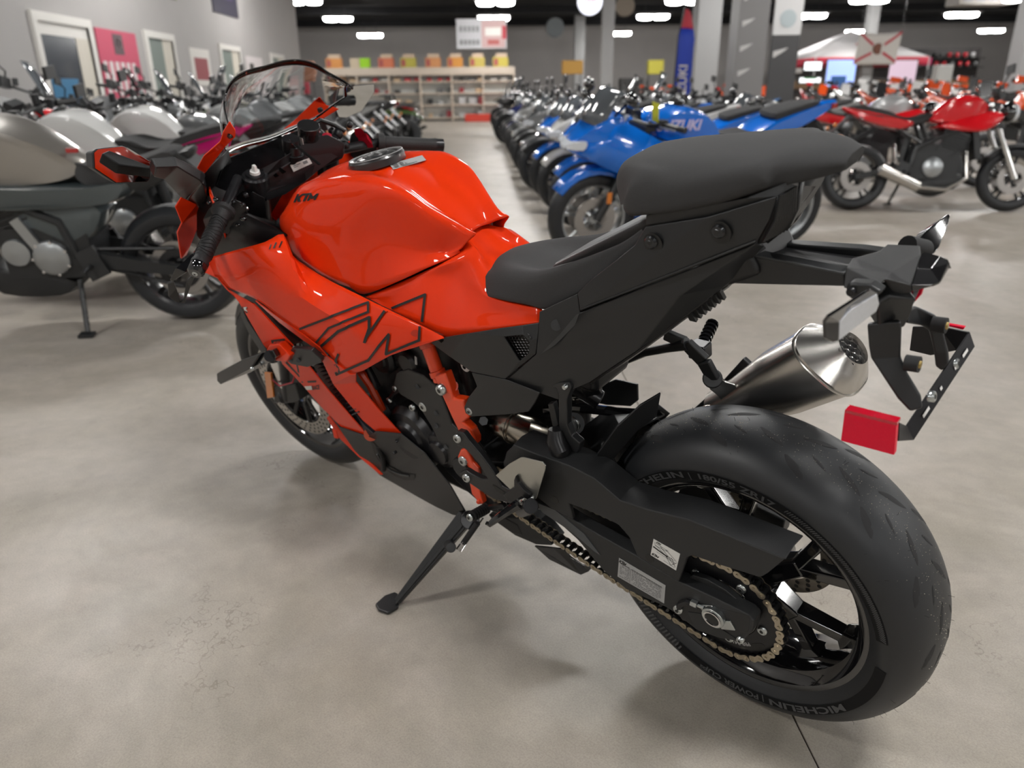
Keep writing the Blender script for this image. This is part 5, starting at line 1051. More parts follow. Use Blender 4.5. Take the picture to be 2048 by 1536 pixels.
shell('seat_base_strip', [(1293, 430, .088), (1400, 413, .088), (1490, 396, .084), (1571, 365, .064), (1596, 362, .008), (1596, 372, .008), (1556, 391, .078), (1420, 432, .086), (1293, 450, .090)], [(0, 1, 7, 8), (1, 2, 6, 7), (2, 3, 5, 6), (3, 4, 5)], BLK, .003, bev=.001, mirror=True)
tcap = VL([(1596, 362, .008), (1590, 420, .006), (1575, 451, .006), (1533, 484, .034)]); MB().sheet([[p, Vector((p.x, 0, p.z)), mir(p)] for p in tcap]).build('tail_end_cap', BLK, bike, solid=.003)
tv = shell('tail_vent', [(1557, 393, .078), (1596, 368, .008), (1590, 420, .006), (1575, 451, .006), (1533, 484, .034), (1516, 487, .072), (1540, 441, .078)], [(0, 1, 2, 3, 4, 5, 6)], DEEP, .003, bev=0, mirror=True)
for i in range(8):
    t = (i+.5)/8; top_ = (1560+t*33, 391-t*19); bt_ = (1524+t*52, 484-t*26); md = ((top_[0]+bt_[0])/2+7, (top_[1]+bt_[1])/2+6)
    yy = .085-.060*t; MB().tube(VL([(*top_, yy), (*md, yy+.001), (*bt_, yy-.003)]), .0024, 5).build('vent_rib', BLK, bike)
tpv = surf([o for o in bike.children if o.name.startswith('tail_side_panel')])
for u, v in ((1309, 486), (1443, 463)):
    c_ = cast(tpv, u, v, .0035, .1); rec = MB().cyl(c_, c_+Vector((0, .0008, 0)), .0155, n=28).build('screw_recess', INK, bike); bolt(0, 0, 0, .0095, m=mat('dark_screw', (.05, .052, .055), .25, metal=.8), at=c_+Vector((.002, 0, .002)), h=.006)  # raised black discs stand in for the shade of the screw recesses
MB().tube(VL([(1161, 619, .1215), (1230, 592, .114), (1340, 549, .105), (1430, 514, .097), (1512, 482, .088)]), .0016, 6).build('trim_bead', BLK, bike)
MB().box((.16, 0, .90), (.36, .12, .14), Matrix.Rotation(R(28), 3, 'Y')).build('seat_rail', DEEP, bike, bev=.01)
shell('tail_bottom', [(1453, 570, .058), (1528, 491, .048), (1532, 498, .0), (1456, 574, -.01), (1280, 704, -.03), (1185, 768, -.04), (1180, 766, .100), (1274, 703, .088)], [(0, 1, 2, 3), (0, 3, 4, 7), (7, 4, 5, 6)], DEEP, .003, bev=0)
for i in range(7): t = i/6; MB().bar(P(1378+56*t, 622-44*t, .062), P(1388+56*t, 640-44*t, .05), .012, .006).build('under_tail_rib', BLK, bike)
# ---- seats
def pad(name, rws, m, nu=4, nv=4, sub=0, mirror_rows=True):
    rr = full([VL(r) for r in rws]); g = grid(rr, nu, nv); k = MB().sheet(g); n = len(g[0])
    k.f.append([i for i in range(n)]); k.f.append([ (len(g)-1)*n+i for i in range(n)][::-1])
    return k.build(name, m, bike, sharp=50)
pad('rider_seat', [
 [(.530, 0, .840), (.525, .030, .838), (975, 545, .066), (968, 562, .074), (972, 575, .078), (975, 585, .076)],
 [(.505, 0, .862), (.50, .035, .860), (992, 545, .078), (972, 585, .090), (980, 592, .092), (985, 590, .088)],
 [(.46, 0, .868), (.455, .045, .866), (1025, 545, .086), (995, 588, .100), (1003, 599, .102), (1010, 600, .098)],
 [(.40, 0, .866), (.395, .05, .864), (1075, 545, .092), (1045, 592, .104), (1052, 608, .104), (1060, 610, .100)],
 [(.35, 0, .868), (.345, .05, .866), (1125, 530, .092), (1095, 590, .102), (1095, 615, .102), (1100, 618, .098)],
 [(.30, 0, .880), (.295, .05, .878), (1170, 515, .088), (1150, 560, .098), (1148, 588, .100), (1150, 592, .096)],
 [(.25, 0, .902), (.245, .045, .90), (1210, 500, .082), (1200, 530, .092), (1205, 555, .096), (1208, 558, .092)],
 [(.20, 0, .932), (.195, .045, .93), (1248, 483, .076), (1243, 496, .084), (1240, 518, .086), (1243, 522, .08)],
 [(.145, 0, .97), (.14, .04, .968), (1285, 457, .074), (1288, 464, .080), (1290, 472, .082), (1292, 476, .08)],
], SEATM)
pad('passenger_seat', [
 [(.205, 0, .995), (.20, .045, .996), (1250, 408, .088), (1247, 416, .094), (1252, 424, .092), (1258, 430, .07)],
 [(.205, 0, 1.035), (.20, .05, 1.034), (1258, 368, .090), (1250, 400, .100), (1258, 426, .100), (1266, 432, .085)],
 [(.19, 0, 1.062), (.185, .05, 1.060), (1290, 345, .088), (1272, 392, .102), (1280, 426, .103), (1290, 430, .088)],
 [(.15, 0, 1.072), (.145, .05, 1.070), (1345, 342, .084), (1330, 380, .100), (1335, 420, .101), (1345, 425, .085)],
 [(.08, 0, 1.080), (.075, .05, 1.078), (1430, 330, .078), (1425, 358, .096), (1425, 402, .098), (1435, 410, .08)],
 [(.00, 0, 1.088), (-.005, .045, 1.086), (1515, 318, .070), (1515, 338, .086), (1520, 372, .088), (1525, 382, .07)],
 [(-.06, 0, 1.090), (-.062, .035, 1.089), (-.062, .058, 1.083), (-.060, .068, 1.071), (-.055, .068, 1.052), (-.050, .055, 1.046)],
 [(-.10, 0, 1.089), (-.10, .025, 1.087), (-.10, .042, 1.081), (-.098, .050, 1.071), (-.094, .048, 1.057), (-.09, .036, 1.052)],
 [(-.127, 0, 1.080), (-.126, .014, 1.079), (-.125, .024, 1.075), (-.124, .028, 1.069), (-.122, .024, 1.062), (-.12, .015, 1.059)],
], SEATM)
# ---- tail, lights, plate carrier
plate('tail_beam', [(1468, 521), (1500, 513), (1545, 518), (1682, 545), (1690, 552), (1690, 574), (1660, 573), (1453, 568)], BLK, .022, .050, bev=.003)
shell('beam_top', [(1468, 521, .050), (1510, 511, .050), (1690, 548, .050), (1702, 540, .028), (1530, 505, .028), (1500, 512, .028)], [(0, 1, 2, 3, 4, 5)], mat('grained_plastic', (.034, .037, .039), .5, bump=.4, bscale=1500), .003, bev=.001)
plate('tail_beam', [(1540, 484), (1560, 487), (1720, 498), (1770, 505), (1725, 515), (1690, 517), (1560, 500), (1530, 498)], BLK, .02, -.030, bev=.003)
shell('tail_beam_web', [(1500, 512, .028), (1700, 540, .028), (1715, 520, -.03), (1560, 500, -.03)], [(0, 1, 2, 3)], DEEP, .01, bev=.001)
TG = mat('grained_black', (.026, .026, .027), .5, bump=.3, bscale=1500)
shell('tail_centre', [(1692, 538, .048), (1704, 520, .010), (1760, 505, -.02), (1775, 492, -.045), (1840, 495, -.05), (1842, 512, -.02), (1832, 540, .01), (1822, 570, .03), (1824, 583, .03), (1790, 587, .030), (1768, 560, .045), (1762, 572, .050), (1742, 592, .055), (1700, 578, .058), (1688, 575, .055), (1782, 548, .02)],
      [(0, 1, 15), (1, 2, 15), (2, 3, 4, 5, 15), (15, 5, 6, 7), (15, 7, 10), (7, 8, 9, 10), (0, 15, 10, 11), (0, 11, 12, 13, 14)], TG, .006, bev=.002)
shell('tail_lamp', [(1842, 512, -.02), (1846, 508, -.045), (1880, 516, -.030), (1898, 523, .0), (1898, 532, .0), (1880, 566, .012), (1865, 572, .018), (1824, 583, .03), (1822, 570, .03), (1832, 540, .01), (1862, 540, .005)],
      [(0, 1, 2, 10, 9), (2, 3, 4, 10), (4, 5, 10), (9, 10, 5, 6, 8), (6, 7, 8)], mat('smoked_lamp', (.012, .012, .013), .12, coat=1), .006, bev=.002)
shell('tail_underside', [(1768, 575, .035), (1824, 583, .02), (1812, 600, .0), (1800, 640, .0), (1772, 645, .01), (1748, 645, .03), (1742, 592, .045)], [(0, 1, 2, 3, 4, 5, 6)], BLK, .03, bev=.004)
# number-plate arms
shell('plate_arm', [(1735, 646, .038), (1772, 642, .034), (1800, 640, .03), (1803, 655, .028), (1801, 712, .03), (1815, 745, .034), (1842, 790, .04), (1845, 815, .044), (1820, 822, .05), (1795, 796, .05), (1755, 735, .046), (1742, 715, .044), (1738, 690, .042)],
      [(0, 1, 12), (1, 2, 3, 12), (12, 3, 4, 11), (11, 4, 10), (4, 5, 9, 10), (5, 6, 7, 8, 9)], BLK, .010, bev=.003)
shell('plate_arm', [(1812, 618, -.02), (1828, 611, -.03), (1868, 628, -.045), (1880, 640, -.048), (1896, 700, -.045), (1898, 725, -.04), (1885, 740, -.04), (1872, 730, -.04), (1868, 700, -.04), (1858, 660, -.04), (1842, 650, -.035), (1808, 645, -.01)],
      [(0, 1, 10, 11), (1, 2, 9, 10), (2, 3, 9), (3, 4, 8, 9), (4, 5, 6, 7, 8)], BLK, .012, bev=.003)
PH = [(1938, 664, -.09), (1948, 693, -.09), (1826, 880, .045), (1812, 852, .045)]
plh = shell('plate_holder', PH, [(0, 1, 2, 3)], BLKM, .003, bev=.0005)
shell('plate_holder_wing', [(1812, 852, .045), (1826, 880, .045), (1795, 882, .075), (1797, 845, .075)], [(0, 1, 2, 3)], BLKM, .003, bev=.0005)
shell('plate_holder_wing', [(1938, 664, -.09), (1878, 652, -.115), (1826, 653, -.115), (1820, 700, -.115), (1862, 710, -.115), (1915, 700, -.10)], [(0, 1, 5), (1, 2, 3, 4, 5)], BLKM, .003, bev=.0005)
plate('far_reflector', [(1882, 650), (1886, 647), (1930, 655), (1926, 660)], REDR, .006, -.11, bev=.001)
hb = VL(PH)
for x0, x1, yc in ((.11, .19, .5), (.30, .32, .5), (.52, .55, .45), (.73, .83, .5)):
    a, b, c, d = hb; q = [(a*(1-y)+b*y)*(1-x)+(d*(1-y)+c*y)*x-Vector((.0035, 0, -.001)) for x, y in ((x0, yc-.10), (x1, yc-.10), (x1, yc+.10), (x0, yc+.10))]
    MB().add(q, [(0, 1, 2, 3)]).build('plate_slot', TAG, plh)
for u, v in ((1911, 727), (1864, 793)): bolt(u, v, .0, .0075, d=(-1, 0, .2), at=PX(u, v, P(u, v, -.075 if u > 1900 else -.0).x-.004), h=.004)
for u, v, y_ in ((1873, 648, -.03), (1819, 725, .04)):
    MB().cyl(P(u-8, v, y_), P(u, v, y_)-Vector((.012, 0, 0)), .0105, n=16).build('rubber_boss', RUBD, bike); 
    bolt(0, 0, 0, .005, at=P(u, v, y_)-Vector((.012, 0, 0)), d=(-1, 0, 0), m=mat('brass', (.45, .33, .12), .3, metal=1), h=.002)
plate('red_reflector', [(1689, 820), (1793, 846), (1788, 911), (1681, 882)], REDR, .010, .098, bev=.0015)
plate('reflector_rim', [(1690, 819), (1794, 845), (1794, 852), (1689, 826)], mat('red_edge', (.5, .003, .02), .2, coat=1), .014, .0985, bev=.001)
plate('tail_reflector', [(1802, 592), (1826, 578), (1846, 577), (1842, 590), (1822, 612), (1796, 641), (1794, 630)], REDR, .006, .0, bev=.001)
plate('plate_lamp', [(1828, 583), (1838, 580), (1832, 595), (1822, 600)], LENS, .003, .002, bev=0)
# indicators
IL = [(1646, 643), (1655, 632), (1740, 578), (1755, 585), (1754, 608), (1748, 622), (1668, 680), (1650, 678)]
plate('indicator_stalk', [(1690, 575), (1698, 566), (1740, 570), (1765, 585), (1745, 600), (1718, 605), (1700, 598), (1692, 590)], BLK, .02, .075, bev=.004); bolt(1703, 583, .076, .0055, m=BLKM)
shell('indicator', [(1647, 643, .215), (1656, 631, .215), (1738, 578, .125), (1755, 586, .11), (1700, 612, .16), (1676, 643, .19), (1675, 680, .20), (1664, 683, .205), (1648, 676, .215)], [(0, 1, 5), (1, 2, 4, 5), (2, 3, 4), (0, 5, 6, 7, 8)], BLKG, .004, bev=.001)
plate_ = shell('indicator_lens', [(1676, 643, .190), (1700, 618, .165), (1752, 587, .115), (1756, 608, .112), (1750, 622, .115), (1676, 680, .195)], [(0, 1, 4, 5), (1, 2, 3, 4)], LENS, .004, bev=.001)
shell('indicator', [(1812, 490, -.07), (1830, 482, -.08), (1845, 463, -.11), (1886, 434, -.20), (1895, 434, -.205), (1888, 450, -.19), (1868, 500, -.11), (1856, 515, -.09), (1838, 505, -.07)], [(0, 1, 7, 8), (1, 2, 6, 7), (2, 3, 5, 6), (3, 4, 5)], BLKG, .016, bev=.003)
shell('indicator_lens', [(1860, 470, -.135), (1890, 438, -.203), (1897, 440, -.203), (1890, 462, -.18), (1873, 496, -.12), (1862, 510, -.095)], [(0, 1, 2, 3, 4, 5)], LENS, .005, bev=.001)
MB().cyl(P(1814, 492, -.06), P(1848, 500, -.09), .014, n=16).build('indicator_stalk', RUBD, bike)
# ---- silencer with bracket and exhaust hanger, far side
ea, eb, ec = P(1486, 800, -.150), P(1655, 737, -.165), P(1704, 697, -.172)
xa = (eb-ea).normalized()
def ring(c, d, rx, rz, sq, n=40, rot=0):
    x, y, _ = basis(d); return [c+(x*math.copysign(abs(math.cos(t))**sq, math.cos(t))*rx+y*math.copysign(abs(math.sin(t))**sq, math.sin(t))*rz) for t in [2*math.pi*i/n+rot for i in range(n)]]
ra_, rb_ = P(1601, 664, -.165), P(1721, 773, -.165); cb_ = (ra_+rb_)/2; D_ = (ra_-rb_).normalized(); YA = Vector((0, 1, 0)); up_s = xa.cross(YA).normalized(); up_s = up_s if up_s.z > 0 else -up_s
def ringx(c, a1, a2, r1, r2, sq, n=40): return [c+a1*math.copysign(abs(math.cos(t))**sq, math.cos(t))*r1+a2*math.copysign(abs(math.sin(t))**sq, math.sin(t))*r2 for t in [2*math.pi*i/n for i in range(n)]]
def mixd(t): return (up_s*(1-t)+D_*t).normalized()
RL = (ra_-rb_).length/2*1.02
rows = [ringx(ea-xa*.06, YA, up_s, .038, .038, 1), ringx(ea, YA, up_s, .044, .046, .9), ringx(ea.lerp(cb_, .5), YA, mixd(.5), .054, .062, .8), ringx(cb_, YA, D_, .062, RL, .72)]
sil = MB().sheet(rows, closed=True).build('silencer', STEEL, bike, sharp=50)
MB().tube(ringx(cb_, YA, D_, .063, RL+.001, .72), .0018, 5, closed=True).build('weld_bead', STEEL, sil)
xb = (ec-cb_).normalized(); nb = D_.cross(YA).normalized(); nb = nb if nb.dot(xb) > 0 else -nb; dn0 = (xb+nb).normalized(); m1 = dn0.cross(YA).normalized(); m1 = m1 if m1.dot(D_) > 0 else -m1; yb = m1.cross(dn0)
MB().sheet([ringx(cb_, YA, D_, .062, RL, .72), ringx(cb_+nb*.006, YA, D_, .0615, RL-.001, .74), ringx(cb_.lerp(ec, .7), YA, (D_+m1).normalized(), .044, RL*.66, .85), ringx(ec, YA, m1, .032, .034, 1), ringx(ec+dn0*.003, YA, m1, .029, .031, 1), ringx(ec-dn0*.008, YA, m1, .027, .028, 1)], closed=True).build('silencer_cap', STEEL, sil, sharp=40)
k = MB(); dn_ = dn0; x, y, _ = basis(dn_); r_ = ring(ec-dn_*.006, dn_, .028, .028, 1, 24); k.add(r_, [tuple(range(24))]); k.build('silencer_mouth', INK, sil)
for i in range(-2, 3):
    for j in range(-2, 3):
        o_ = x*(i*.0145+(j % 2)*.00725)+y*(j*.0126)
        if o_.length < .027: MB().tube([ec-dn_*.002+o_+(x*math.cos(a)+y*math.sin(a))*.0078 for a in [math.pi/6+math.pi/3*q for q in range(6)]], .0009, 4, closed=True).build('mouth_mesh', CHROME, sil)
MB().tube(VL([(1350, 880, -.06), (1400, 850, -.10), (1440, 822, -.13), (1490, 797, -.15)]), [.022, .024, .028, .036], 20).build('exhaust_pipe', STEELD, bike)
shell('silencer_bracket', [(1413, 762, -.10), (1420, 745, -.10), (1435, 748, -.105), (1450, 762, -.11), (1470, 768, -.115), (1484, 785, -.12), (1478, 800, -.12), (1450, 808, -.12), (1435, 790, -.11), (1420, 778, -.105)], [(0, 1, 2, 8, 9), (2, 3, 7, 8), (3, 4, 5, 6, 7)], STEEL, .005, bev=.002)
bolt(1423, 760, -.094, .0095)
MB().bar(P(1378, 838, -.16), P(1445, 778, -.16), .018, .010, up=(0, 1, 0)).bar(P(1440, 785, -.17), P(1498, 722, -.17), .022, .012, up=(0, 1, 0)).build('heat_shield', BLK, bike, bev=.003)
k = MB()
for a, b, w0, w1 in (((1330, 668), (1372, 686), .020, .022), ((1372, 686), (1408, 722), .024, .026), ((1408, 722), (1428, 758), .026, .024)): k.bar(P(*a, -.085), P(*b, -.090), w0, .014, up=(0, 1, 0), w2=w1)
k.cyl(P(1425, 757, -.085), P(1425, 757, -.10), .018, n=20)
k.build('exhaust_hanger', BLK, bike, bev=.003)
MB().tube(VL([(1230, 728, -.08), (1290, 705, -.085), (1340, 695, -.085), (1375, 688, -.085)]), [.009, .008, .009, .012], 10).build('exhaust_hanger_strut', BLK, bike)
a_, b_ = P(1400, 700, -.11), P(1426, 645, -.19); k = MB().cyl(a_, b_, .011, .007, n=14)
for i in range(6): c = a_+(b_-a_)*(.25+.13*i); k.cyl(c, c+(b_-a_)*.05, .0125, n=12)
k.build('passenger_footrest', BLKG, bike); MB().box(a_, (.035, .03, .03)).build('footrest_clevis', BLKM, bike, bev=.004)
# ================================================================ the other motorcycles
def ring2(pts, w_): return pts
def blob(pts, k=None, puff=.10):
    """rounded body from a side outline [(x, z, half width)]"""
    k = k or MB(); n = len(pts); cx = sum(p[0] for p in pts)/n; cz = sum(p[1] for p in pts)/n; rows = []
    for f_, sh in ((-1, .74), (-.93, .90), (-.6, .99), (0, 1), (.6, .99), (.93, .90), (1, .74)):
        rows.append([Vector((cx+(x-cx)*sh, w_*f_, cz+(z-cz)*sh)) for x, z, w_ in pts])
    b = len(k.v); k.sheet(rows, closed=True); k.f.append([b+i for i in range(n)]); k.f.append([b+6*n+i for i in range(n)][::-1]); return k
def smoothpts(pts, n=3):
    q = [Vector(p) for p in pts]; q = [q[-1]]+q+[q[0], q[1]]; m = len(q); out = []
    for i in range(1, m-2):
        for t in range(n):
            t = t/n; p0, p1, p2, p3 = q[i-1], q[i], q[i+1], q[i+2]; out.append(.5*((2*p1)+(p2-p0)*t+(2*p0-5*p1+4*p2-p3)*t*t+(3*p1-p0-3*p2+p3)*t**3))
    return [tuple(p) for p in out]
def sb(pts, k=None): return blob(smoothpts(pts), k)
CM = dict(black=mat('bike_black', (.016, .017, .018), .4), gloss=mat('bike_gloss_black', (.010, .010, .011), .12, coat=1), rub=RUB, seat=SEATM, alu=mat('bike_alloy', (.42, .44, .45), .33, metal=.9), steel=STEEL, chrome=CHROME, rim=mat('bike_rim', (.02, .02, .022), .25, coat=.5),
          disc=mat('bike_disc', (.40, .38, .36), .35, metal=.9), glass=mat('bike_screen', (.10, .11, .12), .08, coat=1), lens=mat('bike_lamp_lens', (.65, .68, .72), .12, coat=1), clear=GLASS, red=mat('tail_red', (.35, .01, .01), .25, coat=1), amber=AMBER, hose=DEEP)
def paint(nm, c, r=.22, metal=0): return mat('paint_'+nm, c, r, metal=metal, coat=1)
PN = dict(blue=paint('blue', (.002, .15, .66)), navy=paint('navy', (.01, .02, .12)), white=paint('white', (.66, .66, .65)), silver=paint('silver', (.40, .41, .41), .3, .4), red=paint('red', (.62, .006, .012)), magenta=paint('magenta', (.50, .004, .14)), orange=paint('orange', (.80, .09, .01)), black=paint('black', (.012, .012, .013)),
          graphite=paint('graphite', (.055, .07, .075), .4, .2), champagne=paint('champagne', (.30, .28, .255), .3, .6), teal=paint('teal', (.16, .42, .42)), green=paint('green', (.05, .09, .02), .4), grey=paint('grey', (.16, .165, .17)))
STYLE = {}
def wheelparts(x, Rw, w_, dirt=False, big=None):
    c = Vector((x, 0, Rw)); rr = Rw-.085 if not dirt else Rw-.07; P_ = []
    prof = [(-w_*.42, rr), (-w_*.5, rr+.03), (-w_*.48, Rw-.035), (-w_*.3, Rw-.010), (0, Rw), (w_*.3, Rw-.010), (w_*.48, Rw-.035), (w_*.5, rr+.03), (w_*.42, rr)]
    ty = MB().lathe(prof, 40, c)
    rm = MB().lathe([(-w_*.42, rr+.004), (-w_*.36, rr-.012), (0, rr-.022), (w_*.36, rr-.012), (w_*.42, rr+.004), (w_*.2, rr-.004), (-w_*.2, rr-.004)], 40, c, closed=True)
    rm.cyl(c-Vector((0, w_*.4, 0)), c+Vector((0, w_*.4, 0)), .035, n=16)
    for i in range(18 if dirt else 5):
        a = 2*math.pi*i/(18 if dirt else 5)+.3
        if dirt: rm.cyl(c+Vector((0, .03*(-1)**i, 0)), arcpt(rr-.01, a, 0, c), .0025, n=4)
        else:
            for s in (-.16, .16): rm.bar(arcpt(.03, a, 0, c), arcpt(rr-.01, a+s, 0, c), .022, .016, up=(0, 1, 0))
    k = MB(); k.lathe([(w_*.35+.02, Rw*.26), (w_*.35+.02, Rw*.46), (w_*.35+.026, Rw*.46), (w_*.35+.026, Rw*.26)], 32, c, closed=True)
    if not dirt: k.lathe([(-w_*.35-.02, Rw*.26), (-w_*.35-.02, Rw*.46), (-w_*.35-.026, Rw*.46), (-w_*.35-.026, Rw*.26)], 32, c, closed=True)
    return rm, ty, k
def add_common(A, wb, Rr=.31, Rf=.30, head=(1.10, .92), bar_z=1.05, bar_w=.36, bar_x=None, dirt=False, rake=25, rw=.17, fwd_=.11):
    rm, ty, dk = wheelparts(0, Rr, rw, dirt); A.append(('rear_wheel', rm, 'rim2' if not dirt else 'steel', None)); i = len(A)-1; A.append(('tyre', ty, 'rub', i)); A.append(('brake_disc', dk, 'disc', i))
    rm, ty, dk = wheelparts(wb, Rf, fwd_, dirt); A.append(('front_wheel', rm, 'rim2' if not dirt else 'steel', None)); i = len(A)-1; A.append(('tyre', ty, 'rub', i)); A.append(('brake_disc', dk, 'disc', i))
    hx, hz = head; fc = Vector((wb, 0, Rf)); ft = Vector((hx, 0, hz)); d = (ft-fc).normalized()
    for s in (-1, 1):
        o = Vector((0, .095*s, 0)); A.append(('fork_leg', MB().cyl(fc+o, fc+d*.34+o, .027, n=12).cyl(fc+d*.3+o, ft+d*.04+o, .022, n=12), 'fork', None))
    A.append(('fork_clamp', MB().box(ft, (.07, .25, .03)).box(ft-d*.18, (.07, .25, .035)), 'black', None))
    bx = bar_x if bar_x is not None else hx-.02
    A.append(('handlebar', MB().tube([(bx-.10, bar_w, bar_z-.01), (bx-.02, bar_w*.62, bar_z), (bx+.03, .10, bar_z-.02), (bx+.03, -.10, bar_z-.02), (bx-.02, -bar_w*.62, bar_z), (bx-.10, -bar_w, bar_z-.01)], .012, 8), 'black', None))
    for s in (-1, 1):
        A.append(('grip', MB().cyl((bx-.10, bar_w*s, bar_z-.01), (bx-.045, (bar_w-.13)*s, bar_z-.005), .018, n=12), 'hose', None))
        A.append(('lever', MB().bar((bx+.01, (bar_w-.12)*s, bar_z-.01), (bx-.03, bar_w*1.0*s, bar_z-.01), .012, .008), 'alu', None))
    A.append(('control_housing', MB().box((bx-.02, bar_w-.15, bar_z), (.05, .05, .05)), 'black', None)); A.append(('control_housing', MB().box((bx-.02, -bar_w+.15, bar_z), (.05, .05, .05)), 'black', None)); A.append(('brake_reservoir', MB().cyl((bx+.04, -.18, bar_z), (bx+.04, -.18, bar_z+.06), .024, n=12), 'black', None))
def mirrors(A, bx, bz, w_, out):
    for s in (-1, 1):
        A.append(('mirror', MB().tube([(bx, w_*s, bz), (bx+.03, (w_+.03)*s, bz+.09), (bx+.02, out*s, bz+.13)], .007, 6).box((bx+.01, (out+.02)*s, bz+.15), (.02, .13, .075)), 'black', None))
def engine(A, cx=.68, twin=True, alloy=True):
    A.append(('engine', MB().box((cx, 0, .42), (.42, .26, .26)).box((cx+.14, 0, .62), (.22, .24, .24), Matrix.Rotation(R(20), 3, 'Y')).box((cx-.08, 0, .54), (.22, .22, .14)), 'black', None))
    A.append(('clutch_cover', MB().lathe([(.125, .09), (.15, .085), (.165, .06), (.168, .0001)], 20, (cx-.02, 0, .40)).lathe([(-.168, .0001), (-.165, .06), (-.15, .09), (-.125, .095)], 20, (cx-.02, 0, .40)), 'alu' if alloy else 'black', None))
    A.append(('generator_cover', MB().lathe([(.125, .07), (.145, .065), (.155, .0001)], 20, (cx+.14, 0, .43)).box((cx+.05, .13, .50), (.05, .04, .22), Matrix.Rotation(R(25), 3, 'Y')), 'alu' if alloy else 'black', None))
    k = MB()
    for i in range(6): k.box((cx+.16, 0, .56+.03*i), (.25, .27, .010), Matrix.Rotation(R(20), 3, 'Y'))
    A.append(('cylinder_fins', k, 'black', None))
    for i in range(7): a = 2*math.pi*i/7; A.append(('bolt', MB().cyl((cx-.02+.085*math.cos(a), .145, .40+.085*math.sin(a)), (cx-.02+.085*math.cos(a), .156, .40+.085*math.sin(a)), .008, n=8), 'chrome', None))
def chassis(A, wb, hx, hz, col='black'):
    for s in (-1, 1):
        A.append(('frame_rail', MB().tube([(hx-.02, .05*s, hz-.08), (hx-.28, .13*s, .74), (.50, .13*s, .58), (.46, .13*s, .40)], .022, 8).tube([(hx-.05, .05*s, hz-.14), (hx-.20, .12*s, .58), (.80, .12*s, .50)], .015, 6), col, None))
        A.append(('swingarm', MB().bar((.50, .12*s, .40), (-.02, .12*s, .31), .035, .085, h2=.05), 'black', None))
        A.append(('footrest', MB().bar((.42, .14*s, .44), (.36, .16*s, .30), .02, .10, up=(1, 0, 0)).cyl((.40, .16*s, .36), (.40, .26*s, .36), .012, n=10), 'black', None))
    A.append(('subframe', MB().tube([(.55, .10, .62), (.30, .10, .76), (-.02, .06, .86)], .012, 6).tube([(.55, -.10, .62), (.30, -.10, .76), (-.02, -.06, .86)], .012, 6), 'black', None))
    A.append(('chain', MB().tube([(0, .10, .42), (.50, .10, .43)], .009, 6).tube([(0, .10, .215), (.50, .10, .37)], .009, 6).lathe([(.095, .07), (.095, .105), (.103, .105), (.103, .07)], 28, (0, 0, .31), closed=True), 'hose', None))
    A.append(('side_stand', MB().tube([(.48, .14, .28), (.44, .30, .065)], .013, 8).box((.44, .315, .058), (.07, .05, .014)), 'black', None))
    A.append(('shock_absorber', MB().cyl((.42, 0, .45), (.46, 0, .72), .035, n=12), 'black', None))
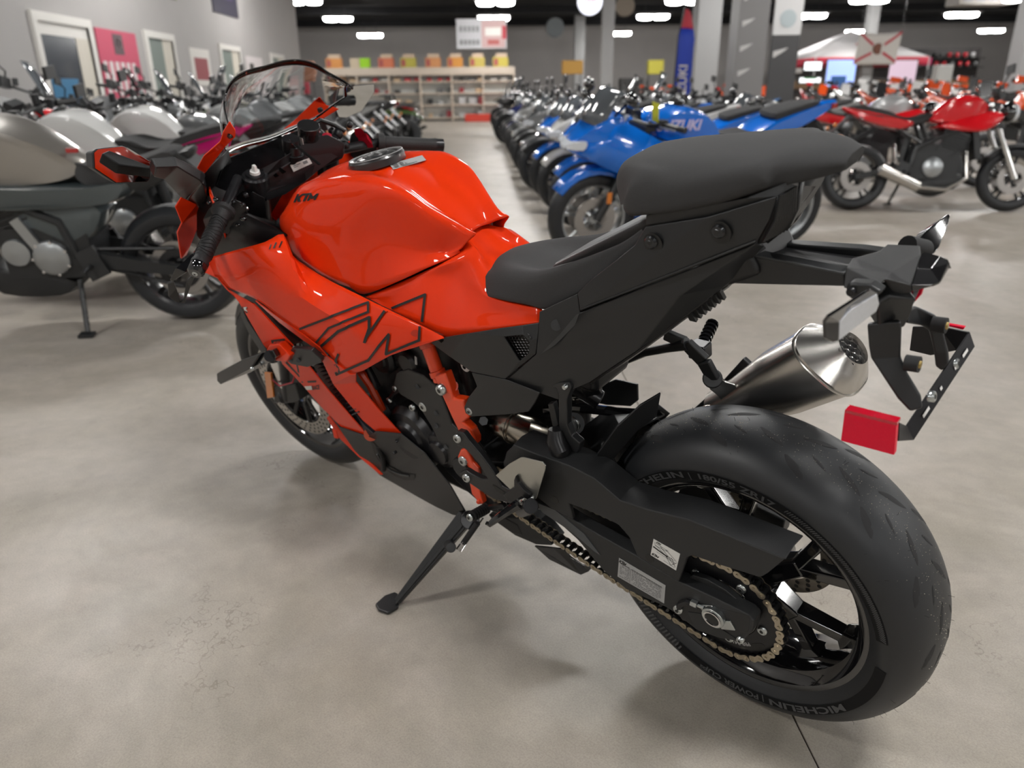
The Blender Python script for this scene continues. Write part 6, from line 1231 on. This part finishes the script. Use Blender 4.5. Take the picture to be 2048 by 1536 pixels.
def style(name):
    if name in STYLE: return STYLE[name]
    A = []
    if name in ('naked', 'retro'):
        wb = 1.41; add_common(A, wb, head=(1.12, .93), bar_z=1.06, bar_w=.37); mirrors(A, 1.10, 1.07, .25, .36); engine(A, .68 if name == 'naked' else .60); chassis(A, wb, 1.12, .93)
        A.append(('fuel_tank', sb([(1.10, .86, .09), (1.12, .93, .11), (1.02, 1.02, .14), (.90, 1.055, .15), (.76, 1.02, .14), (.63, .90, .10), (.60, .82, .10), (.75, .80, .13), (.95, .80, .15)]), 'paint', None))
        A.append(('tank_shroud', sb([(1.22, .84, .20), (1.16, .90, .19), (1.00, .88, .17), (.72, .80, .155), (.66, .76, .15), (.86, .72, .17), (1.08, .72, .20)]), 'paint2', None))
        A.append(('filler_cap', MB().cyl((.93, 0, 1.045), (.94, 0, 1.062), .045, n=20), 'black', None))
        A.append(('seat', sb([(.66, .86, .08), (.60, .89, .11), (.45, .84, .14), (.30, .86, .14), (.22, .91, .12), (-.02, .97, .09), (-.12, .96, .06), (-.05, .91, .08), (.20, .84, .12), (.45, .78, .12)]), 'seat', None))
        A.append(('tail_cover', sb([(.48, .80, .13), (.30, .85, .13), (.10, .90, .11), (-.18, .96, .05), (-.12, .90, .06), (.10, .80, .10), (.35, .74, .12)]), 'paint2', None))
        A.append(('headlight', MB().ball((1.30, 0, .90), .095, (.8, 1.1, 1)), 'gloss', None)); A.append(('headlight_lens', MB().cyl((1.34, 0, .90), (1.375, 0, .90), .085, .07, n=24), 'lens', None))
        A.append(('instrument', MB().box((1.20, 0, 1.06), (.05, .14, .09), Matrix.Rotation(R(-30), 3, 'Y')), 'black', None))
        A.append(('radiator', MB().box((1.02, 0, .60), (.05, .30, .26), Matrix.Rotation(R(-12), 3, 'Y')), 'black', None))
        A.append(('exhaust', MB().tube([(.95, -.10, .55), (.98, -.11, .30), (.80, -.12, .20), (.55, -.13, .22)], .022, 10).cyl((.55, -.15, .22), (.18, -.18, .38), .05, .06, n=16), 'steel', None))
        A.append(('belly_cover', sb([(.95, .34, .12), (.90, .20, .12), (.60, .18, .12), (.50, .26, .12), (.70, .32, .13)]), 'black', None))
        if name == 'retro':
            A[:] = [a for a in A if a[0] not in ('fuel_tank', 'tank_shroud', 'seat', 'tail_cover', 'filler_cap', 'licence_bracket')]
            A.append(('fuel_tank', sb([(.98, .84, .10), (.99, .94, .13), (.88, 1.03, .16), (.72, 1.05, .16), (.54, .98, .15), (.36, .86, .10), (.34, .79, .10), (.50, .75, .14), (.78, .76, .17)]), 'paint', None))
            A.append(('filler_cap', MB().cyl((.76, 0, 1.04), (.765, 0, 1.06), .045, n=20), 'black', None))
            A.append(('tank_badge', MB().box((.37, .075, .905), (.05, .02, .02)), 'red', None))
            A.append(('seat', sb([(.40, .85, .09), (.26, .82, .14), (.12, .84, .13), (-.06, .90, .10), (-.10, .86, .08), (.08, .76, .12), (.36, .74, .12)]), 'seat', None))
            A.append(('side_panel', sb([(1.02, .80, .17), (.72, .77, .19), (.34, .75, .165), (.12, .76, .14), (.22, .66, .15), (.60, .64, .175), (.92, .66, .17)]), 'paint2', None))
            A.append(('side_panel_lower', sb([(.72, .63, .13), (.30, .66, .135), (.34, .52, .13), (.48, .44, .13), (.66, .52, .13)]), 'paint2', None))
            A.append(('tail_cover', sb([(.20, .78, .12), (.0, .84, .10), (-.16, .90, .06), (-.14, .84, .06), (.1, .70, .10)]), 'black', None))
    elif name == 'sport':
        wb = 1.39; add_common(A, wb, head=(1.10, .86), bar_z=.90, bar_w=.34); engine(A, alloy=False); chassis(A, wb, 1.10, .86, 'alu')
        A.append(('fuel_tank', sb([(1.05, .80, .10), (1.02, .92, .13), (.90, .98, .15), (.74, .95, .14), (.60, .84, .10), (.60, .78, .10), (.80, .76, .14)]), 'paint', None))
        A.append(('filler_cap', MB().cyl((.88, 0, .972), (.885, 0, .985), .045, n=20), 'gloss', None))
        k = MB()
        for s in (-1, 1): k.add([Vector((x, y*s, z)) for x, y, z in [(1.52, .10, .80), (1.30, .19, .92), (1.05, .22, .80), (.72, .20, .72), (.64, .19, .60), (.90, .20, .50), (1.16, .21, .55), (1.46, .16, .68), (1.56, .08, .74)]], [(0, 1, 7, 8), (1, 2, 6, 7), (2, 3, 5, 6), (3, 4, 5)])
        A.append(('upper_fairing', k, 'paint_s', None)); k = MB()
        for s in (-1, 1): k.add([Vector((x, y*s, z)) for x, y, z in [(1.16, .205, .55), (.90, .20, .50), (.66, .17, .46), (.50, .14, .28), (.62, .10, .17), (1.02, .12, .20), (1.14, .17, .36)]], [(0, 1, 5, 6), (1, 2, 3, 5), (3, 4, 5)])
        A.append(('lower_fairing', k, 'paint_s', None))
        A.append(('side_vent', MB().prism([(1.10, .215, .66), (.82, .21, .60), (.80, .212, .64), (1.06, .218, .70)], (0, -.002, 0)).prism([(1.10, -.215, .66), (.82, -.21, .60), (.80, -.212, .64), (1.06, -.218, .70)], (0, .002, 0)), 'gloss', None))
        A.append(('nose', sb([(1.60, .74, .07), (1.55, .82, .11), (1.40, .93, .16), (1.28, .94, .17), (1.30, .76, .18), (1.46, .68, .14)]), 'paint', None))
        A.append(('headlight_lens', sb([(1.625, .745, .05), (1.58, .79, .10), (1.50, .80, .13), (1.52, .74, .13)]), 'lens', None))
        rows = []
        for i in range(9):
            a = -1.2+2.4*i/8; rows.append([Vector((1.50-.14*j/4-.12*(1-math.cos(a)), .155*math.sin(a)*(1-.12*j/4), .90+.20*math.sin(j/4*1.4)-.02*a*a)) for j in range(5)])
        A.append(('windscreen', MB().sheet(rows), 'glass_s', None))
        A.append(('seat', sb([(.64, .82, .08), (.50, .80, .13), (.34, .82, .12), (.28, .78, .11), (.55, .74, .12)]), 'seat', None)); A.append(('passenger_seat', sb([(.24, .93, .10), (.05, .98, .09), (-.12, 1.00, .06), (-.08, .96, .06), (.18, .88, .09)]), 'seat', None))
        A.append(('tail_cover', sb([(.40, .78, .13), (.26, .88, .12), (.0, .95, .09), (-.26, 1.0, .04), (-.20, .93, .05), (.05, .82, .09), (.30, .72, .11)]), 'paint', None)); A.append(('tail_lamp', MB().box((-.24, 0, .965), (.04, .09, .03)), 'red', None))
        A.append(('wing_mirror', MB().tube([(1.36, .17, .95), (1.36, .30, 1.03)], .010, 6).ball((1.34, .34, 1.06), .07, (.4, 1.1, .6)), 'gloss', None)); A.append(('wing_mirror', MB().tube([(1.36, -.17, .95), (1.36, -.30, 1.03)], .010, 6).ball((1.34, -.34, 1.06), .07, (.4, 1.1, .6)), 'gloss', None))
        A.append(('exhaust', MB().cyl((.50, -.14, .28), (.12, -.19, .50), .05, .065, n=16), 'steel', None)); A.append(('reflector', MB().box((1.33, .125, .45), (.03, .01, .07)), 'amber', None))
    elif name == 'adventure':
        wb = 1.50; add_common(A, wb, Rr=.32, Rf=.34, head=(1.14, 1.04), bar_z=1.20, bar_w=.43, rw=.15, fwd_=.10); mirrors(A, 1.12, 1.21, .28, .42); engine(A); chassis(A, wb, 1.14, 1.0)
        A.append(('fuel_tank', sb([(1.20, .92, .16), (1.14, 1.04, .17), (1.00, 1.12, .17), (.84, 1.10, .15), (.68, .96, .10), (.66, .88, .11), (.86, .82, .18), (1.10, .72, .22)]), 'paint', None))
        A.append(('seat', sb([(.72, .94, .09), (.55, .91, .14), (.34, .93, .14), (.28, .98, .13), (.0, 1.02, .11), (-.06, .98, .10), (.25, .88, .13), (.6, .84, .12)]), 'seat', None))
        A.append(('beak', sb([(1.72, .86, .05), (1.60, .92, .09), (1.35, 1.02, .11), (1.22, .98, .11), (1.40, .86, .10), (1.58, .84, .07)]), 'paint2', None))
        A.append(('headlight', sb([(1.44, .98, .08), (1.40, 1.06, .11), (1.28, 1.12, .12), (1.24, 1.0, .13), (1.34, .92, .11)]), 'gloss', None)); A.append(('headlight_lens', MB().ball((1.415, .055, 1.01), .042, (.5, 1, 1)).ball((1.415, -.055, 1.01), .042, (.5, 1, 1)), 'lens', None))
        rows = [[Vector((1.40-.16*j/4-.06*(1-math.cos(-1+2*i/6)), .15*math.sin(-1.1+2.2*i/6), 1.10+.32*j/4)) for j in range(5)] for i in range(7)]
        A.append(('windscreen', MB().sheet(rows), 'glass_s', None))
        for s in (-1, 1): A.append(('hand_guard', MB().box((1.14, .36*s, 1.20), (.05, .17, .09)), 'black', None)); A.append(('crash_bar', MB().tube([(1.10, .10*s, .40), (1.12, .24*s, .50), (1.10, .26*s, .72), (.96, .20*s, .84)], .013, 8), 'steel', None))
        A.append(('luggage_rack', MB().box((-.14, 0, 1.00), (.26, .22, .02)), 'black', None)); A.append(('exhaust', MB().cyl((.46, -.16, .45), (.0, -.20, .64), .05, .055, n=16), 'steel', None))
        A.append(('skid_plate', sb([(1.10, .50, .14), (1.02, .28, .14), (.62, .22, .13), (.58, .30, .13), (.9, .36, .14)]), 'alu', None))
        A.append(('tail_cover', sb([(.40, .84, .13), (.1, .94, .11), (-.2, 1.0, .05), (-.1, .92, .07), (.2, .80, .10)]), 'paint', None))
    elif name == 'dirt':
        wb = 1.48; add_common(A, wb, Rr=.32, Rf=.355, head=(1.16, 1.02), bar_z=1.20, bar_w=.40, dirt=True, rw=.12, fwd_=.09); engine(A, .66); chassis(A, wb, 1.15, .98)
        A.append(('tank_shroud', sb([(1.24, .86, .17), (1.12, 1.0, .13), (.92, 1.02, .11), (.76, .92, .08), (.88, .82, .12), (1.10, .72, .17)]), 'paint', None))
        A.append(('seat', sb([(.98, 1.03, .06), (.70, .97, .10), (.30, .98, .10), (-.06, 1.02, .07), (-.02, .97, .07), (.5, .88, .09), (.85, .92, .08)]), 'seat', None))
        A.append(('rear_fender', sb([(.55, .92, .09), (.2, .97, .09), (-.18, 1.04, .07), (-.42, 1.10, .05), (-.40, 1.07, .05), (-.05, .94, .08), (.25, .78, .09), (.5, .74, .09)]), 'paint', None))
        A.append(('front_fender', sb([(1.98, .84, .03), (1.80, .90, .06), (1.50, .86, .07), (1.15, .78, .05), (1.18, .74, .05), (1.5, .80, .07), (1.8, .86, .05)]), 'paint', None))
        A.append(('number_plate', MB().prism([(1.27, -.09, 1.22), (1.27, .09, 1.22), (1.30, .11, 1.08), (1.36, .07, .92), (1.36, -.07, .92), (1.30, -.11, 1.08)], (.015, 0, .005)), 'paint2', None))
        for s in (-1, 1): A.append(('fork_guard', MB().bar((1.36, .115*s, .70), (1.46, .115*s, .36), .015, .07, up=(1, 0, 0)), 'paint2', None)); A.append(('hand_guard', MB().box((1.16, .33*s, 1.20), (.04, .15, .08)), 'paint', None))
        A.append(('exhaust', MB().cyl((.42, -.14, .70), (-.02, -.16, .84), .045, n=14), 'steel', None))
    elif name == 'atv':
        k = MB()
        for x in (0, 1.28):
            for s in (-1, 1):
                c = Vector((x, .43*s, .33)); k2 = MB().lathe([(-.12, .16), (-.14, .22), (-.13, .30), (0, .33), (.13, .30), (.14, .22), (.12, .16)], 30, c)
                for i in range(20): a = 2*math.pi*i/20; k2.bar(arcpt(.325, a, -.11, c), arcpt(.325, a+.08, .11, c), .02, .025, up=(math.cos(a), 0, math.sin(a)))
                A.append(('wheel', MB().lathe([(-.11, .165), (-.04, .13), (.04, .13), (.11, .165)], 24, c).cyl(c-Vector((0, .05, 0)), c+Vector((0, .05, 0)), .05, n=14), 'rim2', None)); A.append(('tyre', k2, 'rub', len(A)-1))
        A.append(('chassis', MB().box((.64, 0, .42), (1.0, .34, .26)).bar((0, -.35, .33), (0, .35, .33), .06, .06).bar((1.28, -.35, .33), (1.28, .35, .33), .06, .06), 'black', None))
        A.append(('seat', sb([(.75, .80, .12), (.40, .80, .15), (.10, .86, .14), (.0, .80, .14), (.4, .70, .15)]), 'seat', None)); A.append(('fuel_tank', sb([(1.15, .72, .12), (1.05, .88, .14), (.80, .88, .13), (.70, .74, .14)]), 'paint', None))
        for s in (-1, 1): A.append(('front_fender', sb([(1.62, .62, .0), (1.40, .74, 0), (1.05, .74, 0), (.96, .56, 0), (1.05, .62, 0), (1.4, .68, 0)]) if False else MB().sheet([[Vector((x, .17*s, z+.06)), Vector((x, .40*s, z+.03)), Vector((x, .58*s, z-.03))] for x, z in ((1.68, .60), (1.50, .72), (1.28, .76), (1.04, .72), (.92, .58))]), 'paint_s', None)); A.append(('rear_fender', MB().sheet([[Vector((x, .15*s, z+.06)), Vector((x, .38*s, z+.03)), Vector((x, .58*s, z-.03))] for x, z in ((.36, .58), (.22, .74), (0, .78), (-.24, .74), (-.36, .64))]), 'paint_s', None))
        A.append(('front_rack', MB().box((1.38, 0, .86), (.42, .72, .02)), 'black', None)); A.append(('handlebar', MB().tube([(.88, .38, 1.06), (.98, .2, 1.08), (1.0, -.2, 1.08), (.88, -.38, 1.06)], .014, 8).cyl((1.05, 0, .8), (1.0, 0, 1.08), .03, n=8), 'black', None))
        A.append(('headlight_lens', MB().box((1.60, .22, .62), (.03, .14, .07)).box((1.60, -.22, .62), (.03, .14, .07)), 'lens', None)); A.append(('bumper', MB().tube([(1.5, -.2, .35), (1.74, -.18, .45), (1.74, .18, .45), (1.5, .2, .35)], .018, 8), 'black', None))
    fender = None
    if name in ('naked', 'retro', 'sport', 'adventure'):
        Rf = .34 if name == 'adventure' else .30; c = Vector((A and {'naked': 1.41, 'retro': 1.41, 'sport': 1.39, 'adventure': 1.50}[name], 0, Rf)); rows = [[arcpt(Rf+.022-(.035 if abs(y) > .9 else 0), R(a), .075*y, c) for y in (-1, -.7, 0, .7, 1)] for a in range(35, 150, 14)]
        A.append(('front_fender', MB().sheet(rows), 'paint_s' if name == 'sport' else 'black_s', None))
        A.append(('licence_bracket', MB().bar((-.10, 0, .88), (-.36, 0, .62), .16, .02).box((-.37, 0, .60), (.02, .17, .14)), 'black', None)); A.append(('turn_signal', MB().ball((-.26, .14, .78), .035, (.5, 1.2, .6)), 'amber', None)); A.append(('turn_signal', MB().ball((-.26, -.14, .78), .035, (.5, 1.2, .6)), 'amber', None))
    out = []
    for n_, k, m, pi in A:
        me = k.mesh(n_, None, 36); me.materials.append(None); out.append((n_, me, m, pi))
    STYLE[name] = out; return out
def spawn(st, s, t, hd, label, paint_='black', paint2='black', rim='black', group=None, lean=8, screen='dark', fork='black', skip=()):
    """s, t: where the rear tyre meets the floor; hd: heading in degrees, 0 down the aisle, 90 to its right"""
    o = empty('motorcycle' if st != 'atv' else 'quad_bike'); tag(o, label, 'motorcycle' if st != 'atv' else 'quad bike', group)
    rz = RZ-R(hd); o.location = W(s, t); o.rotation_mode = 'XYZ'; o.rotation_euler = (-R(lean) if st != 'atv' else 0, 0, rz)
    objs = []
    if st != 'atv': o.location.z = .0+(.085*math.sin(R(lean))*.35)
    for n_, me, m, pi in style(st):
        if n_ in skip: objs.append(None); continue
        c = bpy.data.objects.new(n_, me); link(c, o if pi is None else objs[pi]); objs.append(c)
        mm = {'paint': PN[paint_], 'paint2': PN[paint2], 'paint_s': PN[paint_], 'black_s': CM['black'], 'rim2': CM['rim'] if rim == 'black' else CM['alu'], 'glass_s': CM['glass'] if screen == 'dark' else CM['clear'], 'fork': CM['black'] if fork == 'black' else CM['chrome'] if fork == 'chrome' else mat('gold_fork', (.45, .28, .06), .3, metal=1)}.get(m) or CM[m]
        c.material_slots[0].link = 'OBJECT'; c.material_slots[0].material = mm
        if m in ('paint_s', 'glass_s', 'black_s'): d = c.modifiers.new('s', 'SOLIDIFY'); d.thickness = .004
    return o, objs
# left row, tails to the aisle
g1 = 'motorcycles with their tails to the aisle on the left'
spawn('retro', 3.98, -1.58, -93, 'grey naked motorcycle with champagne tank, nearest of the left row', 'champagne', 'graphite', rim='black', group=g1, lean=9)
spawn('naked', 5.05, -1.62, -92, 'naked motorcycle with a white tank and magenta tail behind the grey one', 'white', 'magenta', group=g1)
LR = [('naked', 'white', 'black'), ('sport', 'grey', 'black'), ('naked', 'silver', 'black'), ('adventure', 'grey', 'green'), ('naked', 'white', 'grey'), ('adventure', 'silver', 'black'), ('naked', 'black', 'black'), ('sport', 'black', 'black')]
for i, (st, a, b) in enumerate(LR): spawn(st, 6.1+1.0*i+(.12 if i >= 3 else 0)+(.12 if i >= 5 else 0), -1.66+rng.uniform(-.04, .04), -91+rng.uniform(-1.5, 1.5), '%s %s motorcycle, %s bike of the left row from the grey one' % (a, {'naked': 'naked', 'sport': 'sport', 'adventure': 'touring'}[st], ORD[i+2]), a, b, group=g1)
# second left row, along the wall, facing the aisle
g2 = 'motorcycles against the left wall'
L2 = [('naked', 'black', 'silver'), ('adventure', 'black', 'grey'), ('adventure', 'silver', 'red'), ('naked', 'black', 'teal'), ('adventure', 'grey', 'black'), ('adventure', 'white', 'grey'), ('adventure', 'black', 'white'), ('naked', 'black', 'black'), ('adventure', 'silver', 'grey'), ('adventure', 'grey', 'red'), ('naked', 'silver', 'black'), ('adventure', 'black', 'black')]
for i, (st, a, b) in enumerate(L2): spawn(st, 5.3+1.02*i, -5.40+rng.uniform(-.03, .03), 86+rng.uniform(-3, 3), '%s and %s motorcycle facing the aisle, %s along the left wall' % (a, b, ORD[i]), a, b, group=g2, screen='clear' if i in (1, 4, 7) else 'dark', fork='chrome' if i % 3 == 0 else 'black')
for i, (s, t) in enumerate(((16.6, -1.75), (18.1, -2.0), (19.8, -2.1), (21.6, -2.2))): spawn('atv', s, t-1.2, 80, ('dark green quad bike nearest the aisle on the left', 'black quad bike behind the dark green one', 'red quad bike third in the left group', 'black quad bike farthest in the left group')[i], ('green', 'black', 'red', 'black')[i], group='quad bikes on the left')
# aisle row: front wheels to the aisle
g3 = 'aisle row of sport motorcycles'
AR = [('sport', 'blue', 'blue', 'alloy', 5.57, 2.15, -103), ('sport', 'blue', 'blue', 'alloy', 6.75, 2.22, -97), ('sport', 'white', 'blue', 'black', 7.65, 2.18, -96), ('sport', 'blue', 'white', 'black', 8.5, 2.15, -96)]
cy = [('naked', 'silver'), ('sport', 'grey'), ('naked', 'blue'), ('naked', 'black'), ('sport', 'silver'), ('naked', 'white'), ('naked', 'black'), ('sport', 'navy'), ('naked', 'grey'), ('naked', 'black'), ('adventure', 'white'), ('naked', 'silver'), ('naked', 'red'), ('adventure', 'grey'), ('naked', 'black'), ('naked', 'grey'), ('sport', 'black'), ('naked', 'silver'), ('adventure', 'black')]
for i, (a, b) in enumerate(cy): AR.append((a, b, 'black', 'black', 9.35+.86*i, 2.1-.004*i, -95))
first_blue = None
for i, (st, a, b, rim, s, t, hd) in enumerate(AR):
    lb = 'blue sport motorcycle with silver rims beside the aisle, nearest of its row' if i == 0 else 'second blue sport motorcycle, just behind the nearest blue one' if i == 1 else '%s %s motorcycle, %s bike back in the aisle row' % (a, {'naked': 'naked', 'sport': 'sport', 'adventure': 'touring'}[st], ORD[i])
    o, ob = spawn(st, s, t, hd+rng.uniform(-1, 1), lb, a, b, rim=rim, group=g3, fork=('black', 'chrome', 'gold')[i % 3])
    if i == 0: first_blue = o; o.scale = (1.06, 1.06, 1.06)
v, f = textmesh('SUZUKI', .085, .0005, .003, .2)
for s_ in (1, -1): MB().add([Vector((.68+(p.x if s_ < 0 else .40-p.x), .166*s_*(1 if s_ > 0 else 1), .86+p.y)) for p in v], f).build('lettering', mat('pale_lilac', (.55, .50, .72), .4), first_blue)
MB().add([Vector((1.12-p.x, .222, .745+p.y*.5)) for p in v], f).build('lettering', mat('pale_lilac', (.55, .50, .72), .4), first_blue)
tg = MB().prism([(1.10, .20, 1.02), (1.10, .11, 1.02), (1.09, .11, .91), (1.09, .20, .91)], (.002, 0, 0)).build('price_tag', mat('yellow_tag', (.72, .70, .02), .6), first_blue)
# second rank behind it
g4 = 'second rank of motorcycles right of the aisle row'
R2 = [('sport', 'silver', 'black'), ('naked', 'black', 'blue'), ('naked', 'silver', 'black'), ('sport', 'silver', 'black'), ('adventure', 'black', 'grey'), ('naked', 'grey', 'black'), ('adventure', 'black', 'black'), ('naked', 'white', 'black'), ('sport', 'grey', 'black'), ('naked', 'black', 'black')]
for i, (st, a, b) in enumerate(R2): spawn(st, 10.0+1.2*i, 4.45+rng.uniform(-.06, .06), -96+rng.uniform(-4, 4), '%s motorcycle, %s bike of the rank behind the aisle row' % (a+' '+{'naked': 'naked', 'sport': 'sport', 'adventure': 'touring'}[st], ORD[i+1]), a, b, group=g4)
# right hand group
g5 = 'red and silver naked motorcycles on the right'
spawn('naked', 7.39, 3.61, 101, 'red and silver naked motorcycle on its stand at the right', 'red', 'red', group=g5, fork='chrome')
spawn('naked', 8.5, 3.5, 101, 'silver naked motorcycle with red side cover behind the red one', 'silver', 'red', group=g5)
spawn('naked', 9.0, 5.9, 96, 'black motorcycle standing at the right edge of the frame', 'black', 'black', group=g5)
g6 = 'orange off road motorcycles at the back'
DB = []
for r_ in range(4):
    for c_ in range(10):
        DB.append((13.6+2.7*r_+rng.uniform(-.1, .1), 6.6+1.08*c_+.7*r_+rng.uniform(-.08, .08), r_, c_))
PC = ['orange', 'red', 'orange', 'white', 'red', 'orange', 'black', 'red']
for i, (s, t, r_, c_) in enumerate(DB):
    if t/s > .66: continue
    p1 = PC[(i*5+r_) % 8]; spawn('dirt' if rng.random() < .75 else 'naked', s, t, rng.choice([176, 180, 184]), '%s motorcycle, %s in the %s rank of the off road display' % (p1, ORD[c_], ORD[r_]), p1, rng.choice(['white', 'orange', 'black']), group=g6)
for i in range(5): p1 = ('orange', 'orange', 'red', 'orange', 'black')[i]; spawn('dirt', 27.0, 5.3+.92*i, 180, '%s off road motorcycle, %s of the group left of the main column' % (p1, ORD[i]), p1, 'orange', group='off road motorcycles left of the main column')
